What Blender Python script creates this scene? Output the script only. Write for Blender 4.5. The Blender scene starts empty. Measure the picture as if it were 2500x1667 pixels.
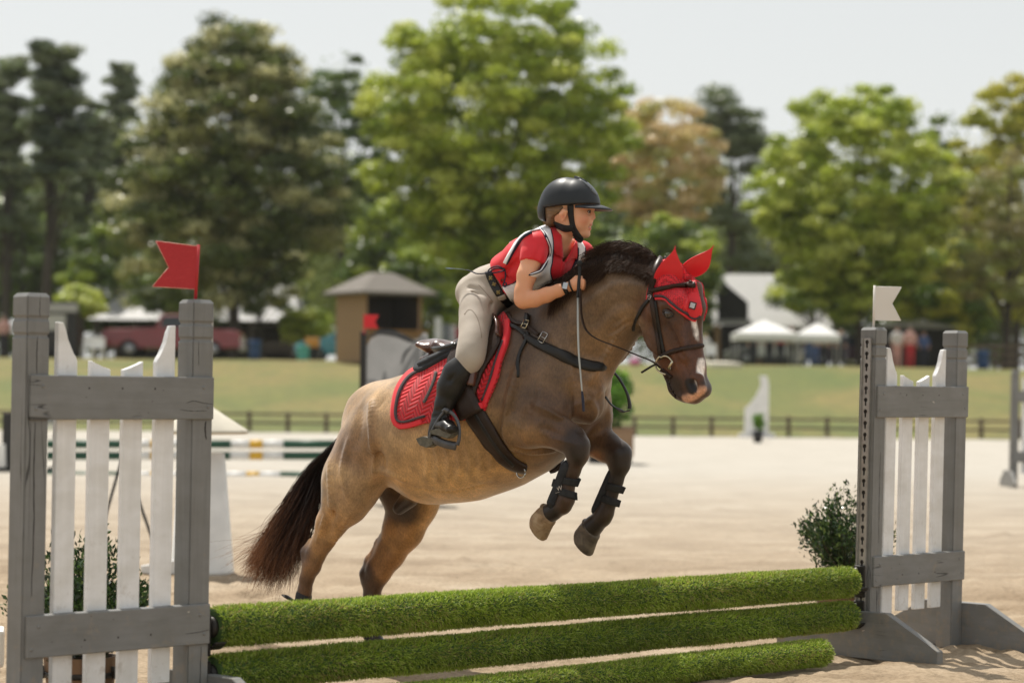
import bpy, bmesh, math, random
import numpy as np
from mathutils import Vector, Matrix
from mathutils.bvhtree import BVHTree
from mathutils.geometry import delaunay_2d_cdt, tessellate_polygon

random.seed(7); RNG = np.random.default_rng(7)
SC = bpy.context.scene
COL = SC.collection

# ------------------------------------------------------------------ camera
CAM_H = 1.165
cam_d = bpy.data.cameras.new("camera"); cam = bpy.data.objects.new("camera", cam_d); COL.objects.link(cam)
cam_d.sensor_width = 36.0; cam_d.lens = 85.0; cam_d.clip_start = 0.1; cam_d.clip_end = 3000
RC = Matrix.Rotation(math.radians(90 + 1.10), 3, 'X') @ Matrix.Rotation(0.0098, 3, 'Z')
cam.matrix_world = Matrix.Translation((0, 0, CAM_H)) @ RC.to_4x4()
cam_d.dof.use_dof = True; cam_d.dof.focus_distance = 9.45; cam_d.dof.aperture_fstop = 2.6
SC.camera = cam

# ------------------------------------------------------------------ sky, sun, exposure
SUN_TO = Vector((-0.22, 0.50, 1.0)).normalized()
elev = math.asin(SUN_TO.z); azim = math.atan2(SUN_TO.x, SUN_TO.y)
world = bpy.data.worlds.new("World"); SC.world = world; world.use_nodes = True
nt = world.node_tree; nt.nodes.clear()
sky = nt.nodes.new('ShaderNodeTexSky'); sky.sky_type = 'NISHITA'; sky.sun_disc = False
sky.sun_elevation = elev; sky.sun_rotation = azim
sky.air_density = 1.6; sky.dust_density = 1.2; sky.ozone_density = 1.0; sky.altitude = 100
hs = nt.nodes.new('ShaderNodeHueSaturation'); hs.inputs['Saturation'].default_value = 0.22
bgn = nt.nodes.new('ShaderNodeBackground'); bgn.inputs['Strength'].default_value = 0.105
wo = nt.nodes.new('ShaderNodeOutputWorld')
hz_ = nt.nodes.new('ShaderNodeMix'); hz_.data_type = 'RGBA'; hz_.inputs[0].default_value = 0.62   # thin white haze veil over the whole sky
hz_.inputs[7].default_value = (5.2, 5.35, 5.35, 1)
nt.links.new(sky.outputs[0], hs.inputs['Color']); nt.links.new(hs.outputs[0], hz_.inputs[6]); nt.links.new(hz_.outputs[2], bgn.inputs[0]); nt.links.new(bgn.outputs[0], wo.inputs[0])
sun_d = bpy.data.lights.new("sun", 'SUN'); sun_d.energy = 3.8; sun_d.angle = math.radians(0.6); sun_d.color = (1.0, 0.945, 0.86)
sun = bpy.data.objects.new("sun", sun_d); COL.objects.link(sun)
sun.rotation_euler = SUN_TO.to_track_quat('Z', 'Y').to_euler(); sun.location = (0, 0, 30)
SC.view_settings.view_transform = 'Standard'; SC.view_settings.look = 'None'
SC.view_settings.exposure = 0.40; SC.view_settings.gamma = 1.0; SC.view_settings.use_curve_mapping = False

# ------------------------------------------------------------------ picture coordinates (photo 2500 x 1667) to world
F = 85.0 / 36.0 * 2500.0
CP = Vector((0, 0, CAM_H))
def ray(x, y):
    return (RC @ Vector(((x - 1250) / F, -(y - 833.5) / F, -1.0)))
def P(x, y, Z):
    d = ray(x, y); return CP + d * (Z / d.y)
def G(x, y, z=0.0):
    d = ray(x, y); return CP + d * ((z - CP.z) / d.z)

# ------------------------------------------------------------------ object helpers
def tag(o, label=None, cat=None, group=None, kind=None):
    if label: o['label'] = label
    if cat: o['category'] = cat
    if group: o['group'] = group
    if kind: o['kind'] = kind
    return o
def thing(name, loc, label, cat, group=None):
    o = bpy.data.objects.new(name, None); o.empty_display_size = 0.2
    COL.objects.link(o); o.location = Vector(loc); tag(o, label, cat, group); return o
def link_mesh(name, me, mat=None, parent=None, smooth=True, world_coords=True):
    o = bpy.data.objects.new(name, me); COL.objects.link(o)
    if mat is not None:
        for m in (mat if isinstance(mat, (list, tuple)) else [mat]): me.materials.append(m)
    if smooth and len(me.polygons):
        me.polygons.foreach_set('use_smooth', np.ones(len(me.polygons), dtype=bool))
    if parent is not None:
        o.parent = parent
        if world_coords:
            loc = Vector((0, 0, 0)); p = parent
            while p is not None: loc = loc + p.location + p.matrix_parent_inverse.translation; p = p.parent
            o.matrix_parent_inverse = Matrix.Translation(-loc)
    return o
def np_mesh(name, V, Fc, attrs=None):
    """V (n,3), Fc (m,3|4) arrays"""
    V = np.asarray(V, dtype=np.float32); Fc = np.asarray(Fc, dtype=np.int32)
    me = bpy.data.meshes.new(name); k = Fc.shape[1]
    me.vertices.add(len(V)); me.vertices.foreach_set('co', V.ravel())
    me.loops.add(Fc.size); me.loops.foreach_set('vertex_index', Fc.ravel())
    me.polygons.add(len(Fc)); me.polygons.foreach_set('loop_start', np.arange(len(Fc), dtype=np.int32) * k)
    try: me.polygons.foreach_set('loop_total', np.full(len(Fc), k, dtype=np.int32))
    except Exception: pass
    me.update(calc_edges=True)
    if attrs:
        for an, arr in attrs.items():
            arr = np.asarray(arr, dtype=np.float32)
            if arr.ndim == 1:
                a = me.attributes.new(an, 'FLOAT', 'POINT'); a.data.foreach_set('value', arr)
            else:
                if arr.shape[1] == 3: arr = np.concatenate([arr, np.ones((len(arr), 1), np.float32)], 1)
                a = me.attributes.new(an, 'FLOAT_COLOR', 'POINT'); a.data.foreach_set('color', arr.ravel())
    me.validate(); return me
def bm_obj(name, bm, mat, parent=None, smooth=False, wc=True):
    me = bpy.data.meshes.new(name); bmesh.ops.recalc_face_normals(bm, faces=bm.faces); bm.to_mesh(me); bm.free()
    return link_mesh(name, me, mat, parent, smooth, wc)
def copy_tree(o, parent=None):
    c = o.copy(); COL.objects.link(c)
    if parent is not None: c.parent = parent; c.matrix_parent_inverse = o.matrix_parent_inverse.copy()
    for ch in list(o.children): copy_tree(ch, c)
    return c

def srgb(r, g, b):
    f = lambda c: (c / 255 / 12.92) if c / 255 <= 0.04045 else ((c / 255 + 0.055) / 1.055) ** 2.4
    return (f(r), f(g), f(b))

# frame boxes: origin o, axes ex, ey, ez (unit vectors)
class Frame:
    def __init__(s, o, ex, ey, ez): s.o = Vector(o); s.ex = Vector(ex).normalized(); s.ey = Vector(ey).normalized(); s.ez = Vector(ez).normalized()
    def __call__(s, a, b, c): return s.o + s.ex * a + s.ey * b + s.ez * c
WF = Frame((0, 0, 0), (1, 0, 0), (0, 1, 0), (0, 0, 1))
def add_box(bm, fr, a0, a1, b0, b1, c0, c1, bev=0.0, seg=1):
    vs = [bm.verts.new(fr(a, b, c)) for a in (a0, a1) for b in (b0, b1) for c in (c0, c1)]
    idx = [(0, 1, 3, 2), (4, 6, 7, 5), (0, 4, 5, 1), (2, 3, 7, 6), (0, 2, 6, 4), (1, 5, 7, 3)]
    fs = [bm.faces.new([vs[i] for i in f]) for f in idx]
    if bev > 0:
        es = list({e for f in fs for e in f.edges})
        bmesh.ops.bevel(bm, geom=es + vs, offset=bev, segments=seg, affect='EDGES', profile=0.6)
def add_prism(bm, fr, poly, b0, b1, bev=0.0):
    """poly in (a,c) plane, extruded along b"""
    A = [bm.verts.new(fr(a, b0, c)) for a, c in poly]; B = [bm.verts.new(fr(a, b1, c)) for a, c in poly]
    n = len(poly); fs = [bm.faces.new(A), bm.faces.new(B[::-1])]
    for i in range(n): fs.append(bm.faces.new([A[i], B[i], B[(i + 1) % n], A[(i + 1) % n]]))
    if bev > 0:
        es = list({e for f in fs for e in f.edges})
        bmesh.ops.bevel(bm, geom=es, offset=bev, segments=1, affect='EDGES')
def add_tube(bm, pts, rads, seg=10, cap=True, flat=None, up=None):
    """tube along pts; rads scalar or list; flat=(sx,sy) section scale with 'up' normal hint"""
    pts = [Vector(p) for p in pts]; n = len(pts)
    if not hasattr(rads, '__len__'): rads = [rads] * n
    rings = []; upv = Vector(up) if up is not None else None; prev = None
    for i in range(n):
        t = (pts[min(i + 1, n - 1)] - pts[max(i - 1, 0)]).normalized()
        if upv is not None: ref = upv
        elif prev is not None: ref = prev
        else: ref = Vector((0, 0, 1)) if abs(t.z) < 0.9 else Vector((1, 0, 0))
        x = (ref - t * ref.dot(t))
        if x.length < 1e-6: x = t.orthogonal()
        x.normalize(); y = t.cross(x); prev = x
        sx, sy = flat if flat else (1, 1)
        rings.append([bm.verts.new(pts[i] + (x * math.cos(2 * math.pi * k / seg) * sx + y * math.sin(2 * math.pi * k / seg) * sy) * rads[i]) for k in range(seg)])
    for i in range(n - 1):
        for k in range(seg):
            bm.faces.new([rings[i][k], rings[i][(k + 1) % seg], rings[i + 1][(k + 1) % seg], rings[i + 1][k]])
    if cap:
        bm.faces.new(rings[0][::-1]); bm.faces.new(rings[-1])
def add_lathe(bm, o, prof, seg=24, axis=(0, 0, 1)):
    ax = Vector(axis).normalized(); x = ax.orthogonal().normalized(); y = ax.cross(x); o = Vector(o)
    rings = [[bm.verts.new(o + ax * z + (x * math.cos(2 * math.pi * k / seg) + y * math.sin(2 * math.pi * k / seg)) * max(r, 1e-4)) for k in range(seg)] for r, z in prof]
    for i in range(len(rings) - 1):
        for k in range(seg): bm.faces.new([rings[i][k], rings[i][(k + 1) % seg], rings[i + 1][(k + 1) % seg], rings[i + 1][k]])
    bm.faces.new(rings[0][::-1]); bm.faces.new(rings[-1])
def add_ball(bm, o, r, sc=(1, 1, 1), fr=None, sub=2):
    res = bmesh.ops.create_icosphere(bm, subdivisions=sub, radius=1.0)
    fr = fr or WF; o = Vector(o)
    for v in res['verts']: v.co = o + fr.ex * v.co.x * r * sc[0] + fr.ey * v.co.y * r * sc[1] + fr.ez * v.co.z * r * sc[2]
def catmull(pts, k=6):
    pts = [np.array(p, float) for p in pts]; out = []
    for i in range(len(pts) - 1):
        p0 = pts[max(i - 1, 0)]; p1 = pts[i]; p2 = pts[i + 1]; p3 = pts[min(i + 2, len(pts) - 1)]
        for j in range(k):
            t = j / k
            out.append(0.5 * ((2 * p1) + (-p0 + p2) * t + (2 * p0 - 5 * p1 + 4 * p2 - p3) * t * t + (-p0 + 3 * p1 - 3 * p2 + p3) * t ** 3))
    out.append(pts[-1]); return out
def np_tubes(PL, RD, seg=3):
    """PL (n,m,3), RD (n,m) -> V,F"""
    n, m, _ = PL.shape
    T = np.gradient(PL, axis=1); T /= (np.linalg.norm(T, axis=2, keepdims=True) + 1e-9)
    ref = RNG.normal(size=(n, 1, 3)); X = np.cross(T, ref); X /= (np.linalg.norm(X, axis=2, keepdims=True) + 1e-9); Y = np.cross(T, X)
    ang = np.arange(seg) * 2 * np.pi / seg
    V = PL[:, :, None, :] + (X[:, :, None, :] * np.cos(ang)[None, None, :, None] + Y[:, :, None, :] * np.sin(ang)[None, None, :, None]) * RD[:, :, None, None]
    idx = np.arange(n * m * seg).reshape(n, m, seg)
    a = idx[:, :-1, :]; b = idx[:, 1:, :]; a2 = np.roll(a, -1, axis=2); b2 = np.roll(b, -1, axis=2)
    Fc = np.stack([a, a2, b2, b], -1).reshape(-1, 4)
    return V.reshape(-1, 3), Fc

# ------------------------------------------------------------------ smooth noise in numpy
_NT = np.random.default_rng(3).random((64, 64, 64)).astype(np.float32)
def vnoise(x, y, z=0.0):
    x = np.asarray(x, float); y = np.asarray(y, float); z = np.asarray(z, float) + 0 * x
    xi = np.floor(x).astype(int); yi = np.floor(y).astype(int); zi = np.floor(z).astype(int)
    fx = x - xi; fy = y - yi; fz = z - zi
    fx = fx * fx * (3 - 2 * fx); fy = fy * fy * (3 - 2 * fy); fz = fz * fz * (3 - 2 * fz)
    def g(a, b, c): return _NT[(xi + a) & 63, (yi + b) & 63, (zi + c) & 63]
    r = 0
    for a in (0, 1):
        for b in (0, 1):
            for c in (0, 1):
                r = r + g(a, b, c) * (fx if a else 1 - fx) * (fy if b else 1 - fy) * (fz if c else 1 - fz)
    return r

# ------------------------------------------------------------------ implicit surfaces (smooth union of tapered limbs -> one continuous mesh)
class Field:
    def __init__(s, xs, ys, zs):
        s.ax = [np.asarray(a, np.float32) for a in (xs, ys, zs)]
        s.f = np.full([len(a) for a in s.ax], 0.2, np.float32)
    def _sub(s, lo, hi):
        sl = []
        for a, l, h in zip(s.ax, lo, hi):
            i0 = int(np.searchsorted(a, l)); i1 = int(np.searchsorted(a, h)); 
            if i1 - i0 < 1: return None
            sl.append(slice(i0, i1))
        return tuple(sl)
    def seg(s, a, b, ra, rb, qa=1.0, qb=1.0, k=0.02, w=(0, 1, 0), op='add'):
        a = np.array(a, np.float32); b = np.array(b, np.float32); w = np.array(w, np.float32)
        m = max(ra * max(qa, 1), rb * max(qb, 1)) + k * 1.2 + 0.02
        sl = s._sub(np.minimum(a, b) - m, np.maximum(a, b) + m)
        if sl is None: return
        X = s.ax[0][sl[0]][:, None, None] - a[0]; Y = s.ax[1][sl[1]][None, :, None] - a[1]; Z = s.ax[2][sl[2]][None, None, :] - a[2]
        ab = b - a; L2 = float(ab @ ab) + 1e-12
        t = np.clip((X * ab[0] + Y * ab[1] + Z * ab[2]) / L2, 0, 1)
        dx = X - t * ab[0]; dy = Y - t * ab[1]; dz = Z - t * ab[2]
        lat = dx * w[0] + dy * w[1] + dz * w[2]; q = qa + (qb - qa) * t; r = ra + (rb - ra) * t
        in2 = np.maximum(dx * dx + dy * dy + dz * dz - lat * lat, 0)
        l1 = (lat / q) ** 2; sd = np.sqrt(in2 + l1); g = np.sqrt(in2 + l1 / (q * q)) + 1e-6
        d = sd * (sd - r) / g
        d = np.where(sd < r * 0.25, sd - r, d).astype(np.float32)
        s._mix(sl, d, k, op)
    def _mix(s, sl, d, k, op):
        f = s.f[sl]
        if op == 'add':
            h = np.maximum(k - np.abs(f - d), 0) / max(k, 1e-6); s.f[sl] = np.minimum(f, d) - h * h * k * 0.25
        elif op == 'sub':
            d = -d; h = np.maximum(k - np.abs(f - d), 0) / max(k, 1e-6); s.f[sl] = np.maximum(f, d) + h * h * k * 0.25
        elif op == 'and':
            h = np.maximum(k - np.abs(f - d), 0) / max(k, 1e-6); s.f[sl] = np.maximum(f, d) + h * h * k * 0.25
    def plane(s, p, n, k=0.003):
        """keep the side where (x-p).n < 0"""
        n = np.array(n, np.float32); n /= np.linalg.norm(n); p = np.array(p, np.float32)
        d = (s.ax[0][:, None, None] - p[0]) * n[0] + (s.ax[1][None, :, None] - p[1]) * n[1] + (s.ax[2][None, None, :] - p[2]) * n[2]
        s._mix((slice(None),) * 3, d.astype(np.float32), k, 'and')
    def mesh(s):
        f = s.f; ins = f < 0
        c = ins[:-1, :-1, :-1].astype(np.uint8)
        for dx in (0, 1):
            for dy in (0, 1):
                for dz in (0, 1):
                    if dx + dy + dz: c = c + ins[dx:f.shape[0] - 1 + dx, dy:f.shape[1] - 1 + dy, dz:f.shape[2] - 1 + dz]
        act = (c > 0) & (c < 8); I = np.argwhere(act); n = len(I)
        idm = np.full(act.shape, -1, np.int32); idm[act] = np.arange(n)
        pos = np.zeros((n, 3)); cnt = np.zeros(n)
        for axis in range(3):
            o1, o2 = [a for a in range(3) if a != axis]
            for a in (0, 1):
                for b in (0, 1):
                    off = [0, 0, 0]; off[o1] = a; off[o2] = b; off2 = list(off); off2[axis] = 1
                    i0 = I + off; i1 = I + off2
                    f0 = f[i0[:, 0], i0[:, 1], i0[:, 2]]; f1 = f[i1[:, 0], i1[:, 1], i1[:, 2]]
                    mk = (f0 < 0) != (f1 < 0); t = f0 / np.where(mk, f0 - f1, 1)
                    p = np.array(off, float)[None] + 0 * pos; p[:, axis] = t
                    pos[mk] += p[mk]; cnt[mk] += 1
        pos = pos / cnt[:, None]
        V = np.zeros((n, 3))
        for a in range(3):
            A = s.ax[a]; V[:, a] = A[I[:, a]] + pos[:, a] * (A[I[:, a] + 1] - A[I[:, a]])
        FF = []
        for axis in range(3):
            o1, o2 = [(1, 2), (2, 0), (0, 1)][axis]
            s0 = [slice(None)] * 3; s1 = [slice(None)] * 3; s0[axis] = slice(0, -1); s1[axis] = slice(1, None)
            ch = ins[tuple(s0)] != ins[tuple(s1)]
            E = np.argwhere(ch); ok = (E[:, o1] > 0) & (E[:, o2] > 0) & (E[:, o1] < f.shape[o1] - 1) & (E[:, o2] < f.shape[o2] - 1); E = E[ok]
            def cid(d1, d2):
                q = E.copy(); q[:, o1] -= d1; q[:, o2] -= d2; return idm[q[:, 0], q[:, 1], q[:, 2]]
            Q = np.stack([cid(1, 1), cid(0, 1), cid(0, 0), cid(1, 0)], 1)
            inside0 = ins[E[:, 0], E[:, 1], E[:, 2]]
            Q[inside0] = Q[inside0][:, ::-1]
            FF.append(Q)
        Fc = np.concatenate(FF); Fc = Fc[(Fc >= 0).all(1)]
        return V, Fc
def relax(V, Fc, it=2, lam=0.5):
    n = len(V); e = np.concatenate([Fc[:, [0, 1]], Fc[:, [1, 2]], Fc[:, [2, 3]], Fc[:, [3, 0]]]); e = np.concatenate([e, e[:, ::-1]])
    deg = np.bincount(e[:, 0], minlength=n)[:, None] + 1e-9
    for k in range(it):
        for l in (lam, -lam * 1.04):
            S = np.stack([np.bincount(e[:, 0], weights=V[e[:, 1], a], minlength=n) for a in range(3)], 1) / deg
            V = V + l * (S - V)
    return V
def keep_big(V, Fc, minfrac=0.02):
    return V, Fc

class Loc:
    """local frame standing on the ground: u = heading, v = to its right side, z = up; circles traced in picture coordinates on the plane v = const"""
    def __init__(s, x, y, Z, psi):
        p = P(x, y, Z); s.A = Vector((p.x, p.y, 0)); c, sn = math.cos(psi), math.sin(psi)
        s.d = Vector((c, -sn, 0)); s.n = Vector((-sn, -c, 0))
    def hit(s, x, y, v=0.0):
        r = ray(x, y); t = (v - (CP - s.A).dot(s.n)) / r.dot(s.n); p = CP + r * t
        q = p - s.A; return np.array([q.dot(s.d), v, q.z]), t / F * 1.0 * r.y
    def w(s, u, v, z): return s.A + s.d * u + s.n * v + Vector((0, 0, z))
    def l(s, p): q = Vector(p) - s.A; return np.array([q.dot(s.d), q.dot(s.n), q.z])
    def W(s, V):
        V = np.asarray(V); A = np.array(s.A); d = np.array(s.d); n = np.array(s.n)
        return A[None] + V[:, :1] * d[None] + V[:, 1:2] * n[None] + V[:, 2:3] * np.array([[0, 0, 1.0]])
def chain(fl, L, st, k=0.02, op='add', grow=0.0):
    """st: list of (px, py, r_px, v, b) with b = lateral half width in m (None: round)"""
    prev = None
    for (x, y, r, v, b) in st:
        c, sc = L.hit(x, y, v); rm = r * sc + grow; q = 1.0 if b is None else (b + grow) / rm
        cur = (c, rm, q)
        if prev is not None: fl.seg(prev[0], cur[0], prev[1], cur[1], prev[2], cur[2], k, op=op)
        prev = cur
    if len(st) == 1: fl.seg(prev[0], prev[0] + 1e-4, prev[1], prev[1], prev[2], prev[2], k, op=op)
# ------------------------------------------------------------------ materials
def mat_new(name):
    m = bpy.data.materials.new(name); m.use_nodes = True; nt = m.node_tree
    return m, nt, nt.nodes['Principled BSDF']
def N(nt, t, **kw):
    n = nt.nodes.new(t)
    for k, v in kw.items():
        if k in n.inputs.keys(): n.inputs[k].default_value = v
        else: setattr(n, k, v)
    return n
def ramp(nt, fac, stops):
    r = nt.nodes.new('ShaderNodeValToRGB'); nt.links.new(fac, r.inputs[0]); e = r.color_ramp.elements
    while len(e) < len(stops): e.new(0.5)
    for i, (p, c) in enumerate(stops): e[i].position = p; e[i].color = (*c, 1) if len(c) == 3 else c
    return r.outputs[0]
def coords(nt, kind='Object', scale=(1, 1, 1), rot=(0, 0, 0)):
    tc = nt.nodes.new('ShaderNodeTexCoord'); mp = nt.nodes.new('ShaderNodeMapping'); mp.inputs['Scale'].default_value = scale; mp.inputs['Rotation'].default_value = rot
    nt.links.new(tc.outputs[kind], mp.inputs[0]); return mp.outputs[0]
def noise(nt, vec, scale, detail=4, rough=0.55, dist=0.0):
    n = nt.nodes.new('ShaderNodeTexNoise'); n.inputs['Scale'].default_value = scale; n.inputs['Detail'].default_value = detail
    n.inputs['Roughness'].default_value = rough; n.inputs['Distortion'].default_value = dist
    if vec is not None: nt.links.new(vec, n.inputs['Vector'])
    return n.outputs[0]
def bump(nt, bsdf, h, strength=0.3, dist=0.01):
    b = nt.nodes.new('ShaderNodeBump'); b.inputs['Strength'].default_value = strength; b.inputs['Distance'].default_value = dist
    nt.links.new(h, b.inputs['Height']); nt.links.new(b.outputs[0], bsdf.inputs['Normal']); return b
def mix(nt, a, b, fac, mode='MIX'):
    m = nt.nodes.new('ShaderNodeMix'); m.data_type = 'RGBA'; m.blend_type = mode
    for s, v in ((m.inputs[0], fac), (m.inputs[6], a), (m.inputs[7], b)):
        if hasattr(v, 'links') or isinstance(v, bpy.types.NodeSocket): nt.links.new(v, s)
        elif isinstance(v, (int, float)): s.default_value = v
        else: s.default_value = (*v, 1) if len(v) == 3 else v
    return m.outputs[2]
def mathn(nt, op, a, b=None, clamp=False):
    m = nt.nodes.new('ShaderNodeMath'); m.operation = op; m.use_clamp = clamp
    for i, v in enumerate((a, b)):
        if v is None: continue
        if isinstance(v, bpy.types.NodeSocket): nt.links.new(v, m.inputs[i])
        else: m.inputs[i].default_value = v
    return m.outputs[0]
def plain(name, c1, c2=None, scale=8, rough=0.6, metal=0.0, bumps=0.0, bscale=60, sheen=0.0, coat=0.0, subs=0.0, spec=None, stretch=(1, 1, 1)):
    m, nt, b = mat_new(name); v = coords(nt, 'Object', stretch)
    c2 = c2 or tuple(x * 0.8 for x in c1)
    nt.links.new(ramp(nt, noise(nt, v, scale), [(0.35, c1), (0.65, c2)]), b.inputs['Base Color'])
    b.inputs['Roughness'].default_value = rough; b.inputs['Metallic'].default_value = metal
    if bumps: bump(nt, b, noise(nt, v, bscale, 3), bumps, 0.004)
    if sheen: b.inputs['Sheen Weight'].default_value = sheen; b.inputs['Sheen Roughness'].default_value = 0.5
    if coat: b.inputs['Coat Weight'].default_value = coat
    if spec is not None: b.inputs['Specular IOR Level'].default_value = spec
    if subs: b.inputs['Subsurface Weight'].default_value = subs; b.inputs['Subsurface Radius'].default_value = (0.02, 0.008, 0.004); b.inputs['Subsurface Scale'].default_value = 0.6
    return m
M = {}
def wood_paint(name, c1, c2, grain_dir, seedrot=0.0, cracks=True, spots=False, g=18):
    """weathered painted timber; grain_dir 'z' or 's' (object coords are world aligned)"""
    m, nt, b = mat_new(name)
    if grain_dir == 'z': sc = (1, 1, 0.06)
    else: sc = (0.09, 0.09, 1)
    v = coords(nt, 'Object', sc)
    n1 = noise(nt, v, g * 2.2, 6, 0.65, 0.6); n2 = noise(nt, coords(nt, 'Object'), 3.2, 4)
    col = ramp(nt, n1, [(0.25, c2), (0.55, c1), (0.8, tuple(min(1, x * 1.08) for x in c1))])
    col = mix(nt, col, tuple(x * 0.82 for x in c1), mathn(nt, 'MULTIPLY', n2, 0.55))
    h = n1
    if cracks:
        n3 = noise(nt, v, g * 1.1, 2, 0.4, 0.3)
        cr = ramp(nt, n3, [(0.490, (0, 0, 0)), (0.4965, (1, 1, 1)), (0.503, (1, 1, 1)), (0.51, (0, 0, 0))])
        msk = ramp(nt, noise(nt, coords(nt, 'Object', (1, 1, 0.35)), 5.0, 1), [(0.60, (0, 0, 0)), (0.66, (1, 1, 1))])
        crk = mathn(nt, 'MULTIPLY', cr, msk)
        col = mix(nt, col, tuple(x * 0.18 for x in c1), crk)
        h = mathn(nt, 'SUBTRACT', n1, mathn(nt, 'MULTIPLY', crk, 3.0))
    if spots:
        sp = ramp(nt, noise(nt, coords(nt, 'Object', (0.5, 0.5, 1)), 26, 3, 0.7), [(0.715, (0, 0, 0)), (0.74, (1, 1, 1))])
        col = mix(nt, col, (0.6, 0.57, 0.5), mathn(nt, 'MULTIPLY', sp, 0.8))
    # sand splashed and dried on the lower boards, rub marks elsewhere
    tc = nt.nodes.new('ShaderNodeTexCoord'); sp_ = nt.nodes.new('ShaderNodeSeparateXYZ'); nt.links.new(tc.outputs['Object'], sp_.inputs[0])
    low = mathn(nt, 'SUBTRACT', 0.64, mathn(nt, 'MULTIPLY', mathn(nt, 'SUBTRACT', 0.75, sp_.outputs[2], True), 0.20))
    dn = noise(nt, coords(nt, 'Object'), 17, 5, 0.75); dirt = mathn(nt, 'MULTIPLY', mathn(nt, 'SUBTRACT', dn, low), 9.0, True)
    col = mix(nt, col, (0.33, 0.26, 0.18), mathn(nt, 'MULTIPLY', dirt, 0.35))
    dn2 = noise(nt, coords(nt, 'Object', (1, 1, 1.7)), 7, 3, 0.6); col = mix(nt, col, ramp(nt, dn2, [(0.35, (0.90, 0.89, 0.86)), (0.65, (1.04, 1.04, 1.04))]), 1.0, 'MULTIPLY')
    nt.links.new(col, b.inputs['Base Color']); b.inputs['Roughness'].default_value = 0.55
    bump(nt, b, h, 0.35, 0.0015)
    return m
GREY = (0.212, 0.213, 0.208); GREY2 = (0.170, 0.171, 0.166)
M['grey_v'] = wood_paint('grey_painted_timber_upright', GREY, GREY2, 'z')
M['grey_h'] = wood_paint('grey_painted_timber_rail', GREY, GREY2, 's', spots=True)
M['white_paint'] = wood_paint('white_painted_picket', (0.86, 0.86, 0.86), (0.78, 0.78, 0.78), 'z', cracks=False)
M['steel'] = plain('galvanised_steel', (0.42, 0.41, 0.38), (0.33, 0.32, 0.30), 30, 0.45, 0.6, 0.1)
M['black_iron'] = plain('black_iron', (0.022, 0.02, 0.018), (0.04, 0.035, 0.03), 40, 0.5, 0.4, 0.2)
def red_flag():
    m, nt, b = mat_new('worn_red_paint'); v = coords(nt, 'Object')
    n = noise(nt, coords(nt, 'Object', (1, 1, 3)), 40, 6, 0.75, 1.0); n2 = noise(nt, v, 9, 4)
    c = ramp(nt, n, [(0.30, (0.42, 0.008, 0.012)), (0.60, (0.50, 0.016, 0.02)), (0.72, (0.62, 0.12, 0.10))])
    c = mix(nt, c, (0.36, 0.01, 0.014), mathn(nt, 'MULTIPLY', n2, 0.5))
    nt.links.new(c, b.inputs['Base Color']); b.inputs['Roughness'].default_value = 0.5; bump(nt, b, n, 0.15, 0.001); return m
M['red_flag'] = red_flag()
M['flag_edge'] = plain('worn_flag_edge', (0.62, 0.30, 0.22), (0.5, 0.1, 0.08), 60, 0.6)
M['white_flag'] = plain('cream_white_board', (0.78, 0.74, 0.68), (0.74, 0.70, 0.63), 6, 0.5)
def attr_mat(name, attr='col', rough=0.6, trans=0.0, sheen=0.0, nscale=0, bumps=0.0, bscale=80, stretch=(1, 1, 1), var=0.25, subs=0.0, spec=0.5, coat=0):
    m, nt, b = mat_new(name); a = nt.nodes.new('ShaderNodeAttribute'); a.attribute_name = attr; c = a.outputs['Color']
    if nscale:
        n = noise(nt, coords(nt, 'Object', stretch), nscale, 5, 0.65)
        f = ramp(nt, n, [(0.3, (1 - var,) * 3), (0.7, (1 + var,) * 3)]); c = mix(nt, c, f, 1.0, 'MULTIPLY')
    nt.links.new(c, b.inputs['Base Color']); b.inputs['Roughness'].default_value = rough; b.inputs['Specular IOR Level'].default_value = spec
    if bumps: bump(nt, b, noise(nt, coords(nt, 'Object', stretch), bscale, 4), bumps, 0.003)
    if sheen: b.inputs['Sheen Weight'].default_value = sheen
    if coat: b.inputs['Coat Weight'].default_value = coat
    if subs: b.inputs['Subsurface Weight'].default_value = subs; b.inputs['Subsurface Radius'].default_value = (0.02, 0.008, 0.004); b.inputs['Subsurface Scale'].default_value = 0.5
    if trans:
        t = nt.nodes.new('ShaderNodeBsdfTranslucent'); mx = nt.nodes.new('ShaderNodeMixShader'); mx.inputs[0].default_value = trans
        nt.links.new(c, t.inputs[0]); nt.links.new(b.outputs[0], mx.inputs[1]); nt.links.new(t.outputs[0], mx.inputs[2])
        nt.links.new(mx.outputs[0], nt.nodes['Material Output'].inputs[0])
    return m
M['leaf'] = attr_mat('tree_foliage', trans=0.42, rough=0.36)
M['shrub_leaf'] = attr_mat('glossy_shrub_leaf', trans=0.2, rough=0.3)
M['turf'] = attr_mat('artificial_turf_blades', trans=0.35, rough=0.45)
M['turf_core'] = plain('turf_backing', (0.04, 0.085, 0.018), (0.06, 0.11, 0.025), 60, 0.9)
M['bark'] = plain('tree_bark', (0.045, 0.034, 0.025), (0.075, 0.06, 0.045), 14, 0.9, 0, 0.6, 30, stretch=(1, 1, 0.3))
def C_(name, c, rough=0.5, **k):
    if name not in M: M[name] = plain(name, c, tuple(x * .85 for x in c), 6, rough, **k)
    return M[name]
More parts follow.
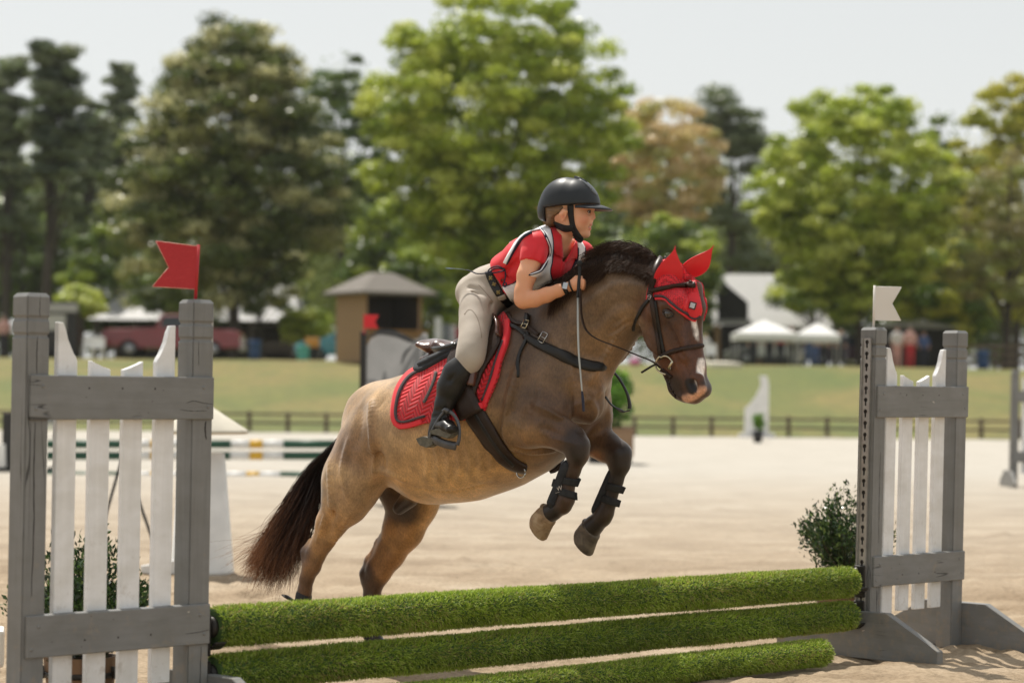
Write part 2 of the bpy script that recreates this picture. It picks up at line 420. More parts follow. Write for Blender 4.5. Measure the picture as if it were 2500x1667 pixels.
# ================================================================== GROUND
def sand_mat():
    m, nt, b = mat_new('arena_sand'); v = coords(nt, 'Object')
    n1 = noise(nt, v, 1.1, 5, 0.6, 0.4); n2 = noise(nt, v, 38, 5, 0.7); n3 = noise(nt, coords(nt, 'Object', (0.35, 1.6, 1)), 1.4, 4, 0.6)
    c = ramp(nt, n1, [(0.30, (0.30, 0.222, 0.143)), (0.52, (0.380, 0.292, 0.198)), (0.72, (0.44, 0.355, 0.256))])
    c = mix(nt, c, ramp(nt, n2, [(0.28, (0.60, 0.58, 0.54)), (0.60, (1.10, 1.10, 1.10))]), 0.9, 'MULTIPLY')
    c = mix(nt, c, ramp(nt, n3, [(0.36, (0.80, 0.77, 0.73)), (0.56, (1.05, 1.05, 1.05))]), 1.0, 'MULTIPLY')
    # haze and grazing light put into the colour: sand pales with distance
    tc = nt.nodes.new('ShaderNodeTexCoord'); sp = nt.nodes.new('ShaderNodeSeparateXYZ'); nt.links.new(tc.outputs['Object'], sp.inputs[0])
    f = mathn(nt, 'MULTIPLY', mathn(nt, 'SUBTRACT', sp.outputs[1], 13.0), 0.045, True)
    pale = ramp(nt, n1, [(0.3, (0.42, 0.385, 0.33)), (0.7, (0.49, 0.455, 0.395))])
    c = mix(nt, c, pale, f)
    nt.links.new(c, b.inputs['Base Color']); b.inputs['Roughness'].default_value = 0.92; b.inputs['Specular IOR Level'].default_value = 0.2
    bump(nt, b, mathn(nt, 'ADD', mathn(nt, 'MULTIPLY', n2, 0.7), noise(nt, v, 9, 4)), 0.9, 0.02); return m
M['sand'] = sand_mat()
def axis_grid(a, b, fine0, fine1, h0, gr):
    xs = list(np.arange(fine0, fine1 + h0, h0)); h = h0
    while xs[-1] < b: h *= gr; xs.append(xs[-1] + h)
    h = h0
    while xs[0] > a: h *= gr; xs.insert(0, xs[0] - h)
    return np.array(xs)
def sheet(name, xs, ys, zf, mat, kind='structure'):
    X, Y = np.meshgrid(xs, ys, indexing='ij'); Z = zf(X, Y)
    V = np.stack([X, Y, Z], -1).reshape(-1, 3); nx, ny = len(xs), len(ys)
    i = np.arange(nx * ny).reshape(nx, ny); Fc = np.stack([i[:-1, :-1], i[1:, :-1], i[1:, 1:], i[:-1, 1:]], -1).reshape(-1, 4)
    o = link_mesh(name, np_mesh(name, V, Fc), mat); tag(o, kind=kind); return o
HOOFP = [(RNG.uniform(-3, 5), RNG.uniform(7.5, 26), RNG.uniform(0.05, 0.09), RNG.uniform(.010, .03)) for _ in range(420)]
def sand_z(X, Y):
    near = 1.0 / (1 + np.maximum(Y - 12, 0) * 0.05)
    z = (0.030 * (vnoise(X * 2.2, Y * 2.2) - .5) + 0.022 * (vnoise(X * 6, Y * 6) - .5) + 0.014 * (vnoise(X * 15, Y * 15) - .5) + 0.008 * (vnoise(X * 34, Y * 34) - .5)) * near
    z = z + 0.012 * (vnoise(X * .5, Y * 5.5, 5) - .5) * near
    for (hx, hy, r, d) in HOOFP:
        dd = ((X - hx) ** 2 + (Y - hy) ** 2) / (r * r); mk = dd < 9
        if mk.any(): z[mk] += -d * np.exp(-dd[mk] * 1.2) + d * .5 * np.exp(-(np.sqrt(dd[mk]) - 1.7) ** 2 * 4)
    return z
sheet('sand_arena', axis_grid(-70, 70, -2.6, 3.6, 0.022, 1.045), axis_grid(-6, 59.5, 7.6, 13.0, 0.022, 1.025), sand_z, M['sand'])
def grass_mat():
    m, nt, b = mat_new('dry_paddock_grass'); v = coords(nt, 'Object', (1, 0.45, 1))
    n1 = noise(nt, v, 0.16, 5, 0.6, 0.6); n2 = noise(nt, v, 2.6, 5, 0.7)
    c = ramp(nt, n1, [(0.30, (0.082, 0.115, 0.015)), (0.46, (0.115, 0.128, 0.020)), (0.60, (0.180, 0.148, 0.036)), (0.72, (0.090, 0.118, 0.016))])
    c = mix(nt, c, ramp(nt, n2, [(0.3, (0.72, 0.74, 0.7)), (0.7, (1.2, 1.16, 1.1))]), 1.0, 'MULTIPLY')
    nt.links.new(c, b.inputs['Base Color']); b.inputs['Roughness'].default_value = 0.9; bump(nt, b, n2, 0.6, 0.05); return m
M['grass'] = grass_mat()
def field_z(X, Y):
    t = np.clip((Y - 59.0) / 36.0, 0, 1); t = t * t * (3 - 2 * t) * .55 + t * .45
    z = -0.03 + 2.19 * t + np.maximum(Y - 95, 0) * 0.0095 - np.clip((X - 8) / 30, 0, 1) * 0.22 * t
    return z + 0.06 * (vnoise(X * .4, Y * .4) - .5) * np.clip((Y - 58) / 3, 0, 1)
sheet('grass_field', axis_grid(-700, 700, -40, 40, 0.8, 1.12), np.concatenate([np.array([-60, -20, 0, 30, 50]), axis_grid(58, 900, 58, 120, 0.8, 1.10)]), field_z, M['grass'])
def gz(x, y): return float(field_z(np.array([[float(x)]]), np.array([[float(y)]]))[0, 0])

# ================================================================== JUMP STANDARDS
TH = math.radians(44.5)
EW = Vector((math.cos(TH), math.sin(TH), 0)); EN = Vector((math.sin(TH), -math.cos(TH), 0))   # along the wing, towards the camera side
XL, ZL, XR, ZR = -1.0586, 8.04, 1.573, 10.67
W1, W2 = 0.643, 0.615
PW = 0.0425   # half width of a post
def post_mesh(bm, fr, top=1.448, grooves=(1.368, 1.315)):
    prof = [(0.0, 1)]
    for g in sorted(grooves): prof += [(g - .010, 1), (g - .002, .90), (g + .002, .90), (g + .010, 1)]
    prof += [(top - .013, 1), (top, .76)]
    rings = [[bm.verts.new(fr(a * PW * w, b * PW * w, z)) for a, b in ((-1, -1), (1, -1), (1, 1), (-1, 1))] for z, w in prof]
    for i in range(len(rings) - 1):
        for k in range(4): bm.faces.new([rings[i][k], rings[i][(k + 1) % 4], rings[i + 1][(k + 1) % 4], rings[i + 1][k]])
    bm.faces.new(rings[0]); bm.faces.new(rings[-1])
    es = [e for e in bm.edges if abs((e.verts[0].co - e.verts[1].co).normalized().z) > .8]
    bmesh.ops.bevel(bm, geom=es, offset=0.004, segments=2, affect='EDGES')
def picket_top(kind, w, s=1):
    """outline (a,c) of a picket top"""
    if kind == 'tall':
        pts = [(-w, 1.36), (-w * .45, 1.358), (-w * .22, 1.335), (0.0, 1.305), (w * .25, 1.280), (w * .55, 1.263), (w * .8, 1.25), (w, 1.238)]
    else:
        pts = [(-w, 1.240), (-w * .4, 1.229), (w * .3, 1.219), (w, 1.212)]
    return pts if s > 0 else [(-a, c) for a, c in pts[::-1]]
def standard(o, wl, label, foot_side, lean=(0, 0)):
    root = thing('jump_standard', o, label, 'jump standard', 'grey and white wing standards of the green jump')
    ezl = Vector((lean[0], 0, 1)).normalized()
    fr0 = Frame(o, EW, -EN, ezl); fr1 = Frame(Vector(o) + EW * wl, EW, -EN, ezl)   # b axis: away from camera side
    for fr in (fr0, fr1):
        bm = bmesh.new(); post_mesh(bm, fr); bm_obj('post', bm, M['grey_v'], root)
    for z0, z1 in ((1.051, 1.191), (0.309, 0.441)):
        bm = bmesh.new(); add_box(bm, fr0, -PW + .013, wl + PW - .003, -PW - .012, -PW + .028, z0, z1, 0.003)
        r = bm_obj('rail', bm, M['grey_h'], root)
        for a, c in ((.012, z1 - .035), (-.012, z1 - .105), (wl - .005, z1 - .035), (wl + .014, z1 - .098)):
            bm = bmesh.new(); add_lathe(bm, fr0(a, -PW - .0105, c), [(.0068, 0), (.0062, .0026)], 12, EN); bm_obj('nail_head', bm, M['grey_h'], r, True)
        for i in range(3):
            a = .128 * (i + 1.45) * wl / .643; cc_ = (z1 - .040 if z0 > 1 else z0 + .045)
            bm = bmesh.new(); add_lathe(bm, fr0(a, -PW - .0118, cc_), [(.0035, 0), (.0035, .0006)], 10, EN); bm_obj('bolt_hole', bm, M['black_iron'], r)
        for q in range(4):
            bm = bmesh.new(); add_lathe(bm, fr0(.05 + RNG.random() * (wl - .1), -PW - .0118, z0 + .02 + RNG.random() * .1), [(.0017, 0), (.0017, .0005)], 8, EN); bm_obj('nail_hole', bm, M['black_iron'], r)
    for i in range(4):
        a = (.130 + .1277 * i) * wl / .643; w = .0378; kind = 'tall' if i in (0, 3) else 'short'
        bot = .165 if i == 0 else .188
        poly = [(-w, bot), (w, bot)] + picket_top(kind, w, 1 if i < 2 else -1)[::-1]
        f_ = Frame(fr0(a, 0, 0), fr0.ex, fr0.ey, fr0.ez)
        bm = bmesh.new(); add_prism(bm, f_, poly, -PW + .0285, -PW + .0505, 0.0025); bm_obj('picket', bm, M['white_paint'], root)
    # feet: shaped boards square to the wing
    def foot(fr, side):
        ff = Frame(fr.o, EN, EW, (0, 0, 1)); L_ = .44
        poly = [(-L_, 0), (L_, 0), (L_, .062), (L_ - .045, .085), (.17, .205), (-.17, .205), (-L_ + .045, .085), (-L_, .062)]
        b = PW + .001 if side > 0 else -PW - .041
        bm = bmesh.new(); add_prism(bm, ff, poly, b, b + .04, .003); bm_obj('foot', bm, M['grey_h'], root)
    foot(fr0, foot_side[0]); foot(fr1, foot_side[1])
    return root, fr0, fr1
std1, LA, LB = standard((XL - W1 * EW.x, ZL - W1 * EW.y, 0.0), W1, 'nearest grey and white wing standard, with the worn red flag on its right post', (-1, 1), lean=(.005, 0))
std2, RA, RB = standard((XR, ZR, 0.0), W2, 'grey and white wing standard with a keyhole metal track, under the white flag', (-1, 1), lean=(.017, 0))
# keyhole tracks (on the inner faces) and cups
def track(fr, side, root):
    """steel strip with keyhole openings on the post face with normal side*EW"""
    pitch = .0508; w = .0235; z0, z1 = .13, 1.40; n = int((z1 - z0) / pitch); V = []; Fc = []
    bm = bmesh.new()
    key = []
    for k in range(13): an = math.radians(-58 + (296) * k / 12); key.append((math.sin(an) * -.0095, .0085 + -math.cos(an) * -.0095))
    key = []
    for k in range(12): an = math.radians(-60 + 300 * k / 11); key.append((.0098 * math.cos(an), .0075 + .0098 * math.sin(an)))
    key += [(-.0045, -.004), (-.0045, -.017), (0, -.0195), (.0045, -.017), (.0045, -.004)]
    rect = [(-w, -pitch / 2), (w, -pitch / 2), (w, pitch / 2), (-w, pitch / 2)]
    polys = tessellate_polygon([[Vector((x, y, 0)) for x, y in rect], [Vector((x, y, 0)) for x, y in key]])
    allp = rect + key
    for i in range(n):
        zc = z0 + pitch * (i + .5)
        vs = [bm.verts.new(fr(side * (PW + .0035), x, zc + y)) for x, y in allp]
        for t in polys:
            try: bm.faces.new([vs[j] for j in t])
            except Exception: pass
    bmesh.ops.remove_doubles(bm, verts=bm.verts, dist=.0004)
    o = bm_obj('keyhole_track', bm, M['steel'], root)
    md = o.modifiers.new('thick', 'SOLIDIFY'); md.thickness = .002
    for b in (-w - .0005, w - .0025):
        bm = bmesh.new(); add_box(bm, fr, *sorted((side * (PW + .001), side * (PW + .012))), b, b + .003, z0, z0 + n * pitch); bm_obj('track_edge', bm, M['steel'], o)
    bm = bmesh.new(); add_box(bm, fr, *sorted((side * (PW + .0004), side * (PW + .0010))), -w, w, z0, z0 + n * pitch); bm_obj('keyhole_shade', bm, M['black_iron'], o)  # black sheet added behind the keyholes in place of the shade in them
track(LB, 1, std1); track(RA, -1, std2)
def cup(fr, side, z, root_label):
    o = fr(side * (PW + .012), 0, z)
    r = thing('jump_cup', o, root_label, 'jump cup', 'black iron jump cups')
    f = Frame(o, EW * side, EN, (0, 0, 1)); bm = bmesh.new()
    add_box(bm, f, 0, .010, -.030, .030, -.085, .055, .004); bm_obj('back_plate', bm, M['black_iron'], r)
    bm = bmesh.new(); pts = []
    for k in range(9): an = math.radians(215 + 110 * k / 8); pts.append((math.cos(an) * .068, math.sin(an) * .068))
    outer = [(x, y - .0) for x, y in pts]; inner = [(x * .9, y * .9) for x, y in pts][::-1]
    ff = Frame(f(0, 0, .0), EN, EW * side, (0, 0, 1)); add_prism(bm, ff, outer + inner, .008, .055, .002)
    bm_obj('cradle', bm, M['black_iron'], r, True)
    bm = bmesh.new(); add_tube(bm, [f(-.004, -.012, .04), f(.022, -.012, .04), f(.024, -.012, .01)], .005, 8); bm_obj('pin', bm, M['steel'], r, True)
ZT, ZM = .345, .190
cup(LB, 1, ZT + .003, 'black iron cup under the left end of the top green pole'); cup(LB, 1, ZM + .003, 'black iron cup under the left end of the middle green pole')
cup(RA, -1, ZT + .003, 'black iron cup under the right end of the top green pole'); cup(RA, -1, ZM + .003, 'black iron cup under the right end of the middle green pole')
def crack(fr, pts, w, root, off=.0006):
    """open drying crack in the front face, given as (a, z)"""
    q = catmull(pts, 6); n = len(q); bm = bmesh.new()
    P3 = [fr(a + .0011 * math.sin(i * 1.9) + .0007 * math.sin(i * 4.3), -PW - off, z) for i, (a, z) in enumerate(q)]
    add_tube(bm, P3, [w * (.25 + .75 * math.sin(math.pi * (i + .5) / n) ** .6) * (1 + .3 * math.sin(i * 2.7)) for i in range(n)], 6, flat=(1, .25), up=fr.ex); bm_obj('drying_crack', bm, M['black_iron'], root, True)
crack(LA, [(-.003, 1.312), (-.005, 1.26), (-.004, 1.195)], .0016, std1); crack(LA, [(-.006, 1.045), (-.008, .90), (-.004, .72), (-.009, .50)], .0019, std1); crack(LA, [(.004, 1.44), (.003, 1.39), (.005, 1.372)], .0010, std1)
crack(LB, [(.016, 1.045), (.013, 1.02), (.018, .985)], .0030, std1); crack(LB, [(-.020, 1.31), (-.018, 1.23)], .0008, std1); crack(LB, [(.012, .30), (.010, .16), (.014, .02)], .0013, std1)
crack(LB, [(-.10, 1.083), (-.05, 1.079), (.01, 1.080)], .0011, std1, .0122); crack(LB, [(-.075, 1.105), (-.045, 1.112), (-.01, 1.106), (.035, 1.101)], .0012, std1, .0122)
crack(LB, [(-.06, .348), (-.01, .350), (.036, .356)], .0011, std1, .0122); crack(RA, [(.012, .90), (.010, .70), (.014, .50)], .0013, std2); crack(RA, [(.008, .29), (.012, .16), (.009, .04)], .0014, std2)
# flags
def flag(fr, sgn, label, mats, tilt, w, h, hz_):
    base = fr(-.004, 0.0, 1.447); r = thing('flag', base, label, 'flag', 'boundary flags on the jump posts')
    up = Vector((tilt, 0, 1)).normalized(); side = Vector((1, 0.12, 0)).normalized()
    f = Frame(base, side, side.cross(up) * -1, up)
    bm = bmesh.new(); add_tube(bm, [f(0, 0, -.004), f(0, 0, hz_ + h + .006)], .0055, 10); bm_obj('flagstaff', bm, mats[0], r, True)
    s = sgn
    poly = [(0, hz_), (s * w, hz_ + (.007 if s < 0 else 0.0) ), (s * w * .655, hz_ + h * .50), (s * w * .985, hz_ + h + (.015 if s < 0 else .0)), (0, hz_ + h)]
    bm = bmesh.new(); add_prism(bm, f, poly, -.003, .003, .0012); bd = bm_obj('flag_board', bm, mats[0], r)
    bm = bmesh.new(); pts = [f(a, -.0012, c) for a, c in poly] + [f(poly[0][0], -.0012, poly[0][1])]
    for a, b in zip(pts[1:-2], pts[2:-1]): add_tube(bm, [a, b], .0021, 6)
    add_tube(bm, [pts[0], pts[1]], .0021, 6)
    bm_obj('edge', bm, mats[1], bd, True)
flag(LB, -1, 'worn red swallowtail flag on the near left standard', (M['red_flag'], M['flag_edge']), .045, .143, .142, .036)
flag(RA, 1, 'plain cream white swallowtail flag on the right standard', (M['white_flag'], M['white_flag']), .022, .122, .147, .033)

# ================================================================== TURF POLES
def turf_pole(a, b, r, label, nb=52000, seed=1):
    a = Vector(a); b = Vector(b); rng = np.random.default_rng(seed)
    root = thing('turf_pole', (a + b) / 2, label, 'jump pole', 'green turf covered poles')
    ax = (b - a); L_ = ax.length; ax.normalize(); x = Vector((0, 0, 1)); x = (x - ax * x.dot(ax)).normalized(); y = ax.cross(x)
    bm = bmesh.new(); add_tube(bm, [a, a + ax * .004, b - ax * .004, b], [r * .9, r, r, r * .9], 28); bm_obj('turf_backing', bm, M['turf_core'], root, True)
    for e0, e1 in ((a - ax * .02, a + ax * .01), (b - ax * .01, b + ax * .02)):
        bm = bmesh.new(); add_tube(bm, [e0, e1], r * .6, 20); bm_obj('pole_end', bm, M['black_iron'], root, True)
    AX, X_, Y_, A_ = np.array(ax), np.array(x), np.array(y), np.array(a)
    s = rng.random(nb) * L_; th = rng.random(nb) * 2 * np.pi
    # a few blades fold round the ends
    nrm = X_[None] * np.cos(th)[:, None] + Y_[None] * np.sin(th)[:, None]; tang = -X_[None] * np.sin(th)[:, None] + Y_[None] * np.cos(th)[:, None]
    endk = np.clip((.02 - np.minimum(s, L_ - s)) / .02, 0, 1) * np.sign(s - L_ / 2)
    root_p = A_[None] + AX[None] * s[:, None] + nrm * (r - .001)
    clump = vnoise(s * 22, th * 3.0, seed) - .5; clump2 = vnoise(s * 22, th * 3.0, seed + 9.3) - .5
    dirn = nrm * 1.0 + AX[None] * (rng.normal(size=(nb, 1)) * .42 + clump[:, None] * 1.0 + endk[:, None] * 1.2) + tang * (rng.normal(size=(nb, 1)) * .42 + clump2[:, None] * .9)
    dirn += np.array([0, 0, -.10])[None]
    dirn /= np.linalg.norm(dirn, axis=1, keepdims=True)
    Lb = rng.uniform(.011, .019, nb) * (.72 + .5 * vnoise(s * 3.5, th * 1.1, seed + 40)) * (1 + .25 * clump)
    w = rng.uniform(.0010, .0017, nb); sd = np.cross(dirn, rng.normal(size=(nb, 3))); sd /= np.linalg.norm(sd, axis=1, keepdims=True)
    bend = rng.normal(size=(nb, 3)) * .28
    midp = root_p + dirn * (Lb * .55)[:, None]; tip = root_p + (dirn + bend) / np.linalg.norm(dirn + bend, axis=1, keepdims=True) * Lb[:, None]
    V = np.stack([root_p - sd * w[:, None], root_p + sd * w[:, None], midp + sd * w[:, None] * .9, tip + sd * w[:, None] * .25, tip - sd * w[:, None] * .25, midp - sd * w[:, None] * .9], 1).reshape(-1, 3)
    i = np.arange(nb) * 6; Fc = np.concatenate([np.stack([i, i + 1, i + 2, i + 5], 1), np.stack([i + 5, i + 2, i + 3, i + 4], 1)])
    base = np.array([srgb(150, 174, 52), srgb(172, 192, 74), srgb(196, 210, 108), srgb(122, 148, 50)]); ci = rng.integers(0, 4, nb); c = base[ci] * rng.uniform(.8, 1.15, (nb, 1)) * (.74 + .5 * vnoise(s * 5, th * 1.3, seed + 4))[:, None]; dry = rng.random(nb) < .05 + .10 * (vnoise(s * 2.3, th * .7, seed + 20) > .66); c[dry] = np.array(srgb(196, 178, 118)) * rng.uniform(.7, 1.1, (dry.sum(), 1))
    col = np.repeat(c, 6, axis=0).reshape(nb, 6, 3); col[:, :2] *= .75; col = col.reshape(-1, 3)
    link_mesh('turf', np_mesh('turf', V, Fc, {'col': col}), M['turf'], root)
gapL, gapR = PW + .050, PW + .085
pa = LB(0, 0, 0); pb = RA(0, 0, 0); pdir = (pb - pa).normalized()
def polept(s_end, z, off=0.0):
    base = (pa + pdir * gapL) if s_end == 0 else (pb - pdir * gapR)
    return Vector((base.x, base.y, z)) + EN * off
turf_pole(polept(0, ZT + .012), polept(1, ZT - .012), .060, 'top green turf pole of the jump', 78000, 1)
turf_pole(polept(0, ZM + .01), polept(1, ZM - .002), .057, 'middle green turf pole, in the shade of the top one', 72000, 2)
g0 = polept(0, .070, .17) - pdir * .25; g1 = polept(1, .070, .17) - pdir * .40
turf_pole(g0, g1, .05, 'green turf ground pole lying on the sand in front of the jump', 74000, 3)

# ================================================================== SHRUBS IN BUCKETS
M['stave'] = plain('weathered_bucket_staves', (0.20, 0.115, 0.06), (0.10, 0.055, 0.03), 30, 0.75, 0, 0.5, 60, stretch=(1, 1, .12))
M['soil'] = plain('potting_soil', (0.03, 0.022, 0.015), (0.05, 0.036, 0.024), 60, 0.95, 0, .6)
def leaf_cloud(n, pos, size, aspect, colors, rng, droop=0.0, dirs=None, fold=True, norms=None):
    d = rng.normal(size=(n, 3)) if dirs is None else dirs + rng.normal(size=(n, 3)) * .45
    if norms is not None:
        nn0 = norms + rng.normal(size=(n, 3)) * .38; d = np.cross(nn0, rng.normal(size=(n, 3)))
    d[:, 2] += droop; d /= np.linalg.norm(d, axis=1, keepdims=True)
    s = np.cross(d, rng.normal(size=(n, 3)) if norms is None else nn0); s /= np.linalg.norm(s, axis=1, keepdims=True); nn = np.cross(d, s)
    L_ = size * rng.uniform(.7, 1.25, n); w = L_ * aspect
    p0 = pos; p1 = pos + d * (L_ * .5)[:, None] + s * w[:, None] + nn * (w * .35)[:, None]; p2 = pos + d * L_[:, None]; p3 = pos + d * (L_ * .5)[:, None] - s * w[:, None] + nn * (w * .35)[:, None]
    V = np.stack([p0, p1, p2, p3], 1).reshape(-1, 3); i = np.arange(n) * 4; Fc = np.stack([i, i + 1, i + 2, i + 3], 1)
    return V, Fc, np.repeat(colors, 4, axis=0)
def shrub(base, h, w, label, seed, rb=.125, hb=.235):
    rng = np.random.default_rng(seed); base = Vector(base)
    pot = thing('wooden_bucket', base, label[1], 'bucket', 'wooden buckets holding the shrubs')
    bm = bmesh.new(); seg = 36; prof = [(rb * .82, 0), (rb * .9, hb * .5), (rb, hb), (rb * .88, hb), (rb * .84, hb - .03)]
    rings = []
    for rr, z in prof: rings.append([bm.verts.new(base + Vector((math.cos(2 * math.pi * k / seg) * rr * (1 - .02 * (k % 3 == 0)), math.sin(2 * math.pi * k / seg) * rr * (1 - .02 * (k % 3 == 0)), z))) for k in range(seg)])
    for i in range(len(rings) - 1):
        for k in range(seg): bm.faces.new([rings[i][k], rings[i][(k + 1) % seg], rings[i + 1][(k + 1) % seg], rings[i + 1][k]])
    bm.faces.new(rings[0]); bm.faces.new(rings[-1]); bm_obj('staves', bm, M['stave'], pot)
    for z, rr in ((.055, .855), (hb - .06, .965)):
        bm = bmesh.new(); pts = [base + Vector((math.cos(a) * rb * rr * 1.02, math.sin(a) * rb * rr * 1.02, z)) for a in np.linspace(0, 2 * math.pi, 33)]
        add_tube(bm, pts, .006, 6, flat=(1.6, .4), up=(0, 0, 1)); bm_obj('hoop', bm, M['black_iron'], pot, True)
    for sx in (1, -1):
        bm = bmesh.new(); c = base + Vector((sx * rb * .95, -.02, hb - .03))
        add_tube(bm, [c + Vector((sx * .002, math.cos(a) * .035, -math.sin(a) * .04)) for a in np.linspace(0, math.pi, 10)], .007, 8); bm_obj('handle', bm, M['black_iron'], pot, True)
    bm = bmesh.new(); add_lathe(bm, base + Vector((0, 0, hb - .05)), [(rb * .86, 0), (rb * .84, .025)], 24); bm_obj('soil', bm, M['soil'], pot)
    root = thing('shrub', base + Vector((0, 0, hb - .03)), label[0], 'shrub', 'glossy evergreen shrubs in buckets')
    bm = bmesh.new(); P_ = []; D_ = []
    for i in range(46):
        an = rng.random() * 2 * math.pi; out = math.sqrt(rng.random()); tip = np.array([math.cos(an) * out * w * .5, math.sin(an) * out * w * .45, h * (1 - .45 * out ** 2) * rng.uniform(.72, 1.05)])
        g = [np.zeros(3), tip * [.35, .35, .42], tip * [.75, .75, .75], tip]; cv = np.array(catmull(g, 5))
        add_tube(bm, [base + Vector((0, 0, hb - .03)) + Vector(p) for p in cv], list(np.linspace(.004, .0012, len(cv))), 5)
        nl = int(100 + 60 * rng.random())
        for j in range(nl):
            t = rng.uniform(.22, 1.0); k = int(t * (len(cv) - 1.01)); f = t * (len(cv) - 1.01) - k; p = cv[k] * (1 - f) + cv[min(k + 1, len(cv) - 1)] * f
            sp = .028 * (1.5 - t) + .004
            P_.append(p + rng.normal(size=3) * sp); dd = cv[min(k + 1, len(cv) - 1)] - cv[k]; D_.append(dd / (np.linalg.norm(dd) + 1e-6) * .7)
    bm_obj('stem', bm, M['bark'], root, True)
    P_ = np.array(P_) + np.array(base) + [0, 0, hb - .03]; n = len(P_)
    cols = np.array([srgb(46, 70, 34), srgb(62, 88, 42), srgb(38, 56, 32), srgb(108, 128, 66)])[rng.choice(4, n, p=[.35, .3, .25, .10])] * rng.uniform(.7, 1.3, (n, 1))
    V, Fc, C_ = leaf_cloud(n, P_, .026, .21, cols, rng, dirs=np.array(D_))
    link_mesh('foliage', np_mesh('foliage', V, Fc, {'col': C_}), M['shrub_leaf'], root)
b1 = P(195, 1720, 8.30); b1.z = 0
shrub(b1, .455, .50, ('dark glossy shrub in a bucket behind the left standard', 'wooden bucket of the shrub behind the left standard'), 5)
b2 = P(2062, 1520, 11.9); b2.z = 0
shrub(b2, .47, .50, ('dark glossy shrub in a bucket behind the right standard', 'wooden bucket of the shrub behind the right standard'), 8, rb=.15)
# white block planter at the very left edge
bp = G(-12, 1600, 0) ; bp = P(-14, 1620, 8.9); bp.z = 0
wb = thing('white_box', bp, 'white painted box at the left edge behind the near standard', 'box')
bm = bmesh.new(); add_box(bm, Frame(bp, (1, .2, 0), (-.2, 1, 0), (0, 0, 1)), -.14, .035, -.1, .1, .13, .265, .012, 2); bm_obj('box_body', bm, M['white_flag'], wb)
bm = bmesh.new(); add_box(bm, Frame(bp, (1, .2, 0), (-.2, 1, 0), (0, 0, 1)), -.12, .02, -.08, .08, 0, .1295, .004); bm_obj('box_foot', bm, M['black_iron'], wb)
# ================================================================== MIDDLE DISTANCE: the other jumps
C_('green_paint', (0.012, 0.075, 0.04)); C_('yellow_paint', (0.72, 0.42, 0.03)); C_('gloss_white', (0.78, 0.77, 0.74)); C_('cream_cloth', (0.66, 0.61, 0.50), .8)
C_('black_paint', (0.015, 0.014, 0.013), .5); C_('terrace_brown', (0.30, 0.19, 0.11), .8)
def striped_pole(xa, xb, y, Z, r, segs, label):
    a = P(xa, y, Z); b = P(xb, y, Z); root = thing('striped_pole', (a + b) / 2, label, 'jump pole', 'green, white and yellow striped poles')
    for (t0, t1, mt) in segs:
        bm = bmesh.new(); add_tube(bm, [a.lerp(b, t0), a.lerp(b, t1)], r, 18); bm_obj('painted_band', bm, M[mt], root, True)
sg = [(0, .34, 'green_paint'), (.34, .45, 'gloss_white'), (.45, .565, 'green_paint'), (.565, .70, 'gloss_white')]
def segs(tg): # fractions of a pole running from px 115 to 815: green | white | yellow | white | green
    g1, w1, y1, w2 = [(q - 115) / 700 for q in tg]
    return [(0, .30, 'green_paint'), (.30, .36, 'gloss_white'), (.36, .41, 'yellow_paint'), (.41, .46, 'gloss_white'), (.46, g1, 'green_paint'), (g1, w1, 'gloss_white'), (w1, y1, 'yellow_paint'), (y1, w2, 'gloss_white'), (w2, 1, 'green_paint')]
striped_pole(115, 818, 1084, 32, .055, segs((563, 608, 640, 690)), 'topmost green, white and yellow striped pole of the far jump')
striped_pole(115, 818, 1112, 32, .055, segs((561, 608, 640, 690)), 'second green, white and yellow striped pole of the far jump')
striped_pole(115, 818, 1161, 31.2, .055, segs((548, 600, 632, 682)), 'striped pole lying on the sand under the far jump')
def poly_panel(name, pts, Z, thick, mat, root, bev=0.004, flip=False):
    """a cut board standing at distance Z, facing the arena"""
    o = P(pts[0][0], pts[0][1], Z); fr = Frame(o, (1, 0, 0), (0, 1, 0), (0, 0, 1))
    loc = [(P(x, y, Z).x - o.x, P(x, y, Z).z - o.z) for x, y in pts]
    bm = bmesh.new(); add_prism(bm, fr, loc, -thick / 2, thick / 2, bev); return bm_obj(name, bm, mat, root)
# dark support of the striped poles
r = thing('jump_support', P(20, 1160, 32), 'dark support at the left end of the striped poles', 'jump support')
poly_panel('upright', [(-30, 1158), (-30, 1090), (8, 1090), (8, 1008), (32, 1008), (32, 1100), (60, 1120), (60, 1160)], 32, .12, M['black_paint'], r)
poly_panel('panel', [(-60, 1145), (-60, 1084), (12, 1084), (14, 1140)], 31.8, .04, M['gloss_white'], r)
r = thing('pole_block', P(120, 1160, 31.7), 'small black block holding the striped poles', 'block')
poly_panel('block_body', [(108, 1166), (118, 1140), (133, 1138), (136, 1166)], 31.7, .2, M['black_paint'], r)
# white pillar with a cream cone roof
zc = 15.0; c = P(492, 1395, zc); c.z = 0; s15 = F / zc
r = thing('roofed_pillar', c, 'white tapering pillar with a cream cone roof behind the near standard', 'jump pillar')
bm = bmesh.new(); add_lathe(bm, c, [(.205, 0), (.20, .02), (.135, .74), (.12, .745)], 4 * 10, (0, 0, 1)); bm_obj('pillar', bm, M['gloss_white'], r, True)
bm = bmesh.new(); add_lathe(bm, c, [(.03, .74), (.03, .90)], 12); bm_obj('neck', bm, M['gloss_white'], r, True)
bm = bmesh.new(); add_lathe(bm, c, [(.27, .862), (.285, .872), (.27, .890), (.12, .985), (.03, 1.045), (.01, 1.05)], 32); bm_obj('cone_roof', bm, M['cream_cloth'], r, True)
poly_panel('ground_board', [(345, 1400), (345, 1380), (430, 1366), (430, 1400)], 14.9, .06, M['gloss_white'], r)
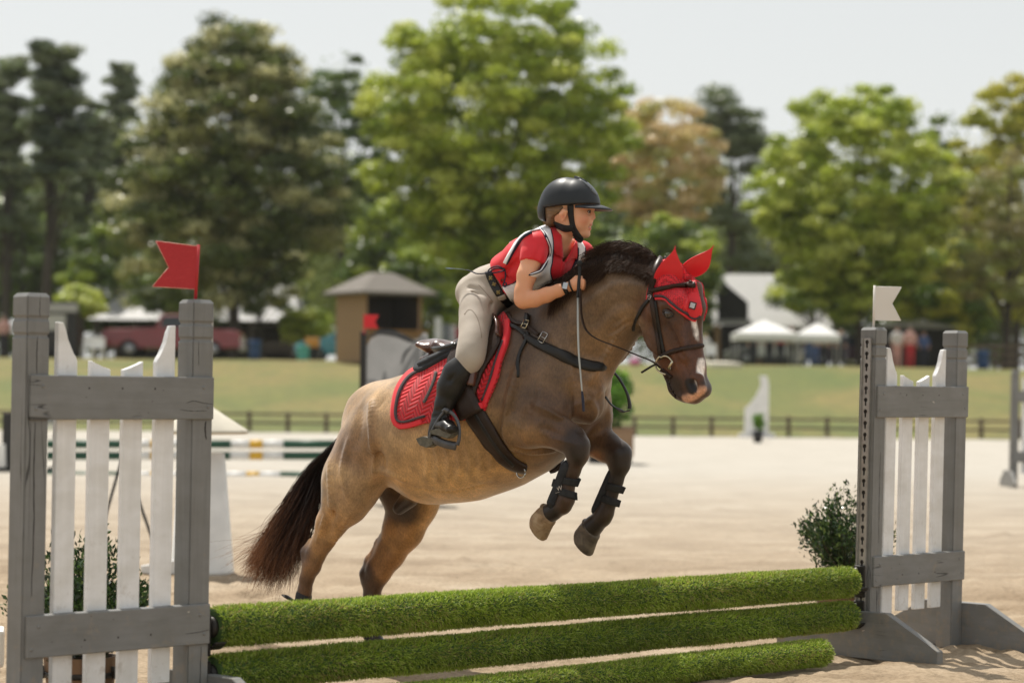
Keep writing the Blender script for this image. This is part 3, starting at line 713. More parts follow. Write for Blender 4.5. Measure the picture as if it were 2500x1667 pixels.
# dark easel
r = thing('easel', P(305, 1335, 17.1), 'dark thin legged easel standing on the sand behind the white pickets', 'easel')
for a, b in (((300, 1112), (236, 1335)), ((300, 1112), (380, 1338))):
    bm = bmesh.new(); add_tube(bm, [P(*a, 17.1), P(*b, 17.0)], .011, 6); bm_obj('leg', bm, M['black_paint'], r)
bm = bmesh.new(); add_tube(bm, [P(300, 1112, 17.1), P(310, 1320, 17.9)], .010, 6); bm_obj('leg', bm, M['black_paint'], r)
bm = bmesh.new(); add_tube(bm, [P(300, 1090, 17.1), P(300, 1124, 17.1)], .016, 8); bm_obj('head', bm, M['black_paint'], r)
# picture board: a grey printed horse neck with a black post and a red flag
ZA = 24.0
r = thing('picture_standard', P(884, 1230, ZA), 'black posted jump standard carrying a grey printed horse picture', 'jump standard')
bm = bmesh.new(); p_ = P(883, 1225, ZA); fr = Frame((p_.x, ZA, 0), (1, 0, 0), (0, 1, 0), (0, 0, 1)); add_box(bm, fr, -.032, .032, -.03, .03, 0, 1.71, .004); bm_obj('post', bm, M['black_paint'], r)
C_('print_grey', (0.44, 0.45, 0.46)); C_('print_mid', (0.22, 0.23, 0.24)); C_('print_dark', (0.045, 0.048, 0.052))
pb_ = poly_panel('picture_board', [(892, 1200), (892, 850), (905, 828), (930, 815), (962, 816), (992, 826), (1018, 830), (1034, 812), (1044, 815), (1050, 860), (1046, 905), (1062, 960), (1080, 1010), (1080, 1200)], ZA, .02, M['print_grey'], r)
def ink(pts, w, mt, dz=-.012):
    q = catmull(pts, 6); bm = bmesh.new(); L_ = len(q)
    ptsw = [P(x, y, ZA + dz) for x, y in q]; rd = [max(.15, math.sin(math.pi * (i + .6) / (L_ + .2))) * w / 246 / 2 for i in range(L_)]
    add_tube(bm, ptsw, rd, 6, flat=(1, .06), up=(0, 0, 1)); bm_obj('printed_marking', bm, M[mt], pb_)
ink([(895, 826), (925, 812), (965, 815), (1000, 830), (1022, 838)], 15, 'print_dark'); ink([(1030, 815), (1020, 850), (1015, 900), (990, 950), (975, 1010)], 17, 'print_mid')
ink([(1022, 838), (1002, 880), (985, 910), (960, 950)], 11, 'print_mid', -.013); ink([(1036, 822), (1036, 870), (1024, 925), (1010, 980)], 10, 'print_dark', -.014)
ink([(940, 905), (935, 950), (920, 990)], 16, 'print_mid'); ink([(1010, 842), (990, 862), (980, 890)], 7, 'print_dark', -.0145); ink([(893, 930), (915, 932), (935, 950)], 8, 'print_mid', -.0135)
fb = P(889, 812, ZA - .05); r = thing('flag', fb, 'small bright red swallowtail flag on the picture standard', 'flag', 'boundary flags on the jump posts')
poly_panel('flag_board', [(890, 801), (889, 768), (925, 769), (915, 785), (924, 802)], ZA - .05, .006, C_('bright_red', (0.62, 0.012, 0.02)), r, .001)
bm = bmesh.new(); add_tube(bm, [P(889, 815, ZA - .05), P(889, 766, ZA - .05)], .006, 8); bm_obj('flagstaff', bm, M['bright_red'], r)
# box topiary left of the right standard (behind the chest)
def leafball(name, c, rx, rz_, n, size, cols, seed, parent, clumps=26, cr=.34):
    rng = np.random.default_rng(seed); ctr = rng.normal(size=(clumps, 3)); ctr /= np.linalg.norm(ctr, axis=1, keepdims=True); ctr *= rng.uniform(.35, .85, (clumps, 1))
    k = rng.integers(0, clumps, n); d = rng.normal(size=(n, 3)); d /= np.linalg.norm(d, axis=1, keepdims=True)
    p = (ctr[k] + d * cr * rng.uniform(.5, 1, (n, 1)) ** .5) * np.array([rx, rx, rz_]) + np.array(c)
    cl = np.array([srgb(*q) for q in cols]); cc_ = cl[rng.integers(0, len(cl), clumps)][k] * rng.uniform(.75, 1.25, (n, 1))
    V, Fc, C2 = leaf_cloud(n, p, size, .38, cc_, rng); return link_mesh(name, np_mesh(name, V, Fc, {'col': C2}), M['leaf'], parent)
zt = 38.0; s_ = F / zt; c = P(1488, 1130, zt); c.z = 0
r = thing('planter_box', c, 'brown wooden planter box on a black plinth behind the forelegs', 'planter')
bm = bmesh.new(); fr = Frame(c, (1, 0, 0), (0, 1, 0), (0, 0, 1)); add_box(bm, fr, -.36, .36, -.36, .36, .115, .53, .01); bm_obj('box_body', bm, M['terrace_brown'], r)
bm = bmesh.new(); add_box(bm, fr, -.33, .33, -.33, .33, 0, .114); bm_obj('plinth', bm, M['black_paint'], r)
bm = bmesh.new(); add_box(bm, fr, -.38, .38, -.38, .38, .5305, .56, .006); bm_obj('rim', bm, M['terrace_brown'], r)
r = thing('topiary', c + Vector((0, 0, .55)), 'bright green clipped bush in the brown planter box', 'bush')
leafball('foliage', c + Vector((0, 0, 1.04)), .47, .52, 9000, .05, [(98, 140, 44), (70, 112, 34), (130, 168, 60), (50, 84, 28)], 31, r)
bm = bmesh.new(); add_tube(bm, [c + Vector((0, 0, .55)), c + Vector((0, 0, 1.1))], .03, 8); bm_obj('trunk', bm, M['bark'], r)
# white far standard and its small potted bush
zf = 60.0; c = P(1845, 1062, zf)
r = thing('white_standard', c, 'tall white curved jump standard at the far side of the arena', 'jump standard')
poly_panel('wing_board', [(1817, 1062), (1818, 996), (1832, 985), (1846, 965), (1856, 945), (1858, 932), (1853, 918), (1872, 917), (1877, 935), (1876, 1062)], zf, .05, M['gloss_white'], r)
poly_panel('foot', [(1800, 1070), (1806, 1056), (1888, 1056), (1896, 1070)], zf - .1, .08, M['gloss_white'], r)
c = P(1850, 1075, 54); c.z = 0
r = thing('black_pot', c, 'black pot with a small round bush before the far white standard', 'pot'); bm = bmesh.new(); add_lathe(bm, c, [(.09, 0), (.13, .27)], 16); bm_obj('pot_body', bm, M['black_paint'], r, True)
r = thing('topiary', c + Vector((0, 0, .27)), 'small round green bush in a black pot before the white standard', 'bush'); leafball('foliage', c + Vector((0, 0, .45)), .17, .22, 1500, .035, [(98, 140, 44), (120, 150, 50)], 33, r)
# grey standard at the right edge (same kind of wing) and one behind the left standard
def far_standard(x, Z, rot, label, y=1165):
    c = copy_tree(std2); g = P(x, y, Z); c.location = (g.x, g.y, 0); c.rotation_euler = (0, 0, rot); c['label'] = label; return c
far_standard(2474, 30.0, math.radians(-44.5), 'blurred grey and white wing standard at the right edge of the arena')
far_standard(84, 52.0, math.radians(-60), 'pale wing standard far behind the near left standard', 1070)

# low rail fence along the far edge of the arena
M['fence_wood'] = plain('weathered_fence_board', (0.16, 0.12, 0.085), (0.11, 0.085, 0.06), 10, .85)
fz = 60.6; r = thing('rail_fence', (0, fz, 0), 'low brown rail fence between the sand arena and the grass', 'fence')
xs_ = np.arange(-22, 30, .965)
for x in xs_:
    if abs(x) > 15.5: continue
    bm = bmesh.new(); z0 = gz(x, fz); add_box(bm, Frame((x, fz, z0), (1, 0, 0), (0, 1, 0), (0, 0, 1)), -.05, .05, -.05, .05, -.05, .50, .005); bm_obj('post', bm, M['fence_wood'], r)
for z in (.20, .42):
    bm = bmesh.new(); add_box(bm, Frame((0, fz - .07, 0), (1, 0, 0), (0, 1, 0), (0, 0, 1)), -30, 30, -.015, .015, z, z + .06); bm_obj('rail', bm, M['fence_wood'], r)

# ================================================================== BACKGROUND BUILDINGS AND VEHICLES
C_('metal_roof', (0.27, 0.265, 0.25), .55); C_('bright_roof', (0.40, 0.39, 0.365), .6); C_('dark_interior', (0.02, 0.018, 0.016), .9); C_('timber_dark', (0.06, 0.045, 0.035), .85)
M['shingle'] = plain('grey_brown_shingles', (0.20, 0.175, 0.145), (0.13, 0.115, 0.10), 20, .85, 0, .5, 30)
C_('hut_tan', (0.32, 0.20, 0.10), .8); C_('counter_orange', (0.42, 0.22, 0.07), .7)
def gp(x, Z, off=0.0):
    q = P(x, 885, Z); return Vector((q.x, Z, gz(q.x, Z) + off))
# judge's hut
c = gp(925, 92); r = thing('judges_hut', c, 'small tan wooden hut with grey hip roof and an open counter window', 'hut')
ph = math.radians(-31); ex = Vector((math.cos(ph), math.sin(ph), 0)); ey = Vector((-math.sin(ph), math.cos(ph), 0)); fr = Frame(c, ex, ey, (0, 0, 1)); hh = 2.55; a_ = 1.22
ph2 = math.radians(31); ex = Vector((math.cos(ph2), math.sin(ph2), 0)); ey = Vector((-math.sin(ph2), math.cos(ph2), 0)); fr = Frame(c, ex, ey, (0, 0, 1))
bm = bmesh.new(); add_box(bm, fr, -a_, -a_ + .06, -a_, a_, 0, hh); bm_obj('wall', bm, M['hut_tan'], r)
bm = bmesh.new(); add_box(bm, fr, -a_ + .065, a_, -a_, -a_ + .06, 0, 1.15); bm_obj('wall', bm, M['hut_tan'], r)
bm = bmesh.new(); add_box(bm, fr, -a_ + .065, a_, a_ - .06, a_, 0, hh); bm_obj('wall', bm, M['timber_dark'], r)
bm = bmesh.new(); add_box(bm, fr, a_ - .06, a_, -a_ + .065, a_ - .065, 0, hh); bm_obj('wall', bm, M['timber_dark'], r)
bm = bmesh.new(); add_box(bm, fr, -a_ + .07, a_ + .12, -a_ - .28, -a_ + .05, 1.152, 1.21); bm_obj('counter', bm, M['counter_orange'], r)
bm = bmesh.new(); add_box(bm, fr, a_ - .17, a_ - .065, -a_, -a_ + .055, 1.212, hh); bm_obj('corner_post', bm, M['hut_tan'], r)
bm = bmesh.new(); v = [bm.verts.new(fr(sx * 1.62, sy * 1.62, hh)) for sx, sy in ((-1, -1), (1, -1), (1, 1), (-1, 1))]; v2 = [bm.verts.new(fr(sx * 1.62, sy * 1.62, hh + .10)) for sx, sy in ((-1, -1), (1, -1), (1, 1), (-1, 1))]; v3 = [bm.verts.new(fr(sx * .38, sy * .38, hh + .86)) for sx, sy in ((-1, -1), (1, -1), (1, 1), (-1, 1))]
bm.faces.new(v)
for A, B in ((v, v2), (v2, v3)):
    for k in range(4): bm.faces.new([A[k], A[(k + 1) % 4], B[(k + 1) % 4], B[k]])
bm.faces.new(v3); bm_obj('hip_roof', bm, M['shingle'], r)
# open barn behind, at the left
def barn(x0, x1, Z, eave, ridge, depth, label, posts=6, hipl=True, wallmat='timber_dark', open_=True, roofmat='metal_roof'):
    a = P(x0, 885, Z).x; b = P(x1, 885, Z).x; z0 = gz((a + b) / 2, Z); r = thing('barn', ((a + b) / 2, Z, z0), label, 'barn', 'barns beyond the arena')
    ze = CAM_H + (948 - eave) * Z / F; zr = CAM_H + (948 - ridge) * Z / F
    bm = bmesh.new(); h = 1.6 if hipl else 0
    pts = [(a - .5, Z, ze), (b + .5, Z, ze), (b + .5, Z + depth, ze), (a - .5, Z + depth, ze), (a + h, Z + depth / 2, zr), (b - .2, Z + depth / 2, zr)]
    v = [bm.verts.new(p) for p in pts]
    for f in ((0, 1, 5, 4), (1, 2, 5), (2, 3, 4, 5), (3, 0, 4), (0, 3, 2, 1)): bm.faces.new([v[i] for i in f])
    bm_obj('roof', bm, M[roofmat], r)
    bm = bmesh.new(); add_box(bm, WF, a, b, Z + depth - .4, Z + depth - .2, z0, ze - .01); bm_obj('back_wall', bm, M[wallmat], r)
    for i in range(posts):
        x = a + (b - a) * i / (posts - 1); bm = bmesh.new(); add_box(bm, WF, x - .11, x + .11, Z + .1, Z + .32, z0, ze - .01); bm_obj('post', bm, M['timber_dark'], r)
    bm = bmesh.new(); add_box(bm, WF, a, b, Z + .05, Z + .08, z0 + .5, z0 + 1.1); bm_obj('stall_rail', bm, M['timber_dark'], r)
barn(232, 708, 135, 790, 694, 9, 'long open barn with pale metal roof behind the red pickup')
barn(1762, 2010, 128, 792, 655, 9, 'open barn with pale metal roof behind the white canopies', 4, False, roofmat='bright_roof')
r = thing('shed', gp(1790, 122), 'dark gabled shed in front of the right barn', 'shed')
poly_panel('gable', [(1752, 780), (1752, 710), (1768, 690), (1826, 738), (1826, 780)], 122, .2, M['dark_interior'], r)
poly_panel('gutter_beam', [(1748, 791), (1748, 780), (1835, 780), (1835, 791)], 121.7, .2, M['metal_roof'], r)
poly_panel('opening_shade', [(1762, 880), (1762, 792), (1845, 792), (1845, 880)], 122.2, .1, M['dark_interior'], r)  # near-black sheet standing in for the shade inside the shed
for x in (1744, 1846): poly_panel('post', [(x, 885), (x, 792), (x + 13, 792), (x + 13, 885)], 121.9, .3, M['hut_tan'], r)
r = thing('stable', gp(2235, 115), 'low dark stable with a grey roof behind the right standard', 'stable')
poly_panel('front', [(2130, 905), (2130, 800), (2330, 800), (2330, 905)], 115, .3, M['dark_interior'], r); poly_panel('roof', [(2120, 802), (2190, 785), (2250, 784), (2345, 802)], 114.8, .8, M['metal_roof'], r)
r = thing('board_fence', gp(2430, 104), 'dark board fence in the shade at the far right', 'fence')
for k in range(5): poly_panel('post', [(2352 + 38 * k, 905), (2352 + 38 * k, 838), (2358 + 38 * k, 838), (2358 + 38 * k, 905)], 104, .1, M['fence_wood'], r)
for y in (842, 862, 882): poly_panel('rail', [(2345, y + 8), (2345, y), (2530, y), (2530, y + 8)], 103.9, .05, M['fence_wood'], r)
# canopies
def canopy(xa, xb, Z, ye, yt, label):
    a = P(xa, 885, Z).x; b = P(xb, 885, Z).x; d = b - a; z0 = gz(a, Z); ze = CAM_H + (952 - ye) * Z / F; zt = CAM_H + (952 - yt) * Z / F
    r = thing('canopy_tent', ((a + b) / 2, Z, z0), label, 'canopy', 'white canopies beside the arena'); bm = bmesh.new()
    lo = [bm.verts.new((x, y, ze - .28)) for x, y in ((a, Z), (b, Z), (b, Z + d), (a, Z + d))]; mid = [bm.verts.new((v.co.x, v.co.y, ze)) for v in lo]; top = bm.verts.new(((a + b) / 2, Z + d / 2, zt))
    for k in range(4): bm.faces.new([lo[k], lo[(k + 1) % 4], mid[(k + 1) % 4], mid[k]]); bm.faces.new([mid[k], mid[(k + 1) % 4], top])
    bm_obj('canopy_cloth', bm, M['gloss_white'], r)
    for x, y in ((a + .05, Z + .05), (b - .05, Z + .05), (b - .05, Z + d - .05), (a + .05, Z + d - .05)):
        bm = bmesh.new(); add_tube(bm, [(x, y, z0), (x, y, ze - .3)], .03, 6); bm_obj('leg', bm, M['steel'], r)
canopy(1797, 1948, 98, 812, 778, 'left one of the two white pop-up canopies'); canopy(1948, 2052, 98.6, 815, 784, 'right one of the two white pop-up canopies')
r = thing('tent_wall', gp(1880, 109), 'pale side sheet hanging behind the left canopy', 'sheet'); poly_panel('sheet', [(1850, 868), (1850, 818), (1945, 818), (1945, 868)], 109, .05, C_('pale_sheet', (.5, .49, .46), .8), r)
# vehicles
def wheel(parent, c, r_, w=.24):
    t = thing('wheel', c - parent.location, None, None); t.parent = parent
    bm = bmesh.new(); add_lathe(bm, c - Vector((0, w / 2, 0)), [(r_ * .6, 0), (r_ * .94, 0), (r_, .03), (r_, w - .03), (r_ * .94, w), (r_ * .6, w)], 24, (0, 1, 0))
    ty = bm_obj('tyre', bm, C_('tyre_rubber', (.015, .015, .015), .9), None, True); rm = bmesh.new(); add_lathe(rm, c - Vector((0, w / 2 + .01, 0)), [(r_ * .2, -.02), (r_ * .6, 0), (r_ * .62, w * .5)], 16, (0, 1, 0)); ri = bm_obj('rim', rm, C_('alloy_rim', (.35, .35, .36), .35, metal=.7), None, True)
    for o in (ty, ri): o.parent = t; o.matrix_parent_inverse = Matrix.Translation(-(c))
def vehicle(name, x0, x1, Z, label, col, prof_body, prof_glass, wheels, H, right=True, lamps=True, W=1.85, cat='car'):
    """profiles in (0..1 length, metres height), nose at 1"""
    a = P(x0, 885, Z).x; L_ = P(x1, 885, Z).x - a; z0 = gz(a, Z) ; root = thing(name, (a + L_ / 2, Z, z0), label, cat, 'vehicles parked beyond the grass'); sx = 1 if right else -1
    o = Vector((a if right else a + L_, Z, z0)); fr = Frame(o, (sx, 0, 0), (0, 1, 0), (0, 0, 1))
    m = M.get('car_' + col[0]) or plain('car_paint_' + col[0], col[1], tuple(q * .9 for q in col[1]), 3, .3, coat=.8); M['car_' + col[0]] = m
    g = C_('window_glass', (.03, .04, .05), .05)
    bm = bmesh.new(); add_prism(bm, fr, [(u * L_, z) for u, z in prof_body], -W / 2, W / 2, .05); bm_obj('body', bm, m, root)
    bm = bmesh.new(); add_prism(bm, fr, [(u * L_, z) for u, z in prof_glass], -W / 2 - .006, W / 2 + .006, .0); bm_obj('side_window', bm, g, root)
    for u, r_ in wheels:
        for b in (-W / 2 + .10, W / 2 - .10): wheel(root, Vector((o.x + sx * u * L_, Z + b, z0 + r_)), r_)
    for b in (-W / 2 + .25, W / 2 - .25):
        bm = bmesh.new(); add_box(bm, fr, L_ * .985, L_ * 1.004, b - .17, b + .17, H * .40, H * .50, .01); bm_obj('headlight', bm, C_('lamp_glass', (.7, .7, .66), .15), root)
    bm = bmesh.new(); add_box(bm, fr, L_ * .99, L_ * 1.012, -W / 2 + .05, W / 2 - .05, H * .2, H * .30, .02); bm_obj('bumper', bm, M['steel'], root)
    return root
pk_body = [(0, .55), (.02, 1.22), (.40, 1.24), (.405, 1.30), (.43, 1.84), (.60, 1.86), (.70, 1.30), (.97, 1.22), (1, 1.05), (1, .5), (.86, .45), (.84, .75), (.76, .75), (.74, .45), (.27, .45), (.25, .75), (.17, .75), (.15, .5)]
pk_glass = [(.435, 1.32), (.45, 1.76), (.59, 1.78), (.665, 1.32)]
vehicle('pickup_truck', 250, 592, 100, 'dark red pickup truck parked beyond the grass behind the left standard', ('red', (.22, .010, .014)), pk_body, pk_glass, [(.21, .40), (.80, .40)], 1.9, cat='pickup truck')
car_body = [(0, .35), (.01, .85), (.10, .95), (.24, 1.38), (.55, 1.42), (.72, .98), (.97, .82), (1, .55), (.99, .3), (.86, .28), (.84, .6), (.74, .6), (.72, .28), (.27, .28), (.25, .6), (.15, .6), (.13, .28)]
car_glass = [(.15, .98), (.27, 1.32), (.54, 1.35), (.67, .98)]
vehicle('parked_car', 722, 990, 104, 'teal car half hidden behind the judges hut', ('teal', (.03, .24, .30)), car_body, car_glass, [(.2, .32), (.79, .32)], 1.42, right=False)
vehicle('parked_car', 1772, 1990, 118, 'dark grey car parked in front of the dark shed', ('grey', (.10, .10, .11)), car_body, car_glass, [(.2, .32), (.79, .32)], 1.42, right=False)
vehicle('parked_car', 1955, 2180, 112, 'dark plum car parked beside the white canopies', ('plum', (.05, .02, .03)), car_body, car_glass, [(.2, .32), (.79, .32)], 1.42, right=False)
# pale blue car nearest the standard
vehicle('parked_car', 2040, 2226, 138, 'pale blue car behind the keyhole post of the right standard', ('blue', (.22, .27, .31)), car_body, car_glass, [(.2, .32), (.79, .32)], 1.42, right=False)
# trailer
c = gp(150, 98); r = thing('horse_trailer', c, 'dark horse trailer with a pale front panel at the far left', 'trailer')
poly_panel('body', [(96, 872), (96, 738), (188, 738), (196, 750), (196, 872)], 98, 1.9, M['black_paint'], r); poly_panel('front_panel', [(112, 806), (112, 768), (160, 768), (160, 806)], 97.0, .03, C_('pale_sheet', (.5, .49, .46)), r)
poly_panel('roof_trim', [(92, 762), (92, 742), (190, 742), (190, 762)], 96.95, .06, M['steel'], r)
for x in (125, 168): bm = bmesh.new(); q = P(x, 872, 96.9); add_lathe(bm, q, [(.3, 0), (.34, .05), (.34, .18)], 16, (0, 1, 0)); bm_obj('wheel', bm, C_('tyre_rubber', (.015,) * 3), r)
# barrel, orange crate, tables
def simple_barrel(x, Z, y0, rr, h, mt, label, cat='barrel'):
    c = gp(x, Z); r = thing(cat.replace(' ', '_'), c, label, cat); bm = bmesh.new(); add_lathe(bm, c, [(rr * .95, 0), (rr, .03), (rr * .96, h * .33), (rr, h * .35), (rr * .96, h * .37), (rr * .96, h * .65), (rr, h * .67), (rr, h - .02), (rr * .93, h)], 20); bm_obj('shell', bm, mt, r, True)
    bm = bmesh.new(); add_lathe(bm, c + Vector((0, 0, h + .001)), [(rr * .9, 0), (rr * .9, .03)], 20); bm_obj('lid', bm, mt, r, True)
simple_barrel(622, 96, 885, .24, .78, C_('barrel_blue', (.02, .06, .16)), 'blue plastic barrel standing right of the red pickup')
simple_barrel(2400, 102, 885, .26, .8, C_('barrel_blue', (.02, .06, .16)), 'blue barrel standing before the dark board fence')
simple_barrel(740, 97, 885, .25, .62, C_('tub_teal', (.10, .42, .36)), 'pale teal tub beside the orange crate', 'tub')
c = gp(762, 98); r = thing('crate', c, 'orange crate in front of the teal car', 'crate'); bm = bmesh.new(); add_box(bm, Frame(c, (1, 0, 0), (0, 1, 0), (0, 0, 1)), -.28, .28, -.2, .2, .55, .95, .02); bm_obj('crate_body', bm, C_('crate_orange', (.6, .26, .03)), r)
bm = bmesh.new(); add_box(bm, Frame(c, (1, 0, 0), (0, 1, 0), (0, 0, 1)), -.3, .3, -.22, .22, 0, .548, .01); bm_obj('stand', bm, M['black_paint'], r)
def white_chair(x, Z, label, group='white plastic chairs on the parking'):
    c = gp(x, Z); r = thing('plastic_chair', c, label, 'chair', group); m = M['gloss_white']
    bm = bmesh.new(); add_box(bm, Frame(c, (1, 0, 0), (0, 1, 0), (0, 0, 1)), -.25, .25, -.25, .25, .40, .44, .01); bm_obj('seat', bm, m, r)
    bm = bmesh.new(); add_box(bm, Frame(c, (1, 0, 0), (0, 1, 0), (0, 0, 1)), -.25, .25, .22, .26, .445, .85, .01); bm_obj('backrest', bm, m, r)
    for a in (-.22, .22):
        for b in (-.22, .22): bm = bmesh.new(); add_tube(bm, [c + Vector((a, b, 0)), c + Vector((a * .9, b * .9, .4))], .025, 6); bm_obj('leg', bm, m, r)
white_chair(215, 97, 'white plastic chair between the trailer and the red pickup'); white_chair(238, 96.5, 'white plastic chair right behind the bumper of the red pickup'); white_chair(1735, 98, 'white plastic chair at the left of the dark shed')
c = gp(1550, 92); r = thing('tote_bag', c, 'pink bag lying on the grass bank under the horse head', 'bag'); bm = bmesh.new(); add_ball(bm, c + Vector((0, 0, .12)), .22, (1, .6, .65)); bm_obj('bag_body', bm, C_('bag_pink', (.62, .16, .30), .7), r, True)
bm = bmesh.new(); add_tube(bm, [c + Vector((math.cos(t) * .12, 0, .2 + math.sin(t) * .14)) for t in np.linspace(0, math.pi, 9)], .015, 6); bm_obj('strap', bm, M['bag_pink'], r, True)
c = gp(1757, 93); r = thing('ground_patch', c, 'pale patch of ground before the dark shed', 'ground_patch'); bm = bmesh.new(); add_box(bm, Frame(c, (1, .1, 0), (-.1, 1, 0.03), (0, 0, 1)), -.6, .6, -1.6, 1.6, -.02, .16, .05, 2); bm_obj('cloth', bm, M['cream_cloth'], r)  # low pale slab standing for a paler patch of ground
c = gp(1075, 100); r = thing('utility_trailer', c, 'pale grey utility trailer seen behind the rider', 'trailer')
for k, (x0, x1, y0, y1, mt) in enumerate(((1062, 1078, 775, 860, 'gloss_white'), (1080, 1100, 790, 860, 'print_mid'), (1101, 1112, 795, 870, 'gloss_white'), (1050, 1130, 860, 885, 'dark_interior'))): poly_panel('panel', [(x0, y1), (x0, y0), (x1, y0), (x1, y1)], 100 + .4 * k, .3, M[mt], r)
# small figures
def figure(x, Z, top, legs, label, h=1.68, face=0.0, hat=None):
    c = gp(x, Z); r = thing('person', c, label, 'person', 'people standing beyond the grass'); s = h / 1.7
    def Q(a, b, z): ca, sa = math.cos(face), math.sin(face); return (c.x + (a * ca - b * sa) * s, c.y + (a * sa + b * ca) * s, c.z + z * s)
    def fld(): g_ = .022; return Field(np.arange(c.x - .5, c.x + .5, g_), np.arange(c.y - .4, c.y + .4, g_), np.arange(c.z, c.z + h + .1, g_))
    def body(f, gr=0.0, part='all'):
        if part in ('all', 'top'):
            f.seg(Q(0, 0, 1.0), Q(0, 0, 1.38), .12 + gr, .14 + gr, 1, 1, .05)
            f.seg(Q(-.14, 0, 1.38), Q(.14, 0, 1.38), .07 + gr, .07 + gr, 1, 1, .05)
            for sd in (-1, 1): f.seg(Q(.19 * sd, 0, 1.37), Q(.25 * sd, .02, 1.12), .05 + gr, .042 + gr, 1, 1, .03)
        if part == 'all':
            for sd in (-1, 1): f.seg(Q(.25 * sd, .02, 1.12), Q(.2 * sd, -.12, .92), .04, .03, 1, 1, .02)
            f.seg(Q(0, 0, 1.42), Q(0, 0, 1.52), .05, .05, 1, 1, .03); f.seg(Q(0, -.01, 1.58), Q(0, -.01, 1.63), .085, .085, 1, 1, .03)
        if part in ('all', 'low'):
            f.seg(Q(-.07, 0, .95), Q(.07, 0, .95), .11 + gr, .11 + gr, 1, 1, .04)
            for sd in (-1, 1): f.seg(Q(.09 * sd, 0, .88), Q(.10 * sd, 0, .48), .085 + gr, .06 + gr, 1, 1, .03); f.seg(Q(.10 * sd, 0, .48), Q(.11 * sd, .02, .07), .058 + gr, .045 + gr, 1, 1, .02)
    for nm, part, gr, mt in (('body', 'all', 0, C_('far_skin', (.5, .28, .18))), ('shirt', 'top', .018, top), ('trousers', 'low', .014, legs)):
        f = fld(); body(f, gr, part); V, Fc = f.mesh(); link_mesh(nm, np_mesh(nm, V, Fc), mt, r)
    bm = bmesh.new(); add_ball(bm, Q(0, .015, 1.645), .105 * s, (1, 1.05, .9)); bm_obj('hair' if hat is None else 'hat', bm, hat or C_('far_hair', (.05, .03, .02)), r, True)
cp_pk = C_('cloth_pink', (.62, .36, .33), .8); cw = C_('cloth_white', (.68, .66, .64), .8); cd = C_('cloth_dark', (.03, .03, .04), .8); cb = C_('cloth_blue', (.08, .12, .25), .8); cr_ = C_('cloth_red', (.45, .03, .04), .8); ck = C_('cloth_khaki', (.4, .33, .23), .8)
figure(2190, 100, cw, cp_pk, 'standing person in a white top and pinkish trousers behind the right standard'); figure(2222, 99, cp_pk, cr_, 'standing person in a pink top and red trousers behind the right standard')
figure(8, 98, cp_pk, cd, 'person in a pink top and dark trousers at the left edge'); figure(1905, 104, cr_, cd, 'person in a red top under the left canopy'); figure(1932, 103, ck, cd, 'person in a khaki top under the left canopy')
figure(1878, 105, cd, cd, 'person all in dark clothes under the left canopy', 1.6); figure(1975, 102, cd, cb, 'person in a dark top and blue trousers before the plum car', 1.6); figure(2012, 103, ck, cd, 'person in a khaki top before the plum car', 1.55)
figure(1838, 103, cd, cd, 'dark clothed person at the left corner of the canopies', 1.55); figure(2052, 101, cd, cd, 'person in dark clothes beside the pale blue car', 1.5); figure(1990, 105, ck, cb, 'person in a khaki top and blue trousers under the right canopy', 1.6); figure(2035, 106, cd, cd, 'person in dark clothes under the right canopy', 1.55)
figure(1722, 99, cw, ck, 'person in a white top left of the dark shed', 1.2); figure(2255, 106, cb, cd, 'person in a blue top in the dark stable doorway', 1.6); figure(1110, 102, cr_, cd, 'person in a red top seen behind the rider', 1.6)
HAZE = 0.00014
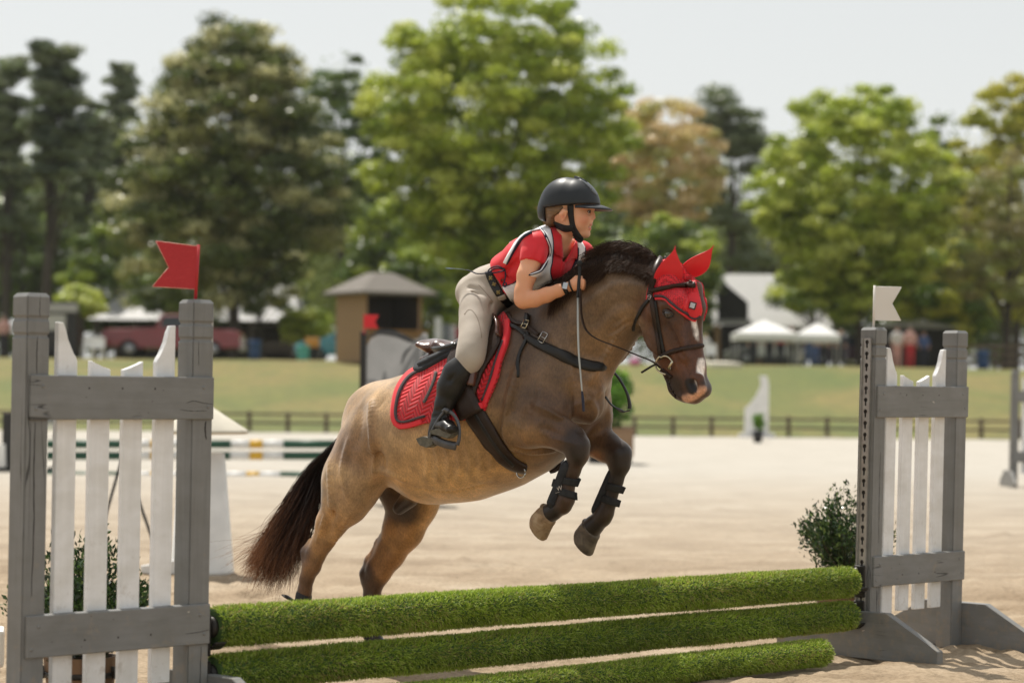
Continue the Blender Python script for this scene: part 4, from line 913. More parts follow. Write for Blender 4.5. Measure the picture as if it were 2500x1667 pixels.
# ================================================================== TREES
def tree(x, top, half, bot, Z, label, cols, n=30000, leaf=.17, trunk=.22, seed=0, clumps=90, cr=.17, shape='round', sparse=1.0, name='broadleaf_tree', tcol=None, cat='tree', tx=None):
    rng = np.random.default_rng(100 + seed); s = Z / F; c = gp(x, Z); roll = (x - 1250) * .0098
    zt = CAM_H + (947 + roll - top) * s; zb = CAM_H + (947 + roll - bot) * s; R_ = half * s; mid = (zt + zb) / 2; hh = (zt - zb) / 2
    root = thing(name, c, label, cat, 'trees beyond the arena')
    u = rng.normal(size=(clumps, 3)); u /= np.linalg.norm(u, axis=1, keepdims=True); rad = rng.uniform(.25, 1, (clumps, 1)) ** .5
    ctr = u * rad * (1 - cr * .8)
    if shape == 'cone': wz = np.clip(1.05 - .55 * (ctr[:, 2:3] + 1) / 2 * 1.3, .25, 1.05); ctr[:, :2] *= wz * 1.15
    elif shape == 'dome': wz = np.where(ctr[:, 2:3] > 0, 1, 1.0 - .25 * np.abs(ctr[:, 2:3])); ctr[:, :2] *= wz * 1.08
    elif shape == 'pine': zz = rng.uniform(-1, 1, clumps); an = rng.random(clumps) * 6.28; rr = (1.0 - .5 * (zz + 1) / 2) * rng.uniform(.3, 1, clumps); ctr = np.stack([np.cos(an) * rr, np.sin(an) * rr, zz], 1)
    asp = hh / R_; csz = cr * rng.uniform(.75, 1.45, clumps)
    k = rng.integers(0, clumps, n); d = rng.normal(size=(n, 3)); d /= np.linalg.norm(d, axis=1, keepdims=True); q = rng.uniform(0, 1, (n, 1)) ** .45
    flat = .60 if shape != 'pine' else .5
    off = d * q * (csz[k] * R_)[:, None] * np.array([1.15, 1.15, flat])
    p = ctr[k] * np.array([R_, R_, hh]) + off
    if shape != 'pine':   # loose leaves between the clumps
        nf = int(n * .05); uf = rng.normal(size=(nf, 3)); uf /= np.linalg.norm(uf, axis=1, keepdims=True); uf *= rng.uniform(.1, 1, (nf, 1)) ** .5 * .9
        if shape == 'cone': uf[:, :2] *= np.clip(1.05 - .72 * (uf[:, 2:3] + 1) / 2, .25, 1.05) * 1.15
        p[:nf] = uf * np.array([R_, R_, hh])
    p[:, 2] += mid - c.z; p[:, 0] += ((CAM_H * 0) + 0)
    cl = np.array([srgb(*q_) for q_ in cols]); cc_ = cl[rng.integers(0, len(cl), clumps)][k] * rng.uniform(.75, 1.3, (n, 1))
    nrm_l = d * np.array([1, 1, 1.4]) + np.array([0, 0, .25])
    V, Fc, C2 = leaf_cloud(n, p + np.array(c)[None], leaf, .46, cc_, rng, norms=nrm_l)
    link_mesh('crown', np_mesh('crown', V, Fc, {'col': C2}), M['leaf'], root)
    bm = bmesh.new(); txo = 0 if tx is None else (tx - x) * s
    lean = rng.normal(size=2) * .2; tb = c + Vector((txo, 0, -.1)); tt = c + Vector((lean[0], lean[1], (zt - c.z) * .86))
    pts = [tb, tb.lerp(tt, .3) + Vector((rng.normal() * .08, 0, 0)), tb.lerp(tt, .6), tt]; q = [Vector(v) for v in catmull(pts, 5)]
    add_tube(bm, q, list(np.linspace(trunk, trunk * .22, len(q))), 10); bm_obj('trunk', bm, tcol or M['bark'], root, True)
    bm = bmesh.new(); nlimb = min(26, clumps)
    for i in rng.choice(clumps, nlimb, replace=False):
        e = Vector(ctr[i] * np.array([R_, R_, hh])) + Vector((0, 0, mid - c.z)) + c
        zs = max(.25, min(.85, ((e.z - c.z) / (zt - c.z)) * .72)); st = Vector(q[int(zs * (len(q) - 1))]); m_ = st.lerp(e, .5) + Vector((0, 0, .08 * (e - st).length))
        w = trunk * .30 * (1.1 - zs); add_tube(bm, [Vector(v) for v in catmull([st, m_, e], 4)], list(np.linspace(w, w * .25, 9)), 5, cap=False)
    bm_obj('limbs', bm, tcol or M['bark'], root, True)
DG = [(100, 112, 54), (120, 130, 64), (152, 152, 88), (80, 92, 44), (200, 196, 146)]
BG = [(156, 172, 54), (178, 190, 72), (132, 150, 46), (200, 206, 98)]
LG = [(182, 194, 76), (198, 206, 96), (162, 178, 62), (208, 214, 120)]
TN = [(218, 196, 142), (204, 188, 122), (222, 200, 156), (184, 180, 108)]
PN = [(104, 116, 76), (120, 132, 90), (132, 140, 104)]
YG = [(186, 184, 60), (166, 170, 58), (202, 196, 88)]
MG = [(96, 118, 42), (118, 138, 54), (84, 102, 38)]
tree(560, -15, 380, 790, 112, 'large dark olive tree with pale tufts left of the hut', DG, 100000, .19, .30, 1, 520, .095, 'cone', tx=575)
tree(1215, -70, 345, 745, 106, 'tallest bright green tree, behind the rider', BG, 100000, .20, .30, 2, 440, .10, 'dome')
tree(835, 95, 150, 640, 150, 'green tree rising between the dark tree and the tallest one', MG + [(96, 122, 58)], 22000, .22, .22, 3, 130, .16)
tree(1615, 215, 160, 620, 142, 'tan pink flushed tree right of the tallest tree', TN, 30000, .18, .2, 4, 170, .15, 'dome')
tree(1778, 218, 118, 640, 150, 'dark pine with open crown right of the tan tree', PN, 24000, .2, .3, 5, 60, .30, 'pine', name='pine_tree')
tree(2085, 178, 268, 815, 110, 'round bright green tree behind the white flag', BG + LG, 84000, .18, .2, 6, 400, .10, 'dome', tx=2100)
tree(2290, 228, 75, 640, 158, 'dark green tree top between the round tree and the yellow one', MG, 9000, .22, .2, 7, 30, .3)
tree(2478, 135, 190, 830, 130, 'yellow green tree at the right edge', YG, 44000, .2, .25, 8, 220, .12)
tree(2455, 330, 165, 800, 108, 'thinly leaved brownish tree at the right edge', [(158, 148, 98), (142, 138, 84), (150, 156, 80)], 24000, .11, .22, 9, 90, .15)
tree(1620, 500, 165, 870, 122, 'low spreading green tree behind the horse ears', BG + MG, 36000, .18, .2, 10, 150, .14)
tree(1450, 500, 130, 880, 128, 'dark green tree low behind the rider and the mane', MG, 20000, .17, .2, 11, 70, .2)
tree(190, 688, 72, 790, 99, 'small bright yellow green bush behind the near standard', LG, 9000, .11, .05, 12, 40, .28, name='bush', cat='bush')
tree(745, 740, 75, 850, 120, 'small green bush between the barn and the hut', BG, 8000, .14, .06, 13, 36, .28, name='bush', cat='bush')
tree(128, 105, 85, 500, 132, 'tallest dark pine at the left with a long bare trunk', PN + [(70, 84, 56)], 26000, .2, .36, 14, 80, .34, 'pine', name='pine_tree', tx=108)
tree(10, 140, 80, 560, 138, 'dark pine at the left edge', PN, 24000, .2, .3, 15, 80, .34, 'pine', name='pine_tree')
tree(222, 250, 62, 560, 146, 'shorter dark pine right of the tallest pine', PN, 18000, .2, .28, 16, 60, .36, 'pine', name='pine_tree', tx=160)
tree(288, 160, 52, 480, 160, 'slender dark pine half hidden by the olive tree', PN, 18000, .22, .25, 17, 90, .36, 'pine', name='pine_tree')
tree(60, 430, 150, 900, 150, 'broad mid green tree under the left pines', MG + [(70, 84, 48)], 26000, .2, .2, 18, 80, .2)
tree(255, 480, 120, 900, 140, 'mid green tree under the shorter pine', MG + BG[:1], 20000, .2, .2, 19, 60, .22)
tree(1990, 640, 130, 790, 126, 'low green branches of the tree above the white canopies', MG + BG, 8000, .16, .15, 20, 50, .2)
tree(2300, 560, 150, 900, 122, 'shaded yellow green tree above the dark stable', YG + MG, 24000, .17, .2, 21, 70, .2)
tree(1020, 560, 120, 880, 128, 'green undergrowth tree right of the hut roof', MG + BG[:2], 16000, .17, .2, 22, 60, .2)
tree(440, 600, 190, 800, 121, 'low olive branches hanging before the pale barn roof', DG + MG, 16000, .15, .15, 23, 60, .16, sparse=1.0)
tree(640, 560, 130, 790, 121, 'dark foliage low between the barn and the hut', DG + MG, 12000, .15, .15, 24, 50, .18)
tree(940, 430, 120, 880, 140, 'mid green tree behind the hut', MG + BG[:2], 20000, .2, .2, 25, 70, .22)
# far wood: one mass of crowns too many and too far to tell apart
rng = np.random.default_rng(55); PV, NV, CV = [], [], []
wc = np.array([srgb(*q) for q in ((104, 122, 56), (124, 142, 66), (88, 104, 50), (148, 160, 84), (112, 118, 64))])
for i in range(124):
    x = -118 + 236 * (i + rng.random()) / 124; y = rng.uniform(176, 222); h = rng.uniform(15.5, 20) + (3.5 if x < -22 else 0) + (2 if abs(x) > 60 else 0); r = rng.uniform(4.6, 6.8); base = wc[rng.integers(0, 5)]
    nk = 26; ctr = rng.normal(size=(nk, 3)); ctr /= np.linalg.norm(ctr, axis=1, keepdims=True); ctr *= rng.uniform(.35, .9, (nk, 1)); m_ = 3300; k = rng.integers(0, nk, m_); d = rng.normal(size=(m_, 3)); d /= np.linalg.norm(d, axis=1, keepdims=True)
    p = (ctr[k] * np.array([r, r, h * .5]) + d * r * .34 * rng.uniform(.4, 1, (m_, 1)) ** .4 * np.array([1, 1, .75])); PV.append(p + np.array([x, y, 2.0 + h * .52])); NV.append(d * np.array([1, 1, 1.3]) + [0, 0, .2]); CV.append(base[None] * rng.uniform(.75, 1.25, (nk, 1))[k] * rng.uniform(.85, 1.15, (m_, 1)))
PV = np.concatenate(PV); V, Fc, C2 = leaf_cloud(len(PV), PV, .42, .45, np.concatenate(CV), rng, norms=np.concatenate(NV))
fw = link_mesh('far_wood', np_mesh('far_wood', V, Fc, {'col': C2}), M['leaf']); tag(fw, 'dense far wood closing the view behind the trees', 'wood', None, 'stuff')
# thin spring haze in the air
hm_ = bpy.data.materials.new('spring_haze'); hm_.use_nodes = True; hn = hm_.node_tree; hn.nodes.clear(); pv = hn.nodes.new('ShaderNodeVolumePrincipled'); pv.inputs['Color'].default_value = (.93, .95, .93, 1); pv.inputs['Density'].default_value = HAZE; pv.inputs['Anisotropy'].default_value = .35
ho = hn.nodes.new('ShaderNodeOutputMaterial'); hn.links.new(pv.outputs[0], ho.inputs['Volume'])
bm = bmesh.new(); add_box(bm, WF, -720, 720, -70, 920, -1.5, 27); hz_o = bm_obj('haze', bm, hm_); tag(hz_o, 'thin pale haze hanging over the show ground', 'haze', None, 'stuff')
# ================================================================== HORSE
HL = Loc(800, 1050, 10.55, math.radians(36))
def ar(a, b, h): return np.arange(a, b + h, h)
hz = 0.0072
HF = Field(ar(-0.30, 1.95, hz), ar(-0.36, 0.36, hz), ar(0.0, 1.75, hz))
# trunk
chain(HF, HL, [(898, 1095, 62, 0, .13), (938, 1040, 104, 0, .17), (990, 1048, 122, 0, .245), (1060, 1062, 162, 0, .27), (1130, 1042, 176, 0, .285),
               (1200, 1006, 187, 0, .285), (1270, 968, 186, 0, .265), (1335, 938, 152, 0, .22), (1392, 925, 95, 0, .17)], 0.05)
chain(HF, HL, [(1235, 820, 52, 0, .07), (1330, 800, 80, 0, .08)], 0.09)   # withers
# croup muscles and buttocks, near and far
for v in (.115, -.115):
    chain(HF, HL, [(962, 1038, 86, v, .12), (892, 1095, 66, v, .11), (850, 1170, 66, v, .10)], 0.05)
# neck
chain(HF, HL, [(1345, 868, 150, 0, .19), (1408, 806, 124, 0, .145), (1470, 745, 104, 0, .115), (1535, 714, 88, 0, .10), (1592, 706, 62, 0, .095)], 0.06)
chain(HF, HL, [(1452, 910, 40, .02, .06), (1495, 830, 38, .0, .05), (1530, 790, 36, 0, .05)], 0.05)      # windpipe
# crest
chain(HF, HL, [(1400, 712, 34, 0, .05), (1450, 662, 30, 0, .045), (1505, 645, 28, 0, .04), (1560, 648, 26, 0, .04), (1600, 662, 24, 0, .04)], 0.05)
# head
chain(HF, HL, [(1628, 692, 52, 0, .095), (1637, 752, 62, 0, .098), (1652, 812, 57, 0, .078), (1661, 862, 49, 0, .058), (1678, 910, 44, 0, .052), (1692, 936, 37, 0, .055)], 0.03)
for v in (.055, -.055):
    chain(HF, HL, [(1598, 775, 46, v, .030), (1612, 822, 40, v, .026)], 0.03)     # jowl plates
    chain(HF, HL, [(1655, 735, 22, v * 1.35, .028), (1652, 775, 16, v * 1.32, .020)], 0.03)   # brow / orbit
    chain(HF, HL, [(1652, 795, 10, v * 1.28, .012), (1672, 870, 8, v * 0.98, .010)], 0.03)    # facial crest
    chain(HF, HL, [(1706, 926, 15, v * 0.66, .018), (1712, 946, 12, v * 0.66, .014)], 0.018)  # nostril rim
chain(HF, HL, [(1625, 860, 34, 0, .042), (1645, 905, 26, 0, .036), (1655, 945, 22, 0, .036), (1662, 962, 16, 0, .036)], 0.022)  # lower jaw, chin
chain(HF, HL, [(1712, 950, 24, 0, .050), (1694, 966, 18, 0, .045), (1676, 970, 13, 0, .040)], 0.02)        # upper lip
chain(HF, HL, [(1700, 700, 14, 0, .03), (1704, 752, 15, 0, .03), (1694, 830, 16, 0, .022), (1706, 890, 16, 0, .022)], 0.03)   # nose bone
# near shoulder + foreleg
def limb(st, k=0.025, kk=0.035):
    chain(HF, HL, st, kk)
limb([(1368, 850, 52, .10, .07), (1340, 930, 66, .145, .07), (1325, 1000, 72, .16, .085), (1300, 1035, 58, .175, .075)], kk=.03)   # shoulder blade, triceps
limb([(1283, 1045, 46, .185, None), (1335, 1045, 45, .18, .062), (1378, 1066, 36, .17, .052), (1408, 1088, 31, .165, .048), (1409, 1108, 27, .165, .045)], kk=.02)
limb([(1412, 1112, 24, .165, .036), (1398, 1150, 17.5, .16, None), (1384, 1195, 16.5, .16, None), (1381, 1218, 21, .16, .034), (1374, 1232, 23, .16, .034)], kk=.018)
limb([(1372, 1234, 20, .16, None), (1350, 1248, 21, .16, None), (1336, 1256, 25, .16, None)], kk=.015)
# far shoulder + foreleg
limb([(1395, 930, 62, -.13, .07), (1432, 985, 62, -.15, .075), (1448, 1035, 48, -.155, .07)], kk=.045)
limb([(1440, 1068, 44, -.155, .06), (1480, 1090, 37, -.16, .052), (1510, 1108, 31, -.16, .048), (1512, 1130, 28, -.16, .044)], kk=.022)
limb([(1512, 1138, 24, -.16, .036), (1502, 1175, 18, -.16, None), (1487, 1225, 17, -.16, None), (1476, 1250, 22, -.16, .034), (1471, 1262, 23, -.16, .034)], kk=.018)
limb([(1468, 1264, 21, -.16, None), (1450, 1282, 23, -.16, None), (1441, 1292, 27, -.16, None)], kk=.015)
# chest muscles
for v in (.075, -.075):
    chain(HF, HL, [(1425, 925, 55, v, .075), (1428, 985, 50, v, .07)], 0.03)
# near hind leg
limb([(918, 1085, 80, .14, .10), (864, 1170, 74, .15, .10), (847, 1215, 64, .15, .085)], kk=.045)
limb([(880, 1165, 52, .17, .075), (866, 1208, 46, .18, .062)], kk=.04)        # stifle
limb([(838, 1230, 58, .16, .075), (808, 1278, 38, .155, .055), (788, 1322, 26, .15, .040), (770, 1352, 25, .15, .034), (761, 1380, 24, .15, .032)], kk=.025)
limb([(760, 1322, 9, .15, .014), (748, 1348, 14, .15, .018), (748, 1366, 12, .15, .02)], kk=.02)   # point of hock
limb([(761, 1382, 22, .15, None), (749, 1412, 16.5, .15, None), (744, 1440, 16, .15, None), (741, 1462, 19, .15, .03)], kk=.018)
limb([(741, 1464, 18, .15, None), (728, 1490, 18, .15, None), (722, 1502, 22, .15, None)], kk=.015)
# far hind leg
limb([(960, 1120, 80, -.14, .10), (1000, 1195, 76, -.15, .10), (1005, 1225, 66, -.155, .09)], kk=.05)
limb([(1022, 1222, 50, -.16, .075), (985, 1288, 54, -.155, .065), (952, 1350, 38, -.155, .048), (924, 1392, 33, -.15, .038), (911, 1420, 29, -.15, .034)], kk=.03)
limb([(936, 1308, 9, -.15, .014), (902, 1368, 12, -.15, .016), (892, 1400, 14, -.15, .02), (893, 1418, 12, -.15, .02)], kk=.02)
limb([(910, 1425, 26, -.15, .032), (908, 1455, 20, -.15, None), (908, 1520, 17.5, -.15, None), (909, 1546, 22, -.15, .032)], kk=.018)
limb([(909, 1548, 18, -.15, None), (916, 1566, 19, -.15, None), (920, 1572, 21, -.15, None)], kk=.015)
# sheath
chain(HF, HL, [(1000, 1215, 24, .0, .035), (975, 1240, 16, .0, .03)], 0.03)
# hollows: flank, mouth, nostrils, jugular groove, between forearm and chest
HF.seg(HL.hit(925, 1120, .24)[0], HL.hit(912, 1160, .25)[0], .035, .03, .5, .5, .04, op='sub')
for s_ in (1, -1):
    a, _ = HL.hit(1683, 935, .062 * s_ if s_ > 0 else -.062); b, _ = HL.hit(1690, 950, .06 * s_)
    HF.seg(a + [0.01, 0, 0], b + [0.01, 0, 0], .017, .012, 1.7, 1.7, .008, op='sub')
a, _ = HL.hit(1640, 922, 0); b, _ = HL.hit(1660, 968, 0)
HF.seg(a, b, .003, .004, 18, 16, .006, op='sub')
HF.seg(HL.hit(1500, 800, .115)[0], HL.hit(1440, 900, .15)[0], .018, .02, .7, .7, .03, op='sub')
HF.seg(HL.hit(1232, 1040, .285)[0], HL.hit(1262, 1098, .24)[0], .02, .02, .8, .8, .03, op='sub')
HF.seg(HL.hit(1300, 968, .27)[0], HL.hit(1380, 1010, .24)[0], .012, .012, .8, .8, .025, op='sub')
for (a, b, r1, r2, q) in (((1345, 985, .26), (1330, 1010, .27), .010, .012, 1), ((1238, 935, .33), (1228, 1030, .33), .012, .014, 1), ((1352, 880, .25), (1318, 960, .27), .010, .010, 1), ((1425, 900, .20), (1400, 985, .21), .012, .010, 1),
                          ((905, 965, .28), (900, 1060, .30), .014, .012, 1), ((845, 1090, .29), (830, 1200, .28), .010, .010, 1), ((868, 1175, .29), (892, 1235, .28), .012, .010, 1), ((1300, 1000, .28), (1345, 1040, .25), .009, .009, 1),
                          ((1360, 1035, .235), (1395, 1062, .22), .006, .005, 1), ((815, 1250, .22), (798, 1310, .20), .008, .006, 1), ((1590, 790, .10), (1608, 850, .088), .007, .006, 1), ((1625, 800, .10), (1650, 850, .085), .006, .005, 1)):
    HF.seg(HL.hit(*a)[0], HL.hit(*b)[0], r1 + .006, r2 + .006, q, q, .026, op='sub')
HVl, HFc = HF.mesh(); HVl = relax(HVl, HFc, 3, 0.5)
HVw = HL.W(HVl)
# sculpting strokes: traced on the near side, mirrored to the far side
def vnormals(V, Fc):
    n = np.cross(V[Fc[:, 2]] - V[Fc[:, 0]], V[Fc[:, 3]] - V[Fc[:, 1]]); o = np.zeros_like(V)
    for k in range(4):
        for a in range(3): o[:, a] += np.bincount(Fc[:, k], weights=n[:, a], minlength=len(V))
    return o / (np.linalg.norm(o, axis=1, keepdims=True) + 1e-12)
_bv = BVHTree.FromPolygons([Vector(p) for p in HVw], [tuple(int(i) for i in f) for f in HFc])
NRM = vnormals(HVl, HFc); DSP = np.zeros(len(HVl))
STROKES = [([(1350, 815), (1392, 895), (1408, 985), (1390, 1018)], .020, -.011), ([(1268, 890), (1244, 975), (1236, 1055), (1250, 1088)], .020, -.013), ([(1295, 975), (1278, 1050)], .032, .008),
    ([(1298, 985), (1345, 1006), (1398, 1040), (1424, 1058)], .012, -.012), ([(1250, 1093), (1300, 1102), (1352, 1099)], .011, -.010), ([(1330, 895), (1318, 985)], .020, -.006), ([(1360, 890), (1365, 970)], .028, .006),
    ([(1428, 955), (1452, 1000), (1440, 1030)], .014, -.010), ([(1405, 990), (1440, 975), (1470, 950)], .010, -.006), ([(1518, 800), (1474, 878), (1442, 930)], .014, -.011), ([(1425, 745), (1500, 695), (1570, 695)], .022, -.007),
    ([(1455, 790), (1500, 745), (1560, 735)], .026, .006), ([(1500, 800), (1538, 772)], .007, -.004), ([(1488, 822), (1524, 800)], .007, -.004), ([(1495, 812), (1532, 786)], .006, .003),
    ([(906, 985), (911, 1060), (917, 1135), (910, 1165)], .022, -.015), ([(880, 1000), (872, 1080)], .03, .007), ([(918, 1148), (948, 1152), (982, 1170)], .014, -.009), ([(852, 1075), (838, 1150), (850, 1215)], .018, -.009), ([(803, 1130), (808, 1225), (818, 1285)], .016, -.007),
    ([(925, 985), (930, 990)], .040, .004), ([(792, 1262), (774, 1322)], .009, -.006), ([(848, 1265), (812, 1332)], .010, -.006), ([(1000, 1188), (1095, 1200), (1180, 1182)], .007, .004), ([(1325, 1045), (1380, 1066)], .016, .006), ([(1350, 1070), (1400, 1080)], .008, -.004),
    ([(1640, 808), (1668, 872)], .008, .005), ([(1562, 775), (1582, 838), (1612, 870)], .010, -.006), ([(1617, 746), (1622, 742)], .013, -.008), ([(1664, 880), (1688, 925)], .006, .003), ([(1640, 860), (1650, 900)], .010, -.005), ([(1600, 800), (1625, 835)], .020, .004)]
for x_ in range(1030, 1200, 26): STROKES.append(([(x_, 1075), (x_ + 14, 1125), (x_ + 10, 1172)], .011, -.0035))
def cpt(x, y):
    h = _bv.ray_cast(CP, ray(x, y).normalized()); return None if h[0] is None else HL.l(h[0])
for pts_, wd, dp in STROKES:
    q = catmull(pts_, 8); C3 = [c for c in (cpt(a[0], a[1]) for a in q) if c is not None]
    if not C3: continue
    C3 = np.array(C3)
    for sg_ in (1, -1):
        Cm = C3 * np.array([1, sg_, 1]); lo = Cm.min(0) - 3 * wd; hi = Cm.max(0) + 3 * wd; I_ = np.where(((HVl > lo) & (HVl < hi)).all(1))[0]
        if len(I_) == 0: continue
        dd = np.sqrt(((HVl[I_][:, None, :] - Cm[None]) ** 2).sum(2)); k_ = dd.argmin(1); dm = dd.min(1); ta = np.sin(np.pi * (k_ + 1.5) / (len(Cm) + 2)) ** .5
        DSP[I_] += dp * 1.7 * ta * np.exp(-(dm / wd) ** 2)
HVl = HVl + NRM * DSP[:, None]; HVw = HL.W(HVl)
RCn = np.array(RC)
def proj(Wp):
    q = (np.asarray(Wp) - np.array(CP)) @ RCn
    return 1250 + F * q[:, 0] / -q[:, 2], 833.5 - F * q[:, 1] / -q[:, 2]
def paint(px, py, anchors, pw=2.2):
    acc = np.zeros((len(px), 3)); ws = np.zeros(len(px))
    for (x, y, r, c) in anchors:
        w = 1.0 / (((px - x) ** 2 + (py - y) ** 2) / (r * r) + 0.05) ** pw
        acc += w[:, None] * np.array(srgb(*c))[None]; ws += w
    return acc / ws[:, None]
hpx, hpy = proj(HVw)
RUMP = (172, 138, 98); BEL = (208, 166, 112); BAR = (184, 144, 96); SHO = (104, 78, 54); NEK = (96, 72, 50); DRK = (62, 42, 28); BLK = (40, 29, 22); HED = (88, 54, 34); GSK = (186, 142, 92)  # pale belly coat, raised further to stand for light from below
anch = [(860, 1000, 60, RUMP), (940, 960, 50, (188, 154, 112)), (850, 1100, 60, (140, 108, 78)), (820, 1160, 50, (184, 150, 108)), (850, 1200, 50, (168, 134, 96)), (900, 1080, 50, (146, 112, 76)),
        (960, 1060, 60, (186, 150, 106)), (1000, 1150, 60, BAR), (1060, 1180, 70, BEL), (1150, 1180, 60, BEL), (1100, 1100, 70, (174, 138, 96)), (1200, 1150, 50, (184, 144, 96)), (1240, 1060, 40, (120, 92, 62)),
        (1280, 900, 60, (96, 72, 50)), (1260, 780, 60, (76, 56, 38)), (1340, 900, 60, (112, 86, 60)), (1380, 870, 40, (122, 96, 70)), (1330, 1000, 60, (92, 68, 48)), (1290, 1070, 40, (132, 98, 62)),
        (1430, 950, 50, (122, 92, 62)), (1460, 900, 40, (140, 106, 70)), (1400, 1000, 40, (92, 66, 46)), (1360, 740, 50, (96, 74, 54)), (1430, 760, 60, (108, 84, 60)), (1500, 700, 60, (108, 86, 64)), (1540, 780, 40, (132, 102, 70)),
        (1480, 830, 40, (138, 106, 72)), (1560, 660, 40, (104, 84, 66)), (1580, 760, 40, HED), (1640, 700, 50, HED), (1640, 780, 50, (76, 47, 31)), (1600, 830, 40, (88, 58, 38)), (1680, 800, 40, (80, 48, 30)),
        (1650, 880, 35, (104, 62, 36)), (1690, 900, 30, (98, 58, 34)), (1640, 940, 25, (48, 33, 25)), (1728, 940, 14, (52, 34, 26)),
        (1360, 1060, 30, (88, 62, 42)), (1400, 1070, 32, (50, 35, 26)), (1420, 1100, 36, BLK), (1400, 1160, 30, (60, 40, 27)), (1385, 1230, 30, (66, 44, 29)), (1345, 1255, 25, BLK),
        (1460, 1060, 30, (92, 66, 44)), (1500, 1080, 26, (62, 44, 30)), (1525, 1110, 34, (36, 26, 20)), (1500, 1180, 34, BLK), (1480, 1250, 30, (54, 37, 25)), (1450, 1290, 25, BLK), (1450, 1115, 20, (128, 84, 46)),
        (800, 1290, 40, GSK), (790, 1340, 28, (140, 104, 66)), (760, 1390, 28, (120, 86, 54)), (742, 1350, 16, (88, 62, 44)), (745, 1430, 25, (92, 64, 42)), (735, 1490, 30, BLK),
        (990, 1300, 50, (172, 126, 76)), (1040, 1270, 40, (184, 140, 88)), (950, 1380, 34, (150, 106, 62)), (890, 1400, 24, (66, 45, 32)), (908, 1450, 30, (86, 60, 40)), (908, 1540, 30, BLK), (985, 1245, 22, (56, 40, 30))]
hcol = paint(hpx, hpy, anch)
# markings in the horse's own frame: star and stripe down the front of the face, pink snip
def near_line(pts, rad, soft, zsel=None):
    Pm = [HL.hit(x, y, v)[0] for (x, y, v) in pts]; best = np.full(len(HVl), 9.0)
    for a, b in zip(Pm[:-1], Pm[1:]):
        ab = b - a; t = np.clip(((HVl - a) @ ab) / (ab @ ab), 0, 1); best = np.minimum(best, np.linalg.norm(HVl - (a + t[:, None] * ab), axis=1))
    return np.clip((rad - best) / soft + 0.5, 0, 1)
nz = vnoise(HVl[:, 0] * 70, HVl[:, 1] * 70, HVl[:, 2] * 70)
fine = vnoise(HVl[:, 0] * 28, HVl[:, 1] * 28, HVl[:, 2] * 28); big = vnoise(HVl[:, 0] * 9 + 7, HVl[:, 1] * 9, HVl[:, 2] * 9)
g_ = hcol.mean(1, keepdims=True); hcol = (g_ + (hcol - g_) * 1.04) * np.array([.99, 1.0, 1.03])
big2 = vnoise(HVl[:, 0] * 14 + 3, HVl[:, 1] * 14, HVl[:, 2] * 14 + 5)
hcol = hcol * (0.42 + 0.36 * fine + 0.34 * big + .34 * big2)[:, None]
inhead = (HVl[:, 0] > HL.hit(1560, 760, 0)[0][0])
def put(mask, c):
    global hcol
    hcol = hcol * (1 - mask[:, None]) + np.array(srgb(*c))[None] * mask[:, None]
w_ = near_line([(938, 1160, -.09), (945, 1215, -.10), (985, 1240, -.07)], .085, .05) * (HVl[:, 1] < .02); put(w_ * .85, (52, 38, 30))  # dark skin, with the shade between thigh and sheath painted in
w_ = near_line([(1000, 1225, 0), (975, 1243, 0)], .045, .02); put(w_ * .9, (44, 34, 30))
w_ = near_line([(1690, 765, .028), (1698, 815, .02), (1702, 838, .008)], .012, .006) * inhead; put(w_ * np.clip(nz * 1.5, .4, 1), (235, 228, 220))
w_ = near_line([(1710, 884, .010), (1710, 905, .020), (1706, 926, .026), (1712, 944, .022)], .018, .007) * inhead; put(w_, (238, 228, 220))
w_ = near_line([(1714, 950, .035), (1696, 966, .04), (1676, 972, .035)], .018, .010) * inhead; put(w_, (214, 162, 132))
w_ = near_line([(1714, 950, -.035), (1696, 966, -.04), (1676, 972, -.035)], .018, .010) * inhead; put(w_, (214, 162, 132))
for s_ in (1, -1):
    w_ = near_line([(1684, 935, .05 * s_), (1690, 950, .05 * s_)], .021, .006) * inhead; put(w_, (24, 15, 12))
w_ = near_line([(1638, 918, .03), (1645, 940, .03), (1658, 966, .03)], .007, .005) * inhead; put(w_, (22, 15, 12))
HORSE_BVH = BVHTree.FromPolygons([Vector(p) for p in HVw], [tuple(int(i) for i in f) for f in HFc])
hme = np_mesh('horse_body', HVw, HFc, {'col': np.clip(hcol, 0, 1)})
m, nt, b = mat_new('short_roan_coat'); a = nt.nodes.new('ShaderNodeAttribute'); a.attribute_name = 'col'
n1 = noise(nt, coords(nt, 'Object', (1, 1, 0.45), (0, 0.5, 0)), 150, 3, 0.7); n2 = noise(nt, coords(nt, 'Object'), 22, 4, 0.6, 0.5)
c = mix(nt, a.outputs['Color'], ramp(nt, n1, [(0.3, (0.72,) * 3), (0.7, (1.28,) * 3)]), 1.0, 'MULTIPLY')
c = mix(nt, c, ramp(nt, n2, [(0.3, (0.82,) * 3), (0.7, (1.16, 1.15, 1.13))]), 1.0, 'MULTIPLY')
nt.links.new(c, b.inputs['Base Color']); b.inputs['Roughness'].default_value = 0.42; b.inputs['Specular IOR Level'].default_value = 0.45
b.inputs['Sheen Weight'].default_value = 0.25; b.inputs['Sheen Roughness'].default_value = 0.4
hb = mathn(nt, 'ADD', mathn(nt, 'MULTIPLY', n1, 0.25), n2); bump(nt, b, hb, 0.35, 0.006); M['coat'] = m
hroot = thing('horse', HL.w(0.6, 0, 0), 'brown roan horse with black legs and white nose mark leaping over the green poles', 'horse')
link_mesh('body', hme, M['coat'], hroot)
print('horse', len(HVl))

